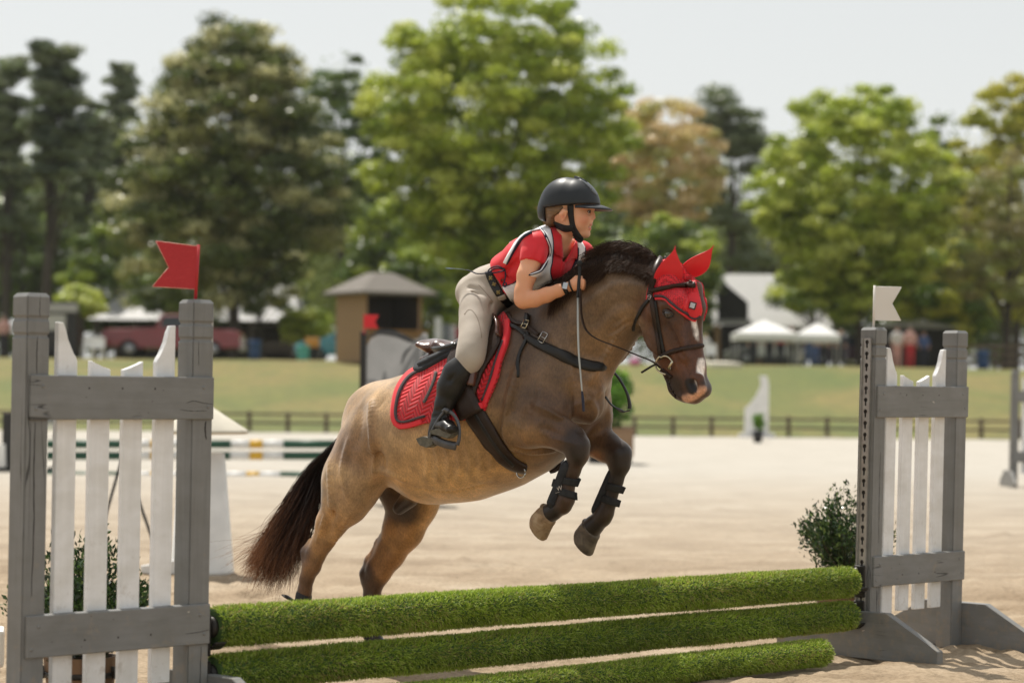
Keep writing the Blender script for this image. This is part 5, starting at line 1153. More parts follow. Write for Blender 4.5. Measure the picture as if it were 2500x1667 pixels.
# hooves
def hoof(axis_a, axis_b, v, r0, r1, ncol, tilt):
    """truncated cone from coronet (axis_a px) to sole (axis_b px)"""
    a, s = HL.hit(*axis_a, v); b, _ = HL.hit(*axis_b, v); A = HL.w(*a); B = HL.w(*b); ax = (B - A).normalized()
    t = Vector(HL.w(*HL.hit(*tilt, v)[0])) - A; t = (t - ax * t.dot(ax)).normalized(); sd = ax.cross(t)
    bm = bmesh.new(); seg = 20; rings = []
    L_ = (B - A).length
    for (f, rr, sh) in [(-0.10, r0 * 0.86, 0), (0.0, r0 * 1.02, 0.0), (0.05, r0 * 1.06, 0.0), (0.12, r0 * 1.0, 0.004), (0.5, (r0 + r1) / 2, 0.012), (0.92, r1, 0.024), (1.0, r1 * 0.98, 0.025), (1.0, r1 * 0.8, 0.024), (0.93, r1 * 0.7, 0.02)]:
        ring = []
        for k in range(seg):
            an = 2 * math.pi * k / seg; c_, s_ = math.cos(an), math.sin(an)
            lx = rr * (1.10 if c_ > 0 else 0.92); short = f * (1 - 0.22 * max(0, -c_))
            ring.append(bm.verts.new(A + ax * L_ * short + t * (c_ * lx + sh) + sd * s_ * rr * 0.94))
        rings.append(ring)
    for i in range(len(rings) - 1):
        for k in range(seg): bm.faces.new([rings[i][k], rings[i][(k + 1) % seg], rings[i + 1][(k + 1) % seg], rings[i + 1][k]])
    bm.faces.new(rings[0]); bm.faces.new(rings[-1])
    return bm_obj('hoof', bm, M[ncol], hroot, True)
def hoofmat(name, c1, c2):
    m, nt, b = mat_new(name); n = noise(nt, coords(nt, 'Object'), 22, 5, 0.6, 0.8)
    nt.links.new(ramp(nt, n, [(0.3, c1), (0.5, c2), (0.72, tuple(x * 0.45 for x in c2))]), b.inputs['Base Color']); b.inputs['Roughness'].default_value = 0.6
    bump(nt, b, noise(nt, coords(nt, 'Object'), 90, 3), 0.3, 0.002); M[name] = m
hoofmat('pale_hoof', (0.45, 0.33, 0.20), (0.30, 0.19, 0.10)); hoofmat('dark_hoof', (0.20, 0.16, 0.11), (0.12, 0.09, 0.065)); hoofmat('black_hoof', (0.05, 0.04, 0.035), (0.03, 0.026, 0.022))
hoof((1338, 1252), (1306, 1272), .16, .046, .058, 'pale_hoof', (1345, 1275))
hoof((1443, 1288), (1414, 1312), -.16, .049, .061, 'dark_hoof', (1460, 1315))
hoof((722, 1503), (712, 1536), .15, .044, .055, 'black_hoof', (750, 1510))
hoof((920, 1570), (930, 1596), -.15, .042, .054, 'black_hoof', (950, 1570))
# eyes
def eye_at(x, y):
    hit = HORSE_BVH.ray_cast(CP, ray(x, y).normalized()); return hit[0], hit[1]
for s_ in (1, -1):
    p, n_ = eye_at(1631, 766)
    if s_ < 0: q = HL.l(p); p = HL.w(q[0], -q[1], q[2]); nl = Vector((n_.dot(HL.d), -n_.dot(HL.n), n_.z)); n_ = HL.d * nl.x + HL.n * nl.y + Vector((0, 0, nl.z))
    M.setdefault('eye_dark', plain('glossy_dark_eye', (0.012, 0.008, 0.006), (0.02, 0.012, 0.008), 8, 0.06, coat=1.0))
    M.setdefault('eyelid', plain('dark_eyelid', (0.03, 0.02, 0.015), (0.05, 0.032, 0.022), 40, 0.5))
    bm = bmesh.new(); add_ball(bm, p - n_ * 0.010, 0.023, sub=3); e_ = bm_obj('eye', bm, M['eye_dark'], hroot, True)
    f_ = HL.d * 0.94 + Vector((0, 0, -0.33)); f_ = (f_ - n_ * f_.dot(n_)).normalized(); up_ = n_.cross(f_)
    if up_.z < 0: up_ = -up_
    bm = bmesh.new()
    for sg, hh, rr in ((1, 0.0125, 0.0052), (-1, 0.0095, 0.004)):
        pts = [p + f_ * 0.024 * math.cos(t) + up_ * sg * hh * math.sin(t) + n_ * (0.007 * math.sin(t) - 0.001) for t in np.linspace(0, math.pi, 13)]
        add_tube(bm, pts, rr, 6)
    bm_obj('eyelid', bm, M['eyelid'], hroot, True)
# ------------------------------------------------------------------ mane and tail
def hair_mat(name):
    m, nt, b = mat_new(name); a = nt.nodes.new('ShaderNodeAttribute'); a.attribute_name = 'col'
    nt.links.new(a.outputs['Color'], b.inputs['Base Color']); b.inputs['Roughness'].default_value = 0.6; b.inputs['Specular IOR Level'].default_value = 0.12; return m
M['hair'] = hair_mat('horse_hair')
def strands(name, roots, tips, mids, n, mat, parent, colfn, r0=0.0011, m=10, jitter=0.01, curl=0.012):
    """roots/mids/tips: functions of random s -> points; cubic strands"""
    PLs = []; cols = []
    for i in range(n):
        s = RNG.random(); t = RNG.random(); g = [np.array(c) for c in roots(s, t)]
        g = [g[0]] + [p + RNG.normal(size=3) * jitter * (k + 1) * 0.5 for k, p in enumerate(g[1:])]
        c = catmull(g, 4); c = np.array(c); idx = np.linspace(0, len(c) - 1, m); lo = np.floor(idx).astype(int); hi = np.minimum(lo + 1, len(c) - 1); f = (idx - lo)[:, None]
        pl = c[lo] * (1 - f) + c[hi] * f
        ph = RNG.random(3) * 6.28; tt = np.linspace(0, 1, m)
        pl = pl + curl * (tt ** 1.3)[:, None] * np.stack([np.sin(5 * tt + p_) for p_ in ph], 1)
        PLs.append(pl); cols.append(np.array([colfn(u, s, t, RNG.random()) for u in tt]))
    PLs = np.array(PLs); cols = np.array(cols)
    R = r0 * (1 - 0.75 * np.linspace(0, 1, m) ** 2)[None].repeat(n, 0)
    V, Fc = np_tubes(PLs, R, 3); col = np.repeat(cols.reshape(-1, 3), 3, axis=0)
    return link_mesh(name, np_mesh(name, V, Fc, {'col': col}), mat, parent)
def lp(x, y, v): c, _ = HL.hit(x, y, v); return np.array(HL.w(*c))
def tail_root(s, t):
    v = (t - .5) * 0.07
    spread = s + RNG.normal() * 0.04
    ex = 598 + 118 * spread; ey = 1395 + 25 * math.sin(spread * 3.0) + RNG.normal() * 14
    if RNG.random() < 0.13: ex -= RNG.random() * 75; ey -= RNG.random() * 70
    L_ = RNG.uniform(0.72, 1.03) if RNG.random() < .6 else 1.0
    p0 = (852 + RNG.normal() * 6, 1070 + RNG.normal() * 8); p1 = (790 - 24 * (1 - spread), 1128 + 22 * spread); p2 = (712 + 62 * spread, 1205 + 30 * spread); p3 = (652 + 92 * spread, 1300 + 25 * spread)
    pe = (p3[0] + (ex - p3[0]) * L_, p3[1] + (ey - p3[1]) * L_)
    dv = RNG.normal() * .03
    return [lp(*p0, v * .5), lp(*p1, v), lp(*p2, v + dv), lp(*p3, v + dv * 2), lp(*pe, v + dv * 3)]
def tail_col(u, s, t, r):
    a = np.array(srgb(26, 19, 16)); b = np.array(srgb(64, 42, 31)); c = np.array(srgb(140, 96, 64)); e = u + (r - .5) * .5 + (0.22 if s < .25 else 0)
    return a + (b - a) * np.clip((e - .45) / .4, 0, 1) if e < .82 else b + (c - b) * np.clip((e - .82) / .35, 0, 1)
strands('tail', tail_root, None, None, 2000, M['hair'], hroot, tail_col, 0.0012, 12, 0.007, 0.022)
def out_(p, g=.007):
    h = HORSE_BVH.find_nearest(Vector(p)); d = (Vector(p) - h[0]).dot(h[1])
    return np.array(h[0] + h[1] * g) if d < g else p
crest = [(1388, 712), (1420, 672), (1460, 638), (1505, 620), (1550, 620), (1590, 630), (1618, 646)]
cc = catmull(crest, 8)
def mane_root(s, t):
    i = s * (len(cc) - 1.001); k = int(i); f = i - k; x, y = cc[k] * (1 - f) + cc[k + 1] * f
    v0 = (t - .5) * .05; y += 14
    up = 48 * min(1, s / .34) ** 1.2 * (1 - .35 * max(0, (s - .75) / .25)) + 6
    q = RNG.random()
    y += 16 * RNG.random()
    if q < .50:   # flying up and back
        bx = (-10 - 12 * RNG.random()) * (.5 + min(.5, s)); uu = up * RNG.uniform(.55, 1.05)
        return [lp(x, y, v0), lp(x + bx * .3, y - uu * .55, v0 * 1.5), lp(x + bx, y - uu * .85, v0 * 2 + .01), lp(x + bx * 2.4, y - uu * .75 + 6, v0 * 3)]
    hang = 46 * RNG.uniform(.15, 1.25) * (1.25 if s < .5 else .8)
    vb = .062 + .012 * s
    return [lp(x, y, v0), out_(lp(x - 4, y - 6, .03)), out_(lp(x - 9, y + hang * .3, vb)), out_(lp(x - 20, y + hang * .85, vb + .022), .010 + .02 * RNG.random())]
def mane_col(u, s, t, r):
    a = np.array(srgb(26, 20, 18)); b = np.array(srgb(78, 58, 44)); return a + (b - a) * np.clip(u * 1.1 - .25 + (r - .5) * .9, 0, 1)
strands('mane', mane_root, None, None, 7500, M['hair'], hroot, mane_col, 0.0014, 9, 0.0016, 0.0028)
def low_mane(s, t):
    x = 1345 + 50 * s; y = 770 - 55 * s
    return [lp(x, y, (t - .5) * .04), lp(x - 8, y - 25, .03), lp(x - 16, y - 38, .05), lp(x - 42 - 25 * t, y - 24 + 10 * t, .06)]
strands('mane_wisp', low_mane, None, None, 700, M['hair'], hroot, mane_col, 0.0011, 8, 0.006, 0.008)
# ================================================================== laying tack and cloth on a surface
def cast(x, y, bvh, guess=None, v=0.0):
    d = ray(x, y).normalized(); h = bvh.ray_cast(CP, d)
    if h[0] is not None: return h[0], h[1]
    if guess is None: c, _ = HL.hit(x, y, v); guess = HL.w(*c)
    h = bvh.find_nearest(guess)
    # miss: stay on the sight line at the depth of the nearest surface point
    t = (h[0] - CP).dot(d); q = CP + d * t; n = (q - h[0])
    if n.length > .012: q = h[0] + n.normalized() * .012
    return q, h[1]
def resample(pts, step):
    q = [np.array(p, float) for p in catmull(pts, 8)]; d = [0]
    for a, b in zip(q[:-1], q[1:]): d.append(d[-1] + np.linalg.norm(b[:2] - a[:2]))
    n = max(2, int(d[-1] / step) + 1); out = []; k = 0
    for s in np.linspace(0, d[-1], n):
        while k < len(d) - 2 and d[k + 1] < s: k += 1
        f = (s - d[k]) / max(d[k + 1] - d[k], 1e-6); out.append(q[k] * (1 - f) + q[k + 1] * f)
    return out
def mir(V): L_ = [HL.l(v) for v in V]; return [HL.w(l[0], -l[1], l[2]) for l in L_]
def slab(name, P_out, N_, tris, thick, mat, parent, mirror=False, border=None, smooth=True, msc=1.0, attrs=None):
    """closed sheet: outer surface P_out, inner = outer - normal*thick"""
    n = len(P_out); V = [Vector(p) for p in P_out] + [Vector(p) - Vector(q) * thick for p, q in zip(P_out, N_)]
    Fs = [tuple(t) for t in tris] + [tuple(i + n for i in t[::-1]) for t in tris]
    cnt = {}
    for t in tris:
        for a, b in zip(t, list(t[1:]) + [t[0]]): cnt[(a, b)] = cnt.get((a, b), 0) + 1
    for (a, b) in list(cnt):
        if (b, a) not in cnt: Fs.append((b, a, a + n, b + n))
    if mirror:
        slab_raw(name, mir(V), [t[::-1] for t in Fs], mat, parent, smooth)
    return slab_raw(name, V, Fs, mat, parent, smooth)
def slab_raw(name, V, Fs, mat, parent, smooth):
    me = bpy.data.meshes.new(name); me.from_pydata([tuple(v) for v in V], [], Fs); me.update()
    bm = bmesh.new(); bm.from_mesh(me); bmesh.ops.recalc_face_normals(bm, faces=bm.faces); bm.to_mesh(me); bm.free()
    return link_mesh(name, me, mat, parent, smooth)
def strap(name, path, w, mat, parent, bvh=None, off=.007, mirror=False, across=4, step=5.0, dome=.0, v=0.0):
    bvh = bvh or HORSE_BVH; pts = resample([(p[0], p[1], (p[2] if len(p) > 2 else w)) for p in path], step); m = len(pts); Pn = []; Nn = []
    for i, p in enumerate(pts):
        t = pts[min(i + 1, m - 1)][:2] - pts[max(i - 1, 0)][:2]; t = t / (np.linalg.norm(t) + 1e-9); nrm = np.array([-t[1], t[0]])
        for k in range(across + 1):
            s = (k / across - .5); q = p[:2] + nrm * s * p[2]; h, n_ = cast(q[0], q[1], bvh, v=v)
            Pn.append(h); Nn.append(n_)
    # smooth points a little along the strap so that it lies like leather
    A = np.array([tuple(p) for p in Pn]).reshape(m, across + 1, 3); B = np.array([tuple(p) for p in Nn]).reshape(m, across + 1, 3)
    for _ in range(2):
        A[1:-1] = (A[:-2] + 2 * A[1:-1] + A[2:]) / 4; B[1:-1] = (B[:-2] + 2 * B[1:-1] + B[2:]) / 4
    B /= np.linalg.norm(B, axis=2, keepdims=True) + 1e-9
    prof = np.array([off + dome * math.sin(math.pi * (k + .001) / across) for k in range(across + 1)]); A = A + B * prof[None, :, None]
    idx = np.arange(m * (across + 1)).reshape(m, across + 1)
    tris = [(int(idx[i, k]), int(idx[i + 1, k]), int(idx[i + 1, k + 1]), int(idx[i, k + 1])) for i in range(m - 1) for k in range(across)]
    return slab(name, [Vector(p) for p in A.reshape(-1, 3)], [Vector(p) for p in B.reshape(-1, 3)], tris, off + .004, mat, parent, mirror)
def patch(name, poly, mat, parent, bvh=None, off=.01, thick=None, step=7.0, mirror=False, moff=0.0, smooth_it=3, v=0.0):
    bvh = bvh or HORSE_BVH; B_ = []
    for a, b in zip(poly, poly[1:] + poly[:1]):
        L_ = math.hypot(b[0] - a[0], b[1] - a[1]); k = max(1, int(L_ / step))
        for i in range(k): B_.append((a[0] + (b[0] - a[0]) * i / k, a[1] + (b[1] - a[1]) * i / k))
    nb = len(B_); xs = [p[0] for p in B_]; ys = [p[1] for p in B_]; I_ = []
    def inside(x, y):
        c = False; j = nb - 1
        for i in range(nb):
            if (B_[i][1] > y) != (B_[j][1] > y) and x < (B_[j][0] - B_[i][0]) * (y - B_[i][1]) / (B_[j][1] - B_[i][1]) + B_[i][0]: c = not c
            j = i
        return c
    y = min(ys) + step * .5; r_ = 0
    while y < max(ys):
        x = min(xs) + step * (.5 + .5 * (r_ % 2))
        while x < max(xs):
            if inside(x, y) and min((x - a) ** 2 + (y - b) ** 2 for a, b in B_) > (step * .45) ** 2: I_.append((x, y))
            x += step
        y += step * .87; r_ += 1
    pts = B_ + I_
    r = delaunay_2d_cdt([Vector(p) for p in pts], [(i, (i + 1) % nb) for i in range(nb)], [], 1, 1e-4)
    vs, tris = r[0], [tuple(t) for t in r[2]]
    Pn = []; Nn = []
    for p in vs: h, n_ = cast(p.x, p.y, bvh, v=v); Pn.append(h); Nn.append(n_)
    A = np.array([tuple(p) for p in Pn]); B2 = np.array([tuple(p) for p in Nn]); nbr = {}
    for t in tris:
        for a in t:
            for b in t:
                if a != b: nbr.setdefault(a, set()).add(b)
    for _ in range(smooth_it):
        B2 = np.array([(B2[i] + B2[list(nbr.get(i, [i]))].mean(0)) / 2 for i in range(len(A))]); A = np.array([(A[i] * 1.2 + A[list(nbr.get(i, [i]))].mean(0) * (.8 if i >= nb else 0)) / (2.0 if i >= nb else 1.2) for i in range(len(A))])
    B2 /= np.linalg.norm(B2, axis=1, keepdims=True) + 1e-9; A = A + B2 * off
    return slab(name, [Vector(p) for p in A], [Vector(p) for p in B2], tris, (off + .003) if thick is None else thick, mat, parent, mirror)
def tube_px(name, path, r, mat, parent, seg=8, flat=None, k=6):
    """free hanging cord or rod: path of (px, py, v)"""
    pts = [HL.w(*HL.hit(x, y, v)[0]) for x, y, v in path]; q = [Vector(p) for p in catmull(pts, k)]
    bm = bmesh.new(); rr = r if not hasattr(r, '__len__') else list(np.interp(np.linspace(0, 1, len(q)), np.linspace(0, 1, len(r)), r))
    add_tube(bm, q, rr, seg, flat=flat, up=HL.n); return bm_obj(name, bm, mat, parent, True)
M['leather_dark'] = plain('dark_brown_leather', (0.026, 0.014, 0.009), (0.036, 0.020, 0.013), 30, .40, 0, .15, 140, spec=.3)
M['leather_brown'] = plain('polished_brown_leather', (0.115, 0.045, 0.026), (0.075, 0.028, 0.017), 12, .28, 0, .08, 160, coat=.5)
M['leather_black'] = plain('black_leather', (0.012, 0.011, 0.010), (0.02, 0.018, 0.016), 14, .38, 0, .12, 60, spec=.35)
M['brass'] = plain('silvery_brass_fitting', (0.62, 0.54, 0.38), (0.5, 0.44, 0.32), 40, .25, 1.0)
M['bright_steel'] = plain('bright_steel', (0.55, 0.55, 0.54), (0.4, 0.4, 0.4), 40, .22, 1.0)
M['stirrup_grey'] = plain('dark_grey_stirrup_metal', (0.11, 0.11, 0.115), (0.08, 0.08, 0.085), 30, .35, .6)
M['neoprene'] = plain('dark_grey_neoprene', (0.020, 0.021, 0.024), (0.03, 0.031, 0.035), 30, .7, 0, .2, 200, spec=.3)
M['webbing'] = plain('black_webbing', (0.012, 0.012, 0.012), (0.02, 0.02, 0.02), 60, .8, 0, .3, 300)
M['piping'] = plain('dark_brown_piping', (0.045, 0.028, 0.03), (0.06, 0.035, 0.04), 60, .6)
def red_cloth(name, kind):
    m, nt, b = mat_new(name); c0 = (0.80, 0.016, 0.028)
    v = coords(nt, 'Object')
    if kind == 'quilt':
        # herringbone quilting pressed into the cloth
        mp = coords(nt, 'Object', (1, 1, 1), (0, 0, math.radians(36)))
        sp = nt.nodes.new('ShaderNodeSeparateXYZ'); nt.links.new(mp, sp.inputs[0])
        U = mathn(nt, 'MULTIPLY', mathn(nt, 'SUBTRACT', sp.outputs[0], mathn(nt, 'MULTIPLY', sp.outputs[2], .35)), 24.0); Z_ = mathn(nt, 'MULTIPLY', mathn(nt, 'ADD', sp.outputs[2], mathn(nt, 'MULTIPLY', sp.outputs[0], .35)), 46.0)
        tri = mathn(nt, 'PINGPONG', U, 1.0)
        ph = mathn(nt, 'ADD', Z_, mathn(nt, 'MULTIPLY', tri, 1.6)); w = mathn(nt, 'PINGPONG', ph, .5)
        e = mathn(nt, 'PINGPONG', U, .5); h = mathn(nt, 'MINIMUM', mathn(nt, 'MULTIPLY', w, 4.0, True), mathn(nt, 'MULTIPLY', mathn(nt, 'PINGPONG', U, 1.0), 5.0, True))
        h = mathn(nt, 'POWER', mathn(nt, 'MULTIPLY', w, 2.0, True), .6)
        bump(nt, b, h, 1.0, .010); c = mix(nt, tuple(q * .80 for q in c0), c0, h)
    elif kind == 'crochet':
        vo = nt.nodes.new('ShaderNodeTexVoronoi'); vo.inputs['Scale'].default_value = 150; vo.inputs['Randomness'].default_value = .25; nt.links.new(coords(nt, 'Object', (1, 1, .85)), vo.inputs['Vector'])
        h = ramp(nt, vo.outputs['Distance'], [(0.20, (0, 0, 0)), (0.48, (1, 1, 1))]); bump(nt, b, h, 1.0, .004); c = mix(nt, (0.34, 0.006, 0.012), c0, h)
    else:
        h = noise(nt, v, 320, 3); bump(nt, b, h, .15, .001); c = mix(nt, c0, tuple(q * .85 for q in c0), noise(nt, v, 30))
    nt.links.new(c, b.inputs['Base Color']); b.inputs['Roughness'].default_value = .62 if kind != 'satin' else .4
    b.inputs['Sheen Weight'].default_value = .3; b.inputs['Sheen Tint'].default_value = (1, .4, .4, 1); return m
M['red_quilt'] = red_cloth('red_quilted_cloth', 'quilt'); M['red_crochet'] = red_cloth('red_crochet', 'crochet'); M['red_plain'] = red_cloth('red_cloth', 'plain'); M['red_satin'] = red_cloth('red_ear_cloth', 'satin')

# ------------------------------------------------------------------ saddle pad
padr = thing('saddle_pad', HL.w(.55, .2, 1.2), 'red quilted saddle pad with dark piping under the brown saddle', 'saddle pad')
pad_poly = [(1025, 900), (1075, 880), (1130, 850), (1190, 800), (1236, 766), (1247, 783), (1249, 806), (1242, 840), (1229, 875), (1219, 921), (1207, 951), (1194, 980), (1187, 1002), (1177, 998), (1150, 1012), (1138, 1025), (1085, 1028), (1037, 1034), (1010, 1043), (980, 1048), (966, 1038), (961, 1017), (964, 990), (971, 955), (985, 930), (1005, 912)]
patch('pad_cloth', pad_poly, M['red_quilt'], padr, off=.016, mirror=True, step=9)
for nm, pth in (('binding', [(1025, 906), (1005, 917), (988, 936), (975, 960), (968, 992), (966, 1017), (971, 1033), (983, 1042), (1010, 1037), (1037, 1028)]), ('binding', [(1243, 785), (1243, 808), (1236, 842), (1223, 877), (1212, 921), (1200, 950), (1187, 980), (1182, 996)])):
    strap(nm, pth, 11, M['red_plain'], padr, off=.0195, mirror=True, step=6)
strap('piping', [(1028, 912), (1010, 922), (995, 938), (982, 963), (975, 993), (974, 1014), (980, 1030), (1003, 1029), (1026, 1021), (1044, 1016)], 4.5, M['piping'], padr, off=.0235, mirror=True)
strap('piping', [(1234, 836), (1215, 883), (1200, 930), (1181, 978)], 3.6, M['piping'], padr, off=.0235, mirror=True)
strap('girth_loop', [(1112, 1018), (1130, 1008), (1155, 999), (1184, 989)], 14, M['red_plain'], padr, off=.040, mirror=False)
# ------------------------------------------------------------------ saddle
sadr = thing('saddle', HL.w(.62, 0, 1.45), 'brown leather jumping saddle on the red pad', 'saddle')
hp = thing('half_pad', HL.w(.55, 0, 1.4), 'dark grey half pad peeping out behind the saddle', 'saddle pad')
patch('pad_layer', [(1018, 911), (1024, 899), (1045, 888), (1085, 872), (1130, 850), (1130, 864), (1085, 885), (1052, 904), (1030, 915)], M['neoprene'], hp, off=.028, mirror=True, step=7)
patch('pad_layer', [(1032, 903), (1038, 892), (1060, 882), (1090, 868), (1130, 845), (1130, 856), (1085, 878), (1055, 895)], M['neoprene'], hp, off=.036, mirror=True, step=7)
SF = Field(ar(.3, 1.0, .006), ar(-.24, .24, .006), ar(1.15, 1.75, .006))
chain(SF, HL, [(1068, 843, 16, 0, .15), (1085, 850, 16, 0, .14), (1120, 852, 16, 0, .11), (1160, 828, 15, 0, .09), (1192, 796, 15, 0, .07), (1210, 782, 13, 0, .05)], .02)
for s_ in (1, -1): chain(SF, HL, [(1064, 841, 14, .05 * s_, .05), (1074, 844, 13, .11 * s_, .045), (1110, 856, 12, .12 * s_, .045)], .02)
V, Fc = SF.mesh(); V = relax(V, Fc, 2); seat = link_mesh('seat', np_mesh('seat', HL.W(V), Fc), M['leather_brown'], sadr)
SF = Field(ar(.25, 1.0, .006), ar(-.24, .24, .006), ar(1.1, 1.7, .006))
for s_ in (1, -1): chain(SF, HL, [(1054, 879, 13, .06 * s_, .055), (1075, 880, 14, .12 * s_, .05), (1110, 872, 12, .13 * s_, .04), (1150, 850, 12, .13 * s_, .04)], .02)
chain(SF, HL, [(1056, 877, 9, 0, .09), (1085, 868, 11, 0, .1)], .02)
V, Fc = SF.mesh(); V = relax(V, Fc, 2); link_mesh('panel', np_mesh('panel', HL.W(V), Fc), M['leather_brown'], sadr)
strap('welt', [(1053, 866), (1075, 867), (1100, 863), (1128, 854)], 4, M['leather_black'], sadr, bvh=HORSE_BVH, off=.045)
flap_poly = [(1150, 815), (1180, 795), (1205, 786), (1224, 792), (1233, 812), (1230, 842), (1215, 868), (1198, 893), (1184, 918), (1172, 950), (1163, 985), (1140, 1002), (1118, 1000), (1102, 965), (1100, 920), (1104, 885), (1122, 850)]
patch('flap', flap_poly, M['leather_dark'], sadr, off=.034, thick=.014, mirror=True, step=8)
strap('knee_roll', [(1205, 790), (1194, 815), (1186, 840), (1176, 872), (1168, 915), (1162, 945)], 15, M['leather_brown'], sadr, off=.050, dome=.014, mirror=True, across=6)
strap('pommel_arch', [(1188, 806), (1199, 790), (1209, 782), (1222, 784), (1230, 800), (1228, 830)], 9, M['leather_brown'], sadr, off=.046, dome=.008, across=5, mirror=True)
strap('sweat_flap', [(1126, 935), (1138, 965), (1150, 992), (1160, 1012)], 56, M['leather_dark'], sadr, off=.044, step=7)
strap('billet', [(1072, 912), (1066, 935), (1054, 962), (1042, 985)], 5, C_('grey_webbing', (.10, .09, .085), .8), sadr, off=.021, step=4)
strap('girth', [(1150, 975, 46), (1160, 1008, 50), (1188, 1053, 46), (1219, 1098, 40), (1250, 1128, 30), (1283, 1142, 20)], 40, M['leather_dark'], sadr, off=.014, dome=.008, mirror=True, across=6)
strap('girth_strip', [(1160, 1000), (1190, 1050), (1221, 1094), (1254, 1128)], 7, M['leather_black'], sadr, off=.026)
bm = bmesh.new(); q, n_ = cast(1271, 1142, HORSE_BVH); c = q + n_ * .022; x = HL.d; z = Vector((0, 0, 1)); add_tube(bm, [c + x * .022 * math.cos(t) + z * .022 * math.sin(t) for t in np.linspace(0, 2 * math.pi, 17)], .0035, 6); bm_obj('girth_ring', bm, M['bright_steel'], sadr, True)
# stirrup iron, on the foot
sv = .40
stir = [(1088, 1003), (1103, 1008), (1115, 1024), (1121, 1045), (1121, 1070), (1117, 1086)]
stl = [(1086, 1003), (1074, 1018), (1064, 1034), (1054, 1052), (1049, 1066)]
g = thing('stirrup', HL.w(*HL.hit(1088, 1003, sv)[0]) - sadr.location, None, None); g.parent = sadr
def wparent(o, g): o.parent = g; o.matrix_parent_inverse = Matrix.Translation(-(g.location + g.parent.location))
o = tube_px('arch', [(x, y, sv + .012) for x, y in stir], .0052, M['stirrup_grey'], None, 8, (1.0, 1.6)); wparent(o, g)
o = tube_px('arch', [(x, y, sv + .012) for x, y in stl], .0048, M['stirrup_grey'], None, 8, (1.0, 1.4)); wparent(o, g)
o = tube_px('eye', [(1082, 1004, sv + .015), (1088, 1000, sv + .015), (1096, 1004, sv + .015)], .0085, M['stirrup_grey'], None, 8); wparent(o, g)
o = tube_px('tread', [(1049, 1066, sv), (1068, 1076, sv), (1090, 1084, sv), (1113, 1089, sv)], .0095, M['stirrup_grey'], None, 8, (.6, 1.8)); wparent(o, g)
g = thing('stirrup', HL.w(*HL.hit(1088, 1003, -sv)[0]) - sadr.location, None, None); g.parent = sadr
for nm, src in (('arch', stir), ('arch', stl)):
    pts = [HL.hit(x, y, sv)[0] for x, y in src]; bm = bmesh.new(); add_tube(bm, [HL.w(p[0], -p[1], p[2]) for p in pts], .006, 8); o = bm_obj(nm, bm, M['stirrup_grey'], None, True); wparent(o, g)

# ------------------------------------------------------------------ breastplate and martingale
brr = thing('breastplate', HL.w(1.1, .1, 1.3), 'black leather breastplate with brass buckles across the horse shoulder', 'breastplate')
strap('chest_strap', [(1282, 820, 17), (1310, 838, 22), (1345, 854, 25), (1385, 874, 26), (1425, 890, 25), (1455, 896, 23), (1474, 894, 18)], 24, M['leather_black'], brr, off=.010, dome=.005)
strap('shoulder_strap', [(1205, 781), (1225, 788), (1245, 795), (1265, 804), (1284, 820)], 9, M['leather_black'], brr, off=.014)
strap('neck_strap', [(1243, 766), (1248, 780), (1262, 790), (1280, 792), (1298, 804), (1316, 818)], 9, M['leather_dark'], brr, off=.012)
strap('buckle_strap', [(1290, 768), (1289, 785), (1286, 804)], 8, M['leather_black'], brr, off=.016)
def buckle(x, y, w, h, rot, mt=None, parent=None, off=.022, bvh=None, r=.0022):
    q, n_ = cast(x, y, bvh or HORSE_BVH); c = q + n_ * off; cr_, sr = math.cos(rot), math.sin(rot); s = 1 / 590.0
    ex = (HL.d * cr_ + Vector((0, 0, -1)) * sr); ey = (HL.d * -sr + Vector((0, 0, -1)) * cr_); ex = (ex - n_ * ex.dot(n_)).normalized(); ey = (ey - n_ * ey.dot(n_)).normalized()
    pts = [c + ex * (a * w * s / 2) + ey * (b * h * s / 2) for a, b in ((-1, -1), (1, -1), (1, 1), (-1, 1), (-1, -1))]
    bm = bmesh.new()
    for a, b in zip(pts[:-1], pts[1:]): add_tube(bm, [a, b], r, 6)
    add_tube(bm, [c - ex * (w * s / 2), c + ex * (w * s / 2)], r * .8, 6); return bm_obj('buckle', bm, mt or M['brass'], parent, True)
buckle(1289, 797, 15, 20, .2, None, brr, .024); buckle(1331, 826, 17, 25, .45, M['bright_steel'], brr, .018)
strap('strap_end', [(1291, 812), (1284, 835), (1272, 858), (1266, 885), (1264, 920)], 5.5, M['leather_black'], brr, off=.013, step=4)
tube_px('martingale_strap', [(1477, 886, .03), (1492, 902, -.02), (1512, 925, -.05), (1530, 958, -.07), (1537, 985, -.08), (1537, 998, -.08)], [.0045, .0045, .005, .005, .0065, .007], M['leather_black'], brr, 8, (1.8, .8))
tube_px('martingale_strap', [(1537, 1002, -.08), (1522, 1004, -.05), (1504, 996, 0), (1490, 985, .0), (1478, 968, .02)], .0045, M['leather_black'], brr, 8, (1.6, .6))
tube_px('belly_strap', [(1296, 1140, 0), (1318, 1139, 0), (1342, 1128, 0), (1364, 1112, 0)], [.016, .02, .02, .010], M['neoprene'], brr, 10, (1.6, .7))
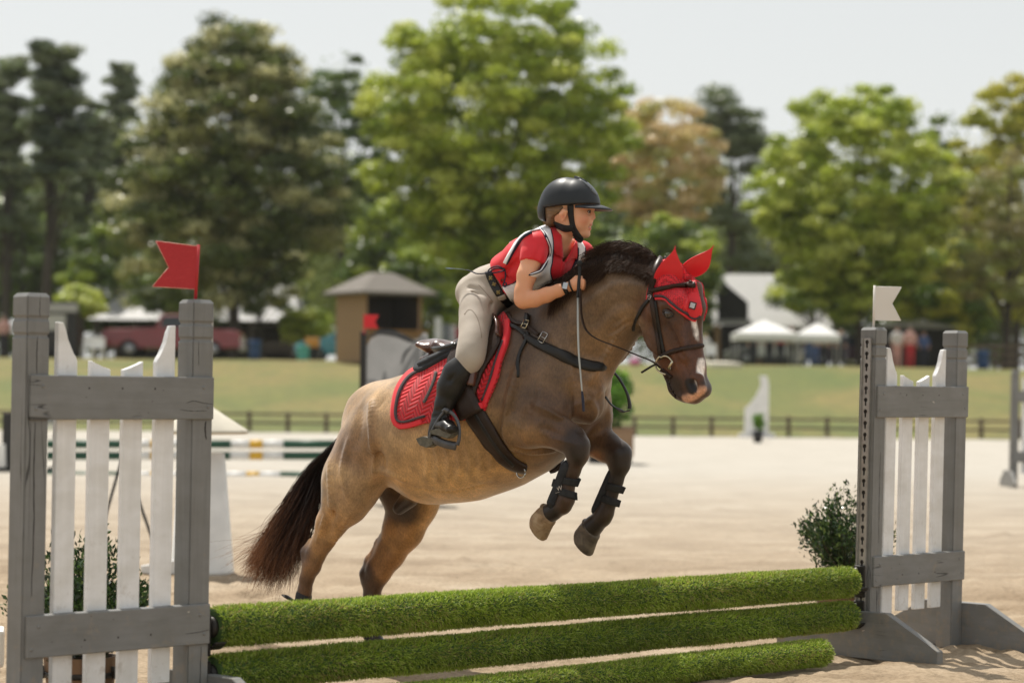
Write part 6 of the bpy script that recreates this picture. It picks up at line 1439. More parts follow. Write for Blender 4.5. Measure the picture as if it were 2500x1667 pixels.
# ------------------------------------------------------------------ bonnet
bon = thing('ear_bonnet', HL.w(*HL.hit(1650, 700, 0)[0]), 'red crocheted ear bonnet with dark piping on the horse head', 'ear bonnet')
bpoly = [(1600, 650), (1612, 640), (1632, 634), (1655, 636), (1676, 646), (1690, 662), (1698, 685), (1704, 712), (1710, 738), (1713, 758), (1709, 773), (1699, 782), (1684, 777), (1663, 761), (1642, 741), (1621, 727), (1601, 727), (1590, 724), (1579, 735), (1582, 708), (1590, 675)]
patch('crochet_cap', bpoly, M['red_crochet'], bon, off=.0075, mirror=False, step=5, smooth_it=2)
patch('crochet_cap', bpoly, M['red_crochet'], bon, off=.0055, mirror=True, step=6, smooth_it=2)
patch('forehead_panel', [(1664, 748), (1676, 724), (1690, 712), (1703, 716), (1710, 740), (1712, 760), (1707, 774), (1698, 779), (1684, 774)], M['red_satin'], bon, off=.0100, step=5)
strap('edge_piping', [(1601, 724), (1620, 725), (1641, 738), (1663, 758), (1683, 773), (1698, 778), (1708, 770)], 5, M['piping'], bon, off=.0125, dome=.002, across=4, step=3)
strap('edge_piping', [(1601, 730), (1620, 731), (1640, 744), (1661, 763), (1682, 779), (1698, 784)], 4, M['red_satin'], bon, off=.0095, across=3, step=3)
def square_badge(x, y, s_px, off, mt, rot=.25):
    q, n_ = cast(x, y, HORSE_BVH); c = q + n_ * off; s = s_px / 590 / 2; ex = (HL.d * math.cos(rot) + Vector((0, 0, 1)) * -math.sin(rot)); ex = (ex - n_ * ex.dot(n_)).normalized(); ey = n_.cross(ex)
    f = Frame(c, ex, n_, ey); bm = bmesh.new(); add_box(bm, f, -s, s, -.0015, .0015, -s, s, .0012); return bm_obj('badge', bm, mt, bon)
square_badge(1693, 747, 17, .0125, M['piping']); square_badge(1693, 747, 12, .0150, C_('pale_badge', (.6, .62, .62), .3, metal=.3))
def ear(base, tip, w, v0, v1, side, mt):
    """hollow leaf-shaped ear cover"""
    b = HL.w(*HL.hit(*base, v0)[0]); t = HL.w(*HL.hit(*tip, v1)[0]); ax = (t - b); L_ = ax.length; ax.normalize()
    face = (HL.d * .75 + HL.n * side * .66); face = (face - ax * face.dot(ax)).normalized(); sd = ax.cross(face); bm = bmesh.new(); rings = []
    n = 16; seg = 20
    for i in range(n + 1):
        f = i / n; wd = w * (math.sin(math.pi * min(1, (f * .78 + .24))) ** .8) * (1 - f ** 3.2) + .0012; dp = wd * .42
        ring = []
        for k in range(seg):
            an = 2 * math.pi * k / seg; cx_ = math.cos(an); sy = math.sin(an); yy = sy * dp
            if sy > 0: yy = sy * dp * .25 - wd * .30 * (1 - cx_ * cx_) * (1 if f < .95 else 0)   # hollow front
            ring.append(bm.verts.new(b + ax * (f * L_) + sd * (cx_ * wd) + face * (yy + .02 * math.sin(f * 3) + .010 * f)))
        rings.append(ring)
    for i in range(n):
        for k in range(seg): bm.faces.new([rings[i][k], rings[i][(k + 1) % seg], rings[i + 1][(k + 1) % seg], rings[i + 1][k]])
    bm.faces.new(rings[0]); bm.faces.new(rings[-1]); return bm_obj('ear_cover', bm, mt, bon, True)
ear((1622, 704), (1647, 598), .057, .06, .078, 1.0, M['red_satin']); ear((1676, 668), (1740, 595), .050, -.05, -.075, .35, M['red_satin'])
# ------------------------------------------------------------------ bridle
brd = thing('bridle', HL.w(*HL.hit(1640, 780, 0)[0]), 'dark leather bridle with D ring bit and reins', 'bridle')
strap('crownpiece', [(1613, 637), (1604, 655), (1598, 680), (1594, 702), (1591, 722)], 11, M['leather_dark'], brd, off=.018, dome=.003, step=4, mirror=True)
strap('browband', [(1593, 712), (1615, 707), (1647, 702), (1675, 699), (1690, 698), (1697, 698)], 10.5, M['leather_dark'], brd, off=.018, dome=.006, across=6, step=4)
strap('cheekpiece', [(1592, 722), (1597, 754), (1601, 782), (1605, 810), (1610, 842), (1615, 874)], 9, M['leather_dark'], brd, off=.011, dome=.003, step=4, mirror=True)
strap('cheekpiece', [(1600, 735), (1606, 770), (1611, 805), (1618, 842), (1624, 868)], 5, M['leather_black'], brd, off=.008, step=4)
strap('noseband', [(1610, 872), (1631, 862), (1655, 854), (1680, 849), (1700, 846), (1712, 844)], 11.5, M['leather_dark'], brd, off=.011, dome=.006, across=6, step=4)
strap('throatlatch', [(1589, 728), (1572, 748), (1558, 772), (1548, 792), (1545, 806)], 6, M['leather_black'], brd, off=.008, step=4)
buckle(1593, 727, 9, 9, .3, M['bright_steel'], brd, .020, r=.0016)
c, _ = HL.hit(1621, 893, .095)
def bitp(x, y): return HL.w(*HL.hit(x, y, .085)[0])
bm = bmesh.new(); pts = [bitp(*p) for p in ((1614, 873), (1622, 869), (1632, 872), (1641, 882))]; add_tube(bm, [Vector(q) for q in catmull(pts, 5)], .0036, 8)
add_tube(bm, [bitp(1642, 881), bitp(1637, 890), bitp(1631, 901)], .0052, 8)
pts = [bitp(*p) for p in ((1607, 873), (1601, 884), (1602, 898), (1611, 908), (1625, 914))]; add_tube(bm, [Vector(q) for q in catmull(pts, 5)], .0036, 8)
add_tube(bm, [Vector(q) for q in catmull([bitp(*p) for p in ((1614, 873), (1609, 871), (1606, 876))], 4)], .0036, 8); bm_obj('bit_ring', bm, M['brass'], brd, True)
bm = bmesh.new(); add_tube(bm, [bitp(1634, 896), HL.w(*HL.hit(1640, 905, .03)[0])], .006, 8); bm_obj('bit_mouthpiece', bm, M['bright_steel'], brd, True)
tube_px('rein', [(1612, 898, .088), (1592, 882, .10), (1551, 865, .135), (1505, 846, .165), (1459, 828, .19), (1432, 807, .20), (1421, 775, .195), (1418, 738, .185), (1417, 705, .175)], .0042, M['leather_dark'], brd, 8, (2.0, .55))
tube_px('rein', [(1612, 898, -.088), (1592, 882, -.11), (1551, 865, -.145), (1505, 846, -.175), (1459, 800, -.19), (1432, 740, -.17), (1425, 700, -.13)], .0042, M['leather_dark'], brd, 8, (2.0, .55))
tube_px('keeper_strap', [(1604, 888, .09), (1593, 893, .095), (1578, 902, .10), (1567, 909, .10)], [.005, .0055, .006, .006], M['leather_black'], brd, 8, (1.3, .7))
strap('chin_strap', [(1616, 902), (1628, 912), (1640, 922)], 9, M['leather_dark'], brd, off=.008, step=3)
# ------------------------------------------------------------------ boots of the horse
def tendon_boot(label, path, rr, v, bands, tabs, logo=None):
    r = thing('tendon_boot', HL.w(*HL.hit(path[0][0], path[0][1], v)[0]), label, 'horse boot', 'protective boots on the horse legs')
    tube_px('shell', [(x, y, v) for x, y in path], rr, M['neoprene'], r, 16, (1.05, .8))
    for (a, b, w, vv) in bands:
        strap('band', [a, ((a[0] + b[0]) / 2, (a[1] + b[1]) / 2), b], w, M['webbing'], r, off=.010, step=3, v=vv)
    for (x, y, w, h, rot) in tabs:
        q = HL.w(*HL.hit(x, y, v + .01)[0]); ex = HL.d * math.cos(rot) + Vector((0, 0, -math.sin(rot))); f = Frame(q, ex, HL.n, ex.cross(HL.n)); bm = bmesh.new(); add_box(bm, f, -w, w, -.006, .006, -h, h, .002); bm_obj('tab', bm, M['webbing'], r)
    return r
tb = tendon_boot('dark grey tendon boot with a small white emblem on the near foreleg', [(1390, 1128), (1383, 1142), (1372, 1170), (1362, 1198), (1352, 1228), (1353, 1243)], [.022, .030, .029, .029, .033, .014], .175,
            [((1368, 1172), (1420, 1180), 18, .17), ((1362, 1198), (1408, 1212), 18, .17)], [(1370, 1156, .013, .014, 1.9), (1356, 1180, .016, .014, 1.9)])
def text_on(txt, x, y, v, size, mt, parent, rot=0.0, off=.0, name='emblem', offn=None):
    cu = bpy.data.curves.new(name, 'FONT'); cu.body = txt; cu.size = size; cu.extrude = .0004; cu.align_x = 'CENTER'; cu.align_y = 'CENTER'
    tmp = bpy.data.objects.new(name + '_tmp', cu); COL.objects.link(tmp); dg = bpy.context.evaluated_depsgraph_get(); me = bpy.data.meshes.new_from_object(tmp.evaluated_get(dg)); bpy.data.objects.remove(tmp)
    q = HL.w(*HL.hit(x, y, v)[0]); n_ = HL.n; ex = (HL.d * math.cos(rot) + Vector((0, 0, 1)) * math.sin(rot)); ey = n_.cross(ex)
    if ey.z < 0: ey = -ey
    Mx = Matrix((( ex.x, ey.x, n_.x, q.x), (ex.y, ey.y, n_.y, q.y), (ex.z, ey.z, n_.z, q.z), (0, 0, 0, 1))); me.transform(Mx); return link_mesh(name, me, mt, parent, False)
text_on('VW', 1362, 1193, .203, .026, C_('pale_print', (.55, .48, .42), .6), tb, .25); text_on('----', 1361, 1201, .204, .016, M['pale_print'], tb, .25, name='emblem_line')
tendon_boot('black tendon boot on the far foreleg', [(1497, 1148), (1490, 1165), (1478, 1196), (1466, 1222), (1455, 1245), (1452, 1254)], [.02, .024, .027, .026, .023, .012], -.15,
            [((1478, 1185), (1522, 1196), 17, -.16), ((1466, 1215), (1510, 1228), 17, -.16)], [])
hb_ = thing('fetlock_boot', HL.w(*HL.hit(742, 1450, .15)[0]), 'black fetlock boot with a flapping strap end on the near hind leg', 'horse boot', 'protective boots on the horse legs')
tube_px('shell', [(746, 1436, .15), (742, 1450, .15), (740, 1470, .15), (737, 1484, .15)], [.026, .035, .038, .030], M['neoprene'], hb_, 16)
tube_px('strap_end', [(722, 1468, .16), (710, 1462, .17), (698, 1455, .18), (689, 1451, .18)], [.006, .014, .017, .006], M['leather_black'], hb_, 12, (1, .35))
hb2 = thing('fetlock_boot', HL.w(*HL.hit(909, 1545, -.15)[0]), 'dark fetlock boot on the far hind leg, seen between the poles', 'horse boot', 'protective boots on the horse legs')
tube_px('shell', [(908, 1528, -.15), (909, 1548, -.15), (912, 1566, -.15)], [.026, .044, .030], M['neoprene'], hb2, 16)
# ================================================================== RIDER
def grade(a, b, fa, fb, hf, hc):
    """axis from a to b, fine step hf inside fa..fb and coarse step hc outside"""
    return np.concatenate([np.arange(a, fa, hc), np.arange(fa, fb, hf), np.arange(fb, b + hc, hc)])
_c, _ = HL.hit(1392, 515, 0); HWc = HL.w(*_c)
RH = Loc(1392, 515, HWc.y, math.radians(21))
rr_ = thing('rider', HL.w(.62, 0, 1.5), 'young rider in black helmet, red polo, white vest and beige breeches leaning over the neck', 'person')
rr_.name = 'person'
u0, v0_, z0_ = _c
ux = grade(u0 - .80, u0 + .32, u0 - .17, u0 + .13, .0030, .0065); vx = grade(-.34, .46, -.11, .11, .0032, .0065); zx = grade(z0_ - 1.10, z0_ + .20, z0_ - .14, z0_ + .03, .0028, .0065)
def RHtoHL(pt):
    return HL.l(RH.w(*pt))
def hchain(fl, st, k=.012, op='add', grow=0.0):
    """head parts: circles in the head's own plane, (px,py,r_px,v,b)"""
    w = RH.n; wl = np.array([w.dot(HL.d), w.dot(HL.n), 0.0]); prev = None
    for (x, y, r, v, b) in st:
        c, sc = RH.hit(x, y, v); c = RHtoHL(c); rm = r * sc + grow; q = 1.0 if b is None else (b + grow) / rm; cur = (c, rm, q)
        if prev is not None: fl.seg(prev[0], cur[0], prev[1], cur[1], prev[2], cur[2], k, w=wl, op=op)
        prev = cur
    if len(st) == 1: fl.seg(prev[0], prev[0] + 1e-4, prev[1], prev[1], prev[2], prev[2], k, w=wl, op=op)
def head_shapes(fl, g=0.0):
    hchain(fl, [(1380, 497, 55, 0, .070), (1404, 500, 45, 0, .066)], .02, grow=g)
    hchain(fl, [(1418, 508, 30, 0, .058), (1420, 530, 27, 0, .054), (1419, 550, 21, 0, .044), (1426, 567, 13, 0, .022)], .02, grow=g)
    hchain(fl, [(1390, 535, 24, 0, .058), (1395, 552, 17, 0, .050), (1420, 568, 12, 0, .030)], .018, grow=g)
def face_shapes(fl):
    hchain(fl, [(1438, 506, 9, 0, .040)], .012)
    hchain(fl, [(1443, 513, 4, 0, .006), (1447, 524, 4.4, 0, .007), (1449, 531, 5.0, 0, .0085)], .008)
    for s_ in (1, -1):
        hchain(fl, [(1445.5, 534, 3.6, .0085 * s_, .005)], .005)
        hchain(fl, [(1425, 536, 12, .034 * s_, .018), (1418, 545, 12, .034 * s_, .016)], .02)
    hchain(fl, [(1441, 548.5, 4.6, 0, .016)], .006); hchain(fl, [(1439, 558.5, 4.4, 0, .014)], .005); hchain(fl, [(1433, 572, 8.0, 0, .014)], .008)
    for s_ in (1, -1):
        hchain(fl, [(1437, 517.5, 6.5, .027 * s_, .012)], .010, 'sub')
        hchain(fl, [(1434.5, 517.5, 7.0, .0255 * s_, .0125)], .002)
    hchain(fl, [(1446, 537.8, 1.5, .0055, .003)], .003, 'sub')
    hchain(fl, [(1441, 553.4, 1.9, 0, .019), (1450, 553.4, 2.6, 0, .016)], .0025, 'sub')
    for s_ in (1, -1):   # ears
        hchain(fl, [(1376, 515, 6.0, .074 * s_, .009), (1371, 524, 6.2, .077 * s_, .009), (1374, 537, 4.6, .073 * s_, .008)], .006)
        hchain(fl, [(1381, 517, 5.5, .074 * s_, .009), (1377, 530, 5.0, .073 * s_, .009)], .006)
        hchain(fl, [(1379, 522, 3.6, .085 * s_, .006), (1377, 529, 3.0, .083 * s_, .005)], .004, 'sub')
# limbs (HL frame)
ARM = [(1308, 597, 25, .145, None), (1299, 630, 25, .165, None), (1286, 672, 23, .19, None), (1277, 712, 20, .21, None), (1274, 730, 20, .215, None)]
FORE = [(1279, 734, 20.5, .215, None), (1305, 730, 19.5, .205, None), (1335, 720, 18, .19, None), (1365, 709, 15, .17, None), (1388, 700, 12.0, .155, .0155)]
FARM = [(1418, 622, 24, -.15, None), (1428, 665, 22, -.19, None), (1432, 715, 19, -.215, None)]; FFORE = [(1432, 718, 19, -.215, None), (1428, 708, 16, -.18, None), (1420, 700, 12, -.14, None)]
LEGN = [(1182, 722, 38, .080, .075), (1164, 765, 31, .165, None), (1156, 812, 25, .24, None), (1153, 850, 20, .29, None), (1148, 873, 19, .31, None)]
CALF = [(1145, 880, 19, .315, None), (1116, 912, 25, .335, None), (1099, 945, 25, .345, None), (1084, 985, 16, .36, None), (1077, 1010, 14, .365, None)]
FOOT = [(1074, 1026, 13, .37, None), (1069, 1046, 11, .375, None), (1092, 1044, 9, .41, None)]
def flipv(st): return [(x, y, r, -v, b) for x, y, r, v, b in st]
def far_px(st):
    out = []
    for x, y, r, v, b in st:
        c, sc = HL.hit(x, y, v); out.append((np.array([c[0], -v, c[2]]), r * sc, 1.0 if b is None else b / (r * sc)))
    return out
def chain3(fl, st, k, grow=0):
    for a, b in zip(st[:-1], st[1:]): fl.seg(a[0], b[0], a[1] + grow, b[1] + grow, a[2], b[2], k)
TORSO = [(1182, 714, 43, 0, .130), (1216, 688, 36, 0, .112), (1258, 656, 41, 0, .118), (1302, 628, 45, 0, .132), (1340, 604, 34, 0, .145), (1362, 592, 24, 0, .075)]
BF = Field(ux, vx, zx)
chain(BF, HL, TORSO, .03)
chain(BF, HL, [(1308, 597, 26, .14, None), (1345, 598, 24, 0, .08), (1418, 618, 24, -.14, None)], .04)
chain(BF, HL, [(1358, 598, 25, 0, .055), (1376, 575, 21, 0, None), (1388, 552, 20, 0, None)], .015)
chain(BF, HL, ARM, .015); chain(BF, HL, FORE, .012); chain(BF, HL, FARM, .015); chain(BF, HL, FFORE, .012)
chain(BF, HL, LEGN, .03); chain(BF, HL, CALF, .02); chain(BF, HL, FOOT, .015)
chain3(BF, far_px(LEGN), .03); chain3(BF, far_px(CALF), .02); chain3(BF, far_px(FOOT), .015)
head_shapes(BF); face_shapes(BF)
# hands: palm, thumb and four curled fingers
def hand(fl, sgn):
    def pt(x, y, v): return (x, y, v * sgn)
    V0 = .150
    chain(fl, HL, [(1390, 700, 11.5, V0 * sgn, .016), (1402, 696, 14, (V0 + .002) * sgn, .015), (1411, 692, 13.5, (V0 + .002) * sgn, .014)], .008)
    for i, (dy, ln) in enumerate(((-9, 1.0), (-2.5, 1.08), (4, 1.0), (10, .82))):
        r = 4.6 if i < 3 else 4.0
        chain(fl, HL, [(1411, 692 + dy, r + .6, (V0 + .006) * sgn, None), (1411 + 12 * ln, 693 + dy, r, (V0 + .002) * sgn, None), (1411 + 16 * ln, 696 + dy, r - .3, (V0 - .016) * sgn, None), (1411 + 9 * ln, 698 + dy, r - .8, (V0 - .030) * sgn, None)], .003)
    chain(fl, HL, [(1398, 686, 6, (V0 - .004) * sgn, None), (1408, 677, 5.4, (V0 - .008) * sgn, None), (1420, 677, 4.6, (V0 - .014) * sgn, None)], .005)
hand(BF, 1)
V, Fc = BF.mesh(); V = relax(V, Fc, 1, .4); Wb = HL.W(V); bx, by = proj(Wb)
nz_ = vnoise(V[:, 0] * 40, V[:, 1] * 40, V[:, 2] * 40)[:, None]
SK = np.array(srgb(236, 178, 142)); SK2 = np.array(srgb(222, 154, 114))
col = SK * (1 - nz_ * .5) + SK2 * nz_ * .5
arm_m = np.clip((by - 640) / 60, 0, 1)[:, None] * ((V[:, 1] > .08)[:, None]); col = col * (1 - arm_m * .35) + np.array(srgb(204, 128, 74)) * arm_m * .35
def spot(x, y, v, rad, c, k):
    global col
    p = RHtoHL(RH.hit(x, y, v)[0]); d = np.linalg.norm(V - p, axis=1); w = np.clip(1.4 - d / rad, 0, 1)[:, None] * k; col = col * (1 - w) + np.array(srgb(*c)) * w
for s_ in (1, -1):
    spot(1425, 538, .045 * s_, .020, (214, 118, 92), .45); spot(1436, 507, .030 * s_, .007, (120, 78, 50), .6); spot(1432, 507, .036 * s_, .007, (120, 78, 50), .6); spot(1374, 528, .078 * s_, .012, (205, 106, 82), .5)
spot(1445, 549.5, 0, .0075, (190, 92, 84), .75); spot(1442, 549.5, .012, .006, (190, 92, 84), .7); spot(1443, 558, 0, .0075, (196, 98, 90), .8); spot(1440, 558, .010, .006, (196, 98, 90), .7); spot(1441, 553.5, .006, .0042, (60, 20, 18), .95); spot(1438, 553.5, .013, .0032, (60, 20, 18), .9)
spot(1451, 533, 0, .009, (214, 122, 92), .4)
M['skin'] = attr_mat('skin', rough=.46, subs=.25, bumps=.05, bscale=500)
link_mesh('body', np_mesh('body', Wb, Fc, {'col': np.clip(col, 0, 1)}), M['skin'], rr_)
BODY_BVH = BVHTree.FromPolygons([Vector(p) for p in Wb], [tuple(int(i) for i in f) for f in Fc])
for s_ in (1, -1):
    p = RH.w(*RH.hit(1435.5, 517.6, .027 * s_)[0]); g = (RH.d * .95 + RH.n * .32 * s_).normalized()
    bm = bmesh.new(); add_ball(bm, p, .0098, sub=3); e_ = bm_obj('eye', bm, C_('eye_white', (.55, .52, .50), .15), rr_, True)
    bm = bmesh.new(); add_ball(bm, p + g * .0072, .0044, sub=2); bm_obj('iris', bm, C_('iris_brown', (.05, .03, .02), .1), rr_, True)
    bm = bmesh.new(); up = Vector((0, 0, 1)); sd = up.cross(g)
    for sg, hh in ((1, .0058), (-1, .0052)):
        add_tube(bm, [p + g * (.0098 * math.cos(t * .9)) + sd * (.0105 * math.sin(t)) + up * sg * hh * math.cos(t * 1.15) * 1.0 for t in np.linspace(-1.25, 1.25, 11)], .0015 if sg > 0 else .0010, 5)
    bm_obj('eyelid', bm, C_('lash_brown', (.07, .035, .02), .6), rr_, True)
# ------------------------------------------------------------------ clothes
def cloth(name, builder, mat, cuts=(), res=.0058, box=None, it=2, drop=None):
    f = Field(ar(box[0], box[1], res), ar(box[2], box[3], res), ar(box[4], box[5], res)); builder(f)
    for p, n, in cuts: f.plane(p, n)
    V, Fc = f.mesh(); V = relax(V, Fc, it, .45); W_ = HL.W(V)
    if drop is not None:
        x, y = proj(W_); mk = drop(V, x, y); Fc = Fc[~mk[Fc].any(1)]
    return W_, Fc, V
def pin(poly, x, y):
    c = np.zeros(len(x), bool); n = len(poly)
    for i in range(n):
        x1, y1 = poly[i]; x0_, y0_ = poly[i - 1]; m_ = ((y1 > y) != (y0_ > y)) & (x < (x0_ - x1) * (y - y1) / (y0_ - y1 + 1e-9) + x1); c ^= m_
    return c
def polo(f):
    chain(f, HL, [(1196, 690, 40, 0, .145), (1220, 690, 42, 0, .135), (1256, 664, 49, 0, .138), (1300, 633, 55, 0, .150), (1336, 610, 43, 0, .150), (1362, 596, 28, 0, .09)], .03)
    chain(f, HL, [(1308, 597, 32, .14, None), (1345, 602, 30, 0, .09), (1418, 618, 30, -.14, None)], .045)
    chain(f, HL, [(1306, 598, 31, .15, None), (1303, 622, 31, .163, None), (1297, 650, 31, .178, None)], .015)
    chain(f, HL, [(1420, 620, 30, -.15, None), (1426, 648, 29, -.18, None), (1429, 668, 29, -.19, None)], .015)
    chain(f, HL, [(1240, 700, 36, .04, .10), (1262, 712, 22, .05, .09)], .03)
    chain(f, HL, [(1285, 672, 44, 0, .125), (1322, 662, 40, 0, .125), (1352, 652, 36, 0, .115)], .03)
    # folds
    for (a, b, r_) in (((1262, 640, .15), (1236, 662, .13), .006), ((1285, 618, .17), (1250, 660, .15), .005), ((1228, 650, .10), (1250, 700, .13), .005), ((1320, 600, .185), (1306, 640, .21), .004), ((1290, 605, .19), (1286, 640, .21), .004), ((1210, 665, .09), (1238, 695, .13), .005)):
        f.seg(HL.hit(*a)[0], HL.hit(*b)[0], r_, r_ * 1.3, .9, .9, .020, op='sub')
hemA = HL.hit(1296, 641, .178)[0]; hemB = HL.hit(1303, 600, .16)[0]
def polo_all(f):
    polo(f)
Hp = HL.hit(1219, 690, .13)[0]; Hn = HL.hit(1180, 705, 0)[0] - HL.hit(1240, 655, 0)[0]; Hn[1] = 0
f = Field(ar(u0 - .50, u0 + .20, .0052), ar(-.30, .30, .0052), ar(z0_ - .46, z0_ + .02, .0052)); polo(f)
# sleeve hems: cut the two sleeves square to the arm
def cut_sleeve(f, hem, top, vsign):
    n = hem - top; n = n / np.linalg.norm(n)
    X = f.ax[0][:, None, None]; Y = f.ax[1][None, :, None]; Z = f.ax[2][None, None, :]
    d = (X - hem[0]) * n[0] + (Y - hem[1]) * n[1] + (Z - hem[2]) * n[2]
    rad = np.sqrt(np.maximum((X - hem[0]) ** 2 + (Y - hem[1]) ** 2 + (Z - hem[2]) ** 2 - d * d, 0)); m_ = (rad < .075) & (d > -.004) & (d < .09) & (Y * vsign > .125)
    f.f = np.where(m_, np.maximum(f.f, d.astype(np.float32)), f.f)
cut_sleeve(f, HL.hit(1297, 641, .178)[0], HL.hit(1304, 600, .155)[0], 1); cut_sleeve(f, HL.hit(1428, 662, -.185)[0], HL.hit(1420, 620, -.15)[0], -1)
f.plane(Hp, Hn)
V, Fc = f.mesh(); V = relax(V, Fc, 2, .45); W_ = HL.W(V); x, y = proj(W_)
vneck = [(1362, 540), (1366, 565), (1369, 600), (1375, 640), (1390, 620), (1407, 592), (1402, 560), (1398, 535)]
mk = pin(vneck, x, y) & (V[:, 2] > z0_ - .30) & (V[:, 1] > -.12)
mk |= (np.linalg.norm(V - HL.hit(1378, 568, 0)[0], axis=1) < .042)
Fc = Fc[~mk[Fc].any(1)]
polo_o = link_mesh('polo_shirt', np_mesh('polo_shirt', W_, Fc), M['red_plain'], rr_); md = polo_o.modifiers.new('thick', 'SOLIDIFY'); md.thickness = .003
POLO_BVH = BVHTree.FromPolygons([Vector(p) for p in W_], [tuple(int(i) for i in q) for q in Fc])
f_ = Field(ar(u0 - .50, u0 + .20, .008), ar(-.30, .30, .008), ar(z0_ - .46, z0_ + .02, .008)); polo(f_); V2, F2 = f_.mesh(); W2_ = HL.W(V2)
FULL_BVH = BVHTree.FromPolygons([Vector(p) for p in W2_], [tuple(int(i) for i in q) for q in F2])
# collar and placket
def cl(name, poly, mt, off, step=5, bvh=None, thick=.004): return patch(name, poly, mt, rr_, bvh=bvh or FULL_BVH, off=off, thick=thick, step=step)
cl('collar', [(1343, 556), (1350, 552), (1366, 556), (1369, 580), (1371, 605), (1373, 630), (1364, 626), (1353, 621), (1347, 600), (1344, 578)], M['red_plain'], .007)
cl('collar', [(1404, 588), (1409, 594), (1412, 615), (1410, 632), (1402, 630), (1394, 631), (1384, 640), (1377, 642), (1384, 626), (1394, 608)], M['red_plain'], .007)
strap('placket', [(1376, 640), (1373, 660), (1368, 684)], 9, M['red_plain'], rr_, bvh=FULL_BVH, off=.004, step=4)
vest = [(1312, 555), (1325, 551), (1340, 556), (1345, 570), (1346, 598), (1345, 640), (1342, 660), (1347, 680), (1354, 696), (1330, 705), (1300, 712), (1275, 728), (1258, 738), (1245, 729), (1229, 706), (1228, 699), (1238, 701), (1262, 684), (1292, 668), (1317, 659), (1332, 636), (1339, 620), (1339, 603), (1329, 578), (1320, 564)]
M['vest_white'] = plain('white_vest_cloth', (.94, .94, .95), (.89, .89, .90), 14, .75, 0, .25, 40, sheen=.2)
cl('vest', vest, M['vest_white'], .0085, 5)
cl('vest', [(1405, 587), (1418, 593), (1426, 606), (1424, 628), (1412, 650), (1398, 676), (1384, 684), (1398, 652), (1408, 628), (1408, 605)], M['vest_white'], .0085, 5)
cl('vest', [(1312, 555), (1319, 563), (1298, 567), (1277, 580), (1258, 608), (1238, 644), (1231, 641), (1244, 618), (1258, 596), (1272, 580), (1290, 566)], M['vest_white'], .0085, 5)
M['navy'] = plain('navy_binding', (.012, .014, .03), (.018, .02, .045), 60, .7)
for nm, pth in (('vest_binding', [(1321, 563), (1330, 578), (1340, 603), (1340, 620), (1333, 637), (1318, 660), (1292, 669)]), ('vest_binding', [(1262, 684), (1240, 701), (1229, 701)]), ('vest_binding', [(1344, 565), (1347, 598), (1346, 640), (1342, 660), (1348, 680), (1355, 696)]),
                ('vest_binding', [(1408, 605), (1408, 628), (1398, 652), (1386, 680)]), ('vest_binding', [(1426, 606), (1425, 628), (1412, 652)]), ('vest_binding', [(1299, 569), (1278, 582), (1259, 609), (1239, 645)])):
    strap(nm, pth, 2.0, M['navy'], rr_, bvh=FULL_BVH, off=.0100, step=3, across=2)
# breeches
def breeches(f):
    chain(f, HL, [(1180, 716, 54, 0, .150), (1205, 696, 46, 0, .136), (1230, 684, 41, 0, .130), (1255, 668, 41, 0, .128)], .03)
    chain(f, HL, [(1205, 722, 36, .04, .10), (1250, 712, 24, .04, .09)], .03)
    chain(f, HL, [(1180, 722, 48, .085, .090), (1170, 745, 40, .13, None), (1163, 770, 35, .175, None), (1158, 800, 31, .225, None), (1155, 830, 27.5, .27, None), (1151, 855, 26.5, .298, None), (1147, 876, 25, .315, None), (1140, 890, 24.5, .32, None)], .05)
    chain3(f, [(a, b * 1.25, c) for a, b, c in far_px(LEGN)] , .03)
    for (a, b, r_) in (((1146, 702, .17), (1180, 708, .18), .004), ((1154, 716, .18), (1188, 718, .18), .004), ((1196, 740, .15), (1206, 770, .20), .006)):
        f.seg(HL.hit(*a)[0], HL.hit(*b)[0], r_, r_, .9, .9, .016, op='sub')
f = Field(ar(u0 - .62, u0 + .05, .0055), ar(-.42, .42, .0055), ar(z0_ - .72, z0_ - .20, .0055)); breeches(f)
f.plane(HL.hit(1238, 704, .13)[0], -Hn)
V, Fc = f.mesh(); V = relax(V, Fc, 3, .45); W_ = HL.W(V)
M['breeches'] = plain('beige_breeches', (.47, .405, .33), (.41, .35, .285), 9, .72, 0, .25, 220, sheen=.15)
br_o = link_mesh('breeches', np_mesh('breeches', W_, Fc), M['breeches'], rr_)
BR_BVH = BVHTree.FromPolygons([Vector(p) for p in W_], [tuple(int(i) for i in q) for q in Fc])
M['knee_patch'] = plain('breeches_seam', (.34, .28, .22), (.30, .25, .2), 20, .8)
strap('thigh_seam', [(1134, 768), (1143, 755), (1152, 757), (1165, 775), (1172, 800), (1176, 825)], 2.2, M['knee_patch'], rr_, bvh=BR_BVH, off=.0008, step=4, across=2)
strap('pocket_seam', [(1168, 694), (1184, 712), (1204, 738)], 2.0, M['knee_patch'], rr_, bvh=BR_BVH, off=.0015, step=4, across=2)
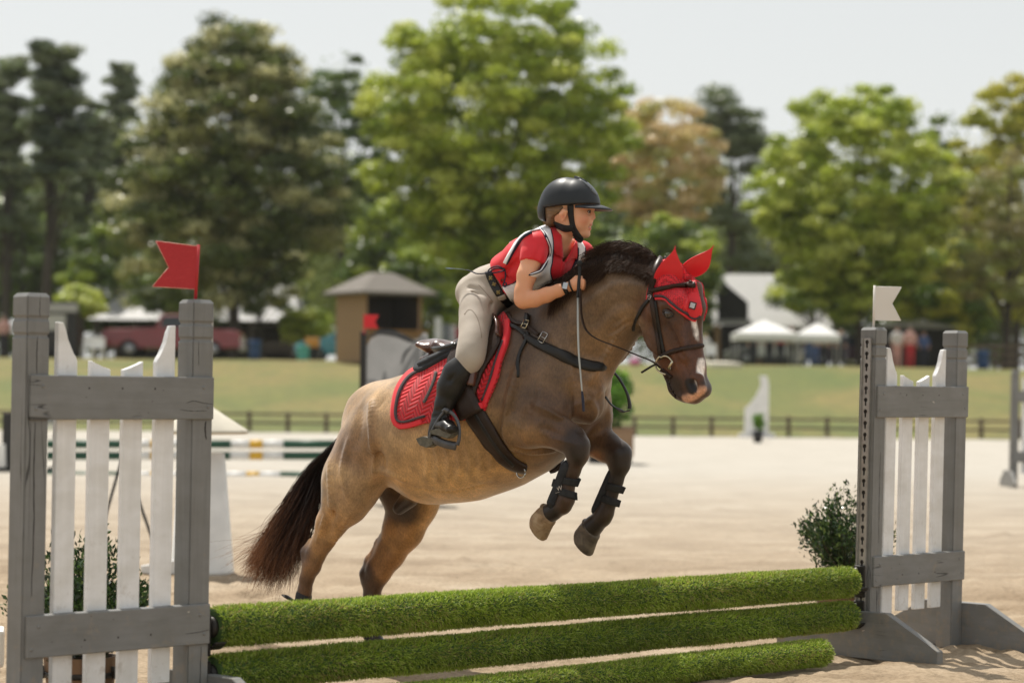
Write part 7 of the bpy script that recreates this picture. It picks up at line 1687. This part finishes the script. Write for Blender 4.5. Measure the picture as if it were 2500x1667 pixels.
# belt
strap('belt', [(1194, 664, 18), (1201, 684, 20), (1212, 705, 21), (1223, 722, 20), (1236, 736, 19), (1248, 746, 17)], 20, M['leather_black'], rr_, bvh=BR_BVH, off=.008, step=4)
strap('belt_loop', [(1214, 728), (1222, 725), (1233, 720)], 9, M['breeches'], rr_, bvh=BR_BVH, off=.013, step=3)
gold = C_('belt_gold', (.55, .42, .16), .35, metal=.8)
for (x, y) in ((1199, 679), (1206, 697), (1218, 713)):
    q, n_ = cast(x, y, BR_BVH); c = q + n_ * .0125; ex = (HL.d - n_ * HL.d.dot(n_)).normalized(); ey = n_.cross(ex); bm = bmesh.new()
    for sx in (-1, 1):
        for k in range(2): cc_ = c + ex * sx * .0042 + ey * (k * 2 - 1) * .0045; add_tube(bm, [cc_ + ex * .003 * math.cos(t) + ey * .003 * math.sin(t) for t in np.linspace(0, 6.28, 9)], .0009, 4, cap=False)
    add_tube(bm, [c - ex * .005 - ey * .005, c + ex * .005 + ey * .005], .0012, 4); add_tube(bm, [c + ex * .005 - ey * .005, c - ex * .005 + ey * .005], .0012, 4)
    bm_obj('belt_emblem', bm, gold, rr_, True)
# boots
def boot(f):
    chain(f, HL, [(1143, 878, 26, .32, None), (1116, 913, 34.5, .335, None), (1100, 945, 32, .345, None), (1085, 985, 22, .36, None), (1077, 1012, 21, .367, None)], .02)
    chain(f, HL, [(1074, 1022, 20.5, .37, None), (1066, 1050, 18, .375, None), (1060, 1062, 15, .375, .030)], .015)
    chain(f, HL, [(1072, 1038, 19, .372, .034), (1092, 1040, 15, .41, .036), (1103, 1047, 12, .435, .034)], .015)
    for (a, b, r_) in (((1062, 1004, .40), (1094, 996, .395), .004), ((1058, 1016, .40), (1092, 1008, .40), .004), ((1120, 900, .395), (1098, 930, .39), .005)):
        f.seg(HL.hit(*a)[0], HL.hit(*b)[0], r_, r_, .9, .9, .012, op='sub')
fb_ = Field(ar(u0 - .84, u0 + .02, .0055), ar(.20, .52, .0055), ar(z0_ - 1.08, z0_ - .52, .0055)); boot(fb_)
pa_ = HL.hit(1114, 851, .33)[0]; pb2 = HL.hit(1158, 894, .33)[0]; nn_ = pb2 - pa_; nn_ = np.array([-nn_[2], 0, nn_[0]]); nn_ = nn_ if nn_[2] > 0 else -nn_
fb_.plane((pa_ + pb2) / 2, nn_)
V, Fc = fb_.mesh(); V = relax(V, Fc, 3, .45)
bt1 = link_mesh('tall_boot', np_mesh('tall_boot', HL.W(V), Fc), M['leather_black'], rr_)
V2 = V.copy(); V2[:, 1] *= -1; link_mesh('tall_boot', np_mesh('tall_boot', HL.W(V2), Fc[:, ::-1]), M['leather_black'], rr_)
M['sole'] = plain('ribbed_grey_sole', (.16, .145, .11), (.11, .10, .075), 60, .8, 0, .8, 300)
def sole_block(pts, v0, v1, th, nm):
    A = [HL.hit(x, y, v0)[0] for x, y in pts]; bm = bmesh.new()
    for s_ in (1,):
        a = [bm.verts.new(HL.w(p[0], v0, p[2])) for p in A]; b = [bm.verts.new(HL.w(p[0] + .012, v1, p[2])) for p in A]; n = len(A); bm.faces.new(a); bm.faces.new(b[::-1])
        for i in range(n): bm.faces.new([a[i], b[i], b[(i + 1) % n], a[(i + 1) % n]])
        bmesh.ops.bevel(bm, geom=list(bm.edges), offset=.0025, segments=2, affect='EDGES')
    bm_obj(nm, bm, M['sole'], bt1)
sole_block([(1031, 1070), (1040, 1086), (1058, 1092), (1072, 1086), (1074, 1072), (1048, 1064)], .345, .405, 0, 'heel')
sole_block([(1062, 1050), (1078, 1046), (1104, 1044), (1119, 1050), (1118, 1062), (1106, 1070), (1082, 1062), (1066, 1058)], .385, .440, 0, 'sole')
# helmet
M['helmet'] = plain('matte_black_helmet', (.010, .012, .014), (.013, .015, .017), 4, .42, 0, .02, 200, spec=.45)
Hres = .0034
fh = Field(ar(u0 - .20, u0 + .22, Hres), ar(-.14, .14, Hres), ar(z0_ - .10, z0_ + .20, Hres))
hchain(fh, [(1384, 502, 69, 0, .095), (1400, 503, 67, 0, .094)], .02); hchain(fh, [(1345, 520, 30, 0, .06)], .03)
fs = fh.f.copy()
rimA = RHtoHL(RH.hit(1462, 500, 0)[0]); rimB = RHtoHL(RH.hit(1350, 509, 0)[0]); dn = rimB - rimA; nrm_ = np.array([dn[2], 0, -dn[0]]); nrm_ = nrm_ if nrm_[2] < 0 else -nrm_
fh.plane(rimA, nrm_, .006)
fshell = fh.f.copy()
# back of the helmet drops lower behind the ears
bk = Field(*fh.ax); bk.f = fs.copy(); pB = RHtoHL(RH.hit(1356, 500, 0)[0]); bk.plane(pB, [1, 0, -.15], .01); pC = RHtoHL(RH.hit(1330, 540, 0)[0]); bk.plane(pC, [-.25, 0, -1], .01)
fh.f = np.minimum(fshell, bk.f)
V, Fc = fh.mesh(); V = relax(V, Fc, 3, .5); hm = link_mesh('helmet', np_mesh('helmet', HL.W(V), Fc), M['helmet'], rr_)
HEL_BVH = BVHTree.FromPolygons([Vector(p) for p in HL.W(V)], [tuple(int(i) for i in q) for q in Fc])
# brim
bm = bmesh.new(); rows = []
for i in range(5):
    f_r = i / 4; row = []
    for k in range(25):
        an = -1.15 + 2.3 * k / 24; rad0 = .118; ex_ = .056 * (math.cos(an * 1.30) ** .6 if abs(an) < 1.15 else 0); rad = rad0 + ex_ * f_r
        cpx = RH.hit(1396, 502, 0)[0]; p = RH.w(cpx[0] + rad * math.cos(an) * 1.0 - .004, rad * math.sin(an) * .80, RH.hit(1396, 501, 0)[0][2] - .001 + .006 * (1 - abs(an)) - .020 * f_r ** 1.3 * math.cos(an) - .004)
        row.append(p)
    rows.append(row)
top = [[bm.verts.new(p) for p in r] for r in rows]; botv = [[bm.verts.new(p - Vector((0, 0, .0045))) for p in r] for r in rows]
for i in range(4):
    for k in range(24):
        bm.faces.new([top[i][k], top[i + 1][k], top[i + 1][k + 1], top[i][k + 1]]); bm.faces.new([botv[i][k], botv[i][k + 1], botv[i + 1][k + 1], botv[i + 1][k]])
for k in range(24): bm.faces.new([top[4][k], botv[4][k], botv[4][k + 1], top[4][k + 1]]); bm.faces.new([top[0][k], top[0][k + 1], botv[0][k + 1], botv[0][k]])
for i in range(4): bm.faces.new([top[i][0], botv[i][0], botv[i + 1][0], top[i + 1][0]]); bm.faces.new([top[i][24], top[i + 1][24], botv[i + 1][24], botv[i][24]])
bm_obj('brim', bm, M['helmet'], hm, True)
M['helmet_trim'] = plain('grey_helmet_vent_strip', (.10, .11, .12), (.08, .085, .09), 20, .3)
strap('vent_strip', [(1402, 432, 3), (1418, 438, 5), (1436, 452, 7), (1450, 468, 7), (1457, 476, 4)], 6, M['helmet_trim'], hm, bvh=HEL_BVH, off=.0025, step=3)
for (x, y) in ((1430, 453), (1437, 458), (1443, 463)):
    q, n_ = cast(x, y, HEL_BVH); bm = bmesh.new(); add_ball(bm, q + n_ * .003, .0022); bm_obj('vent_hole', bm, M['black_iron'], hm, True)
# harness and hair
HB = BODY_BVH
strap('harness', [(1393, 500, 15), (1394, 520, 14), (1396, 540, 13), (1400, 556, 13), (1408, 570, 13), (1417, 582, 12)], 13, M['webbing'], hm, bvh=HB, off=.006, step=3)
strap('harness', [(1332, 535, 12), (1345, 544, 14), (1362, 552, 15), (1380, 557, 14), (1400, 556, 12)], 13, M['webbing'], hm, bvh=HB, off=.008, step=3)
strap('chin_pad', [(1404, 566, 12), (1413, 578, 14), (1421, 586, 10)], 13, M['webbing'], hm, bvh=HB, off=.009, step=3)
HAIRC = np.array(srgb(150, 112, 70))
fh2 = Field(ar(u0 - .16, u0 + .02, .004), ar(-.12, .12, .004), ar(z0_ - .12, z0_ + .02, .004)); hchain(fh2, [(1352, 515, 27, 0, .066), (1350, 530, 20, 0, .052), (1346, 541, 13, 0, .035)], .02); hchain(fh2, [(1366, 508, 12, .062, .012), (1350, 516, 12, .058, .014)], .02)
V, Fc = fh2.mesh(); M['rider_hair'] = plain('light_brown_hair', (.22, .13, .06), (.12, .07, .035), 40, .5, stretch=(1, 1, 6)); link_mesh('hair', np_mesh('hair', HL.W(V), Fc), M['rider_hair'], rr_)
def wisp(s, t):
    a = (1366 - 10 * t, 510 + 14 * t); b = (1340, 512 + 12 * t)
    if t > .7: e = (1303 + 20 * s, 503 + 12 * s)
    else: e = (1328 + 10 * s, 545 + 10 * s)
    return [lp(a[0], a[1], .075), lp(b[0], b[1], .075), lp((b[0] + e[0]) / 2 - 4, (b[1] + e[1]) / 2 + 2, .06), lp(e[0], e[1], .05)]
strands('hair_wisps', wisp, None, None, 90, M['hair'], rr_, lambda u, s, t, r: HAIRC * (.7 + .7 * r), .0007, 7, .003, .003)
# watch, wristband, race number ribbon, ties
def wrist(x, y, r, w, mt, nm, v=.165, ang=-.35):
    c = HL.w(*HL.hit(x, y, v)[0]); ax = (HL.w(*HL.hit(1388, 700, .155)[0]) - HL.w(*HL.hit(1365, 709, .17)[0])).normalized(); bm = bmesh.new(); x_ = ax.orthogonal().normalized(); y_ = ax.cross(x_); seg = 24
    rings = [[bm.verts.new(c + ax * a + (x_ * math.cos(t) + y_ * math.sin(t)) * rr) for t in np.linspace(0, 2 * math.pi, seg, endpoint=False)] for a, rr in ((-w, r * .95), (-w, r), (w, r), (w, r * .95))]
    for i in range(3):
        for k in range(seg): bm.faces.new([rings[i][k], rings[i][(k + 1) % seg], rings[i + 1][(k + 1) % seg], rings[i + 1][k]])
    return bm_obj(nm, bm, mt, rr_, True), c, ax
wrist(1381, 703.5, .0255, .0085, M['leather_black'], 'watch_strap', .159); wrist(1395, 699, .0245, .0035, M['leather_black'], 'wristband', .152)
q, n_ = cast(1380, 699, BODY_BVH); bm = bmesh.new(); ax = (HL.d - n_ * HL.d.dot(n_)).normalized(); add_box(bm, Frame(q + n_ * .004, ax, n_, ax.cross(n_)), -.010, .010, -.002, .004, -.014, .014, .003, 2); bm_obj('watch', bm, M['bright_steel'], rr_)
M['ribbon_blue'] = plain('blue_grey_ribbon', (.22, .34, .52), (.05, .08, .18), 30, .6)
tube_px('tie_cord', [(1233, 658, .14), (1210, 655, .15), (1190, 666, .16), (1165, 668, .17), (1152, 663, .17), (1138, 659, .17)], .0028, M['navy'], rr_, 6)
tube_px('tie_cord', [(1233, 658, .14), (1215, 650, .15), (1198, 655, .16), (1192, 664, .16), (1208, 666, .16), (1233, 660, .15)], .0028, M['navy'], rr_, 6)
tube_px('tie_cord', [(1233, 660, .14), (1234, 675, .15), (1231, 688, .155), (1228, 697, .155), (1234, 700, .155), (1236, 692, .155), (1231, 690, .155)], .0028, M['navy'], rr_, 6)
tube_px('tie_ribbon', [(1140, 659, .17), (1122, 657, .17), (1108, 656, .17), (1090, 655, .17)], [.002, .003, .004, .006], M['ribbon_blue'], rr_, 6, (1.0, .3))
m, nt, b = mat_new('checked_ribbon'); ch = nt.nodes.new('ShaderNodeTexChecker'); ch.inputs['Scale'].default_value = 170; ch.inputs[1].default_value = (.75, .74, .76, 1); ch.inputs[2].default_value = (.12, .12, .2, 1); nt.links.new(coords(nt, 'Object'), ch.inputs[0]); nt.links.new(ch.outputs[0], b.inputs[0]); b.inputs['Roughness'].default_value = .7
bm = bmesh.new()
for (cx_, cy_, r_, sq) in ((1252, 605, .018, (.7, .5, 1.1)), (1262, 594, .015, (.9, .5, .8)), (1249, 596, .012, (.8, .5, 1))): add_ball(bm, HL.w(*HL.hit(cx_, cy_, .03)[0]), r_, sq)
for v_ in bm.verts: v_.co += Vector(RNG.normal(size=3) * .0018)
bm_obj('checked_bow', bm, m, rr_)
# whip
wr = thing('riding_whip', HL.w(*HL.hit(1412, 780, .19)[0]), 'thin riding whip with pale shaft and dark tip hanging from the hand', 'whip')
bm = bmesh.new(); add_ball(bm, HL.w(*HL.hit(1415, 643, .15)[0]), .0125); bm_obj('knob', bm, M['webbing'], wr, True)
tube_px('grip', [(1415, 646, .15), (1415, 665, .155), (1413, 692, .165), (1411, 727, .18)], .0068, M['webbing'], wr, 10)
tube_px('shaft', [(1411, 727, .18), (1411, 790, .22), (1413, 860, .255), (1418, 920, .27), (1421, 955, .275)], [.0045, .0045, .0040, .0034, .003], C_('pale_shaft', (.42, .43, .40), .35), wr, 8)
tube_px('tip', [(1421, 955, .275), (1423, 975, .277), (1425, 1004, .278)], [.005, .0085, .007], M['navy'], wr, 8, (1, .5))
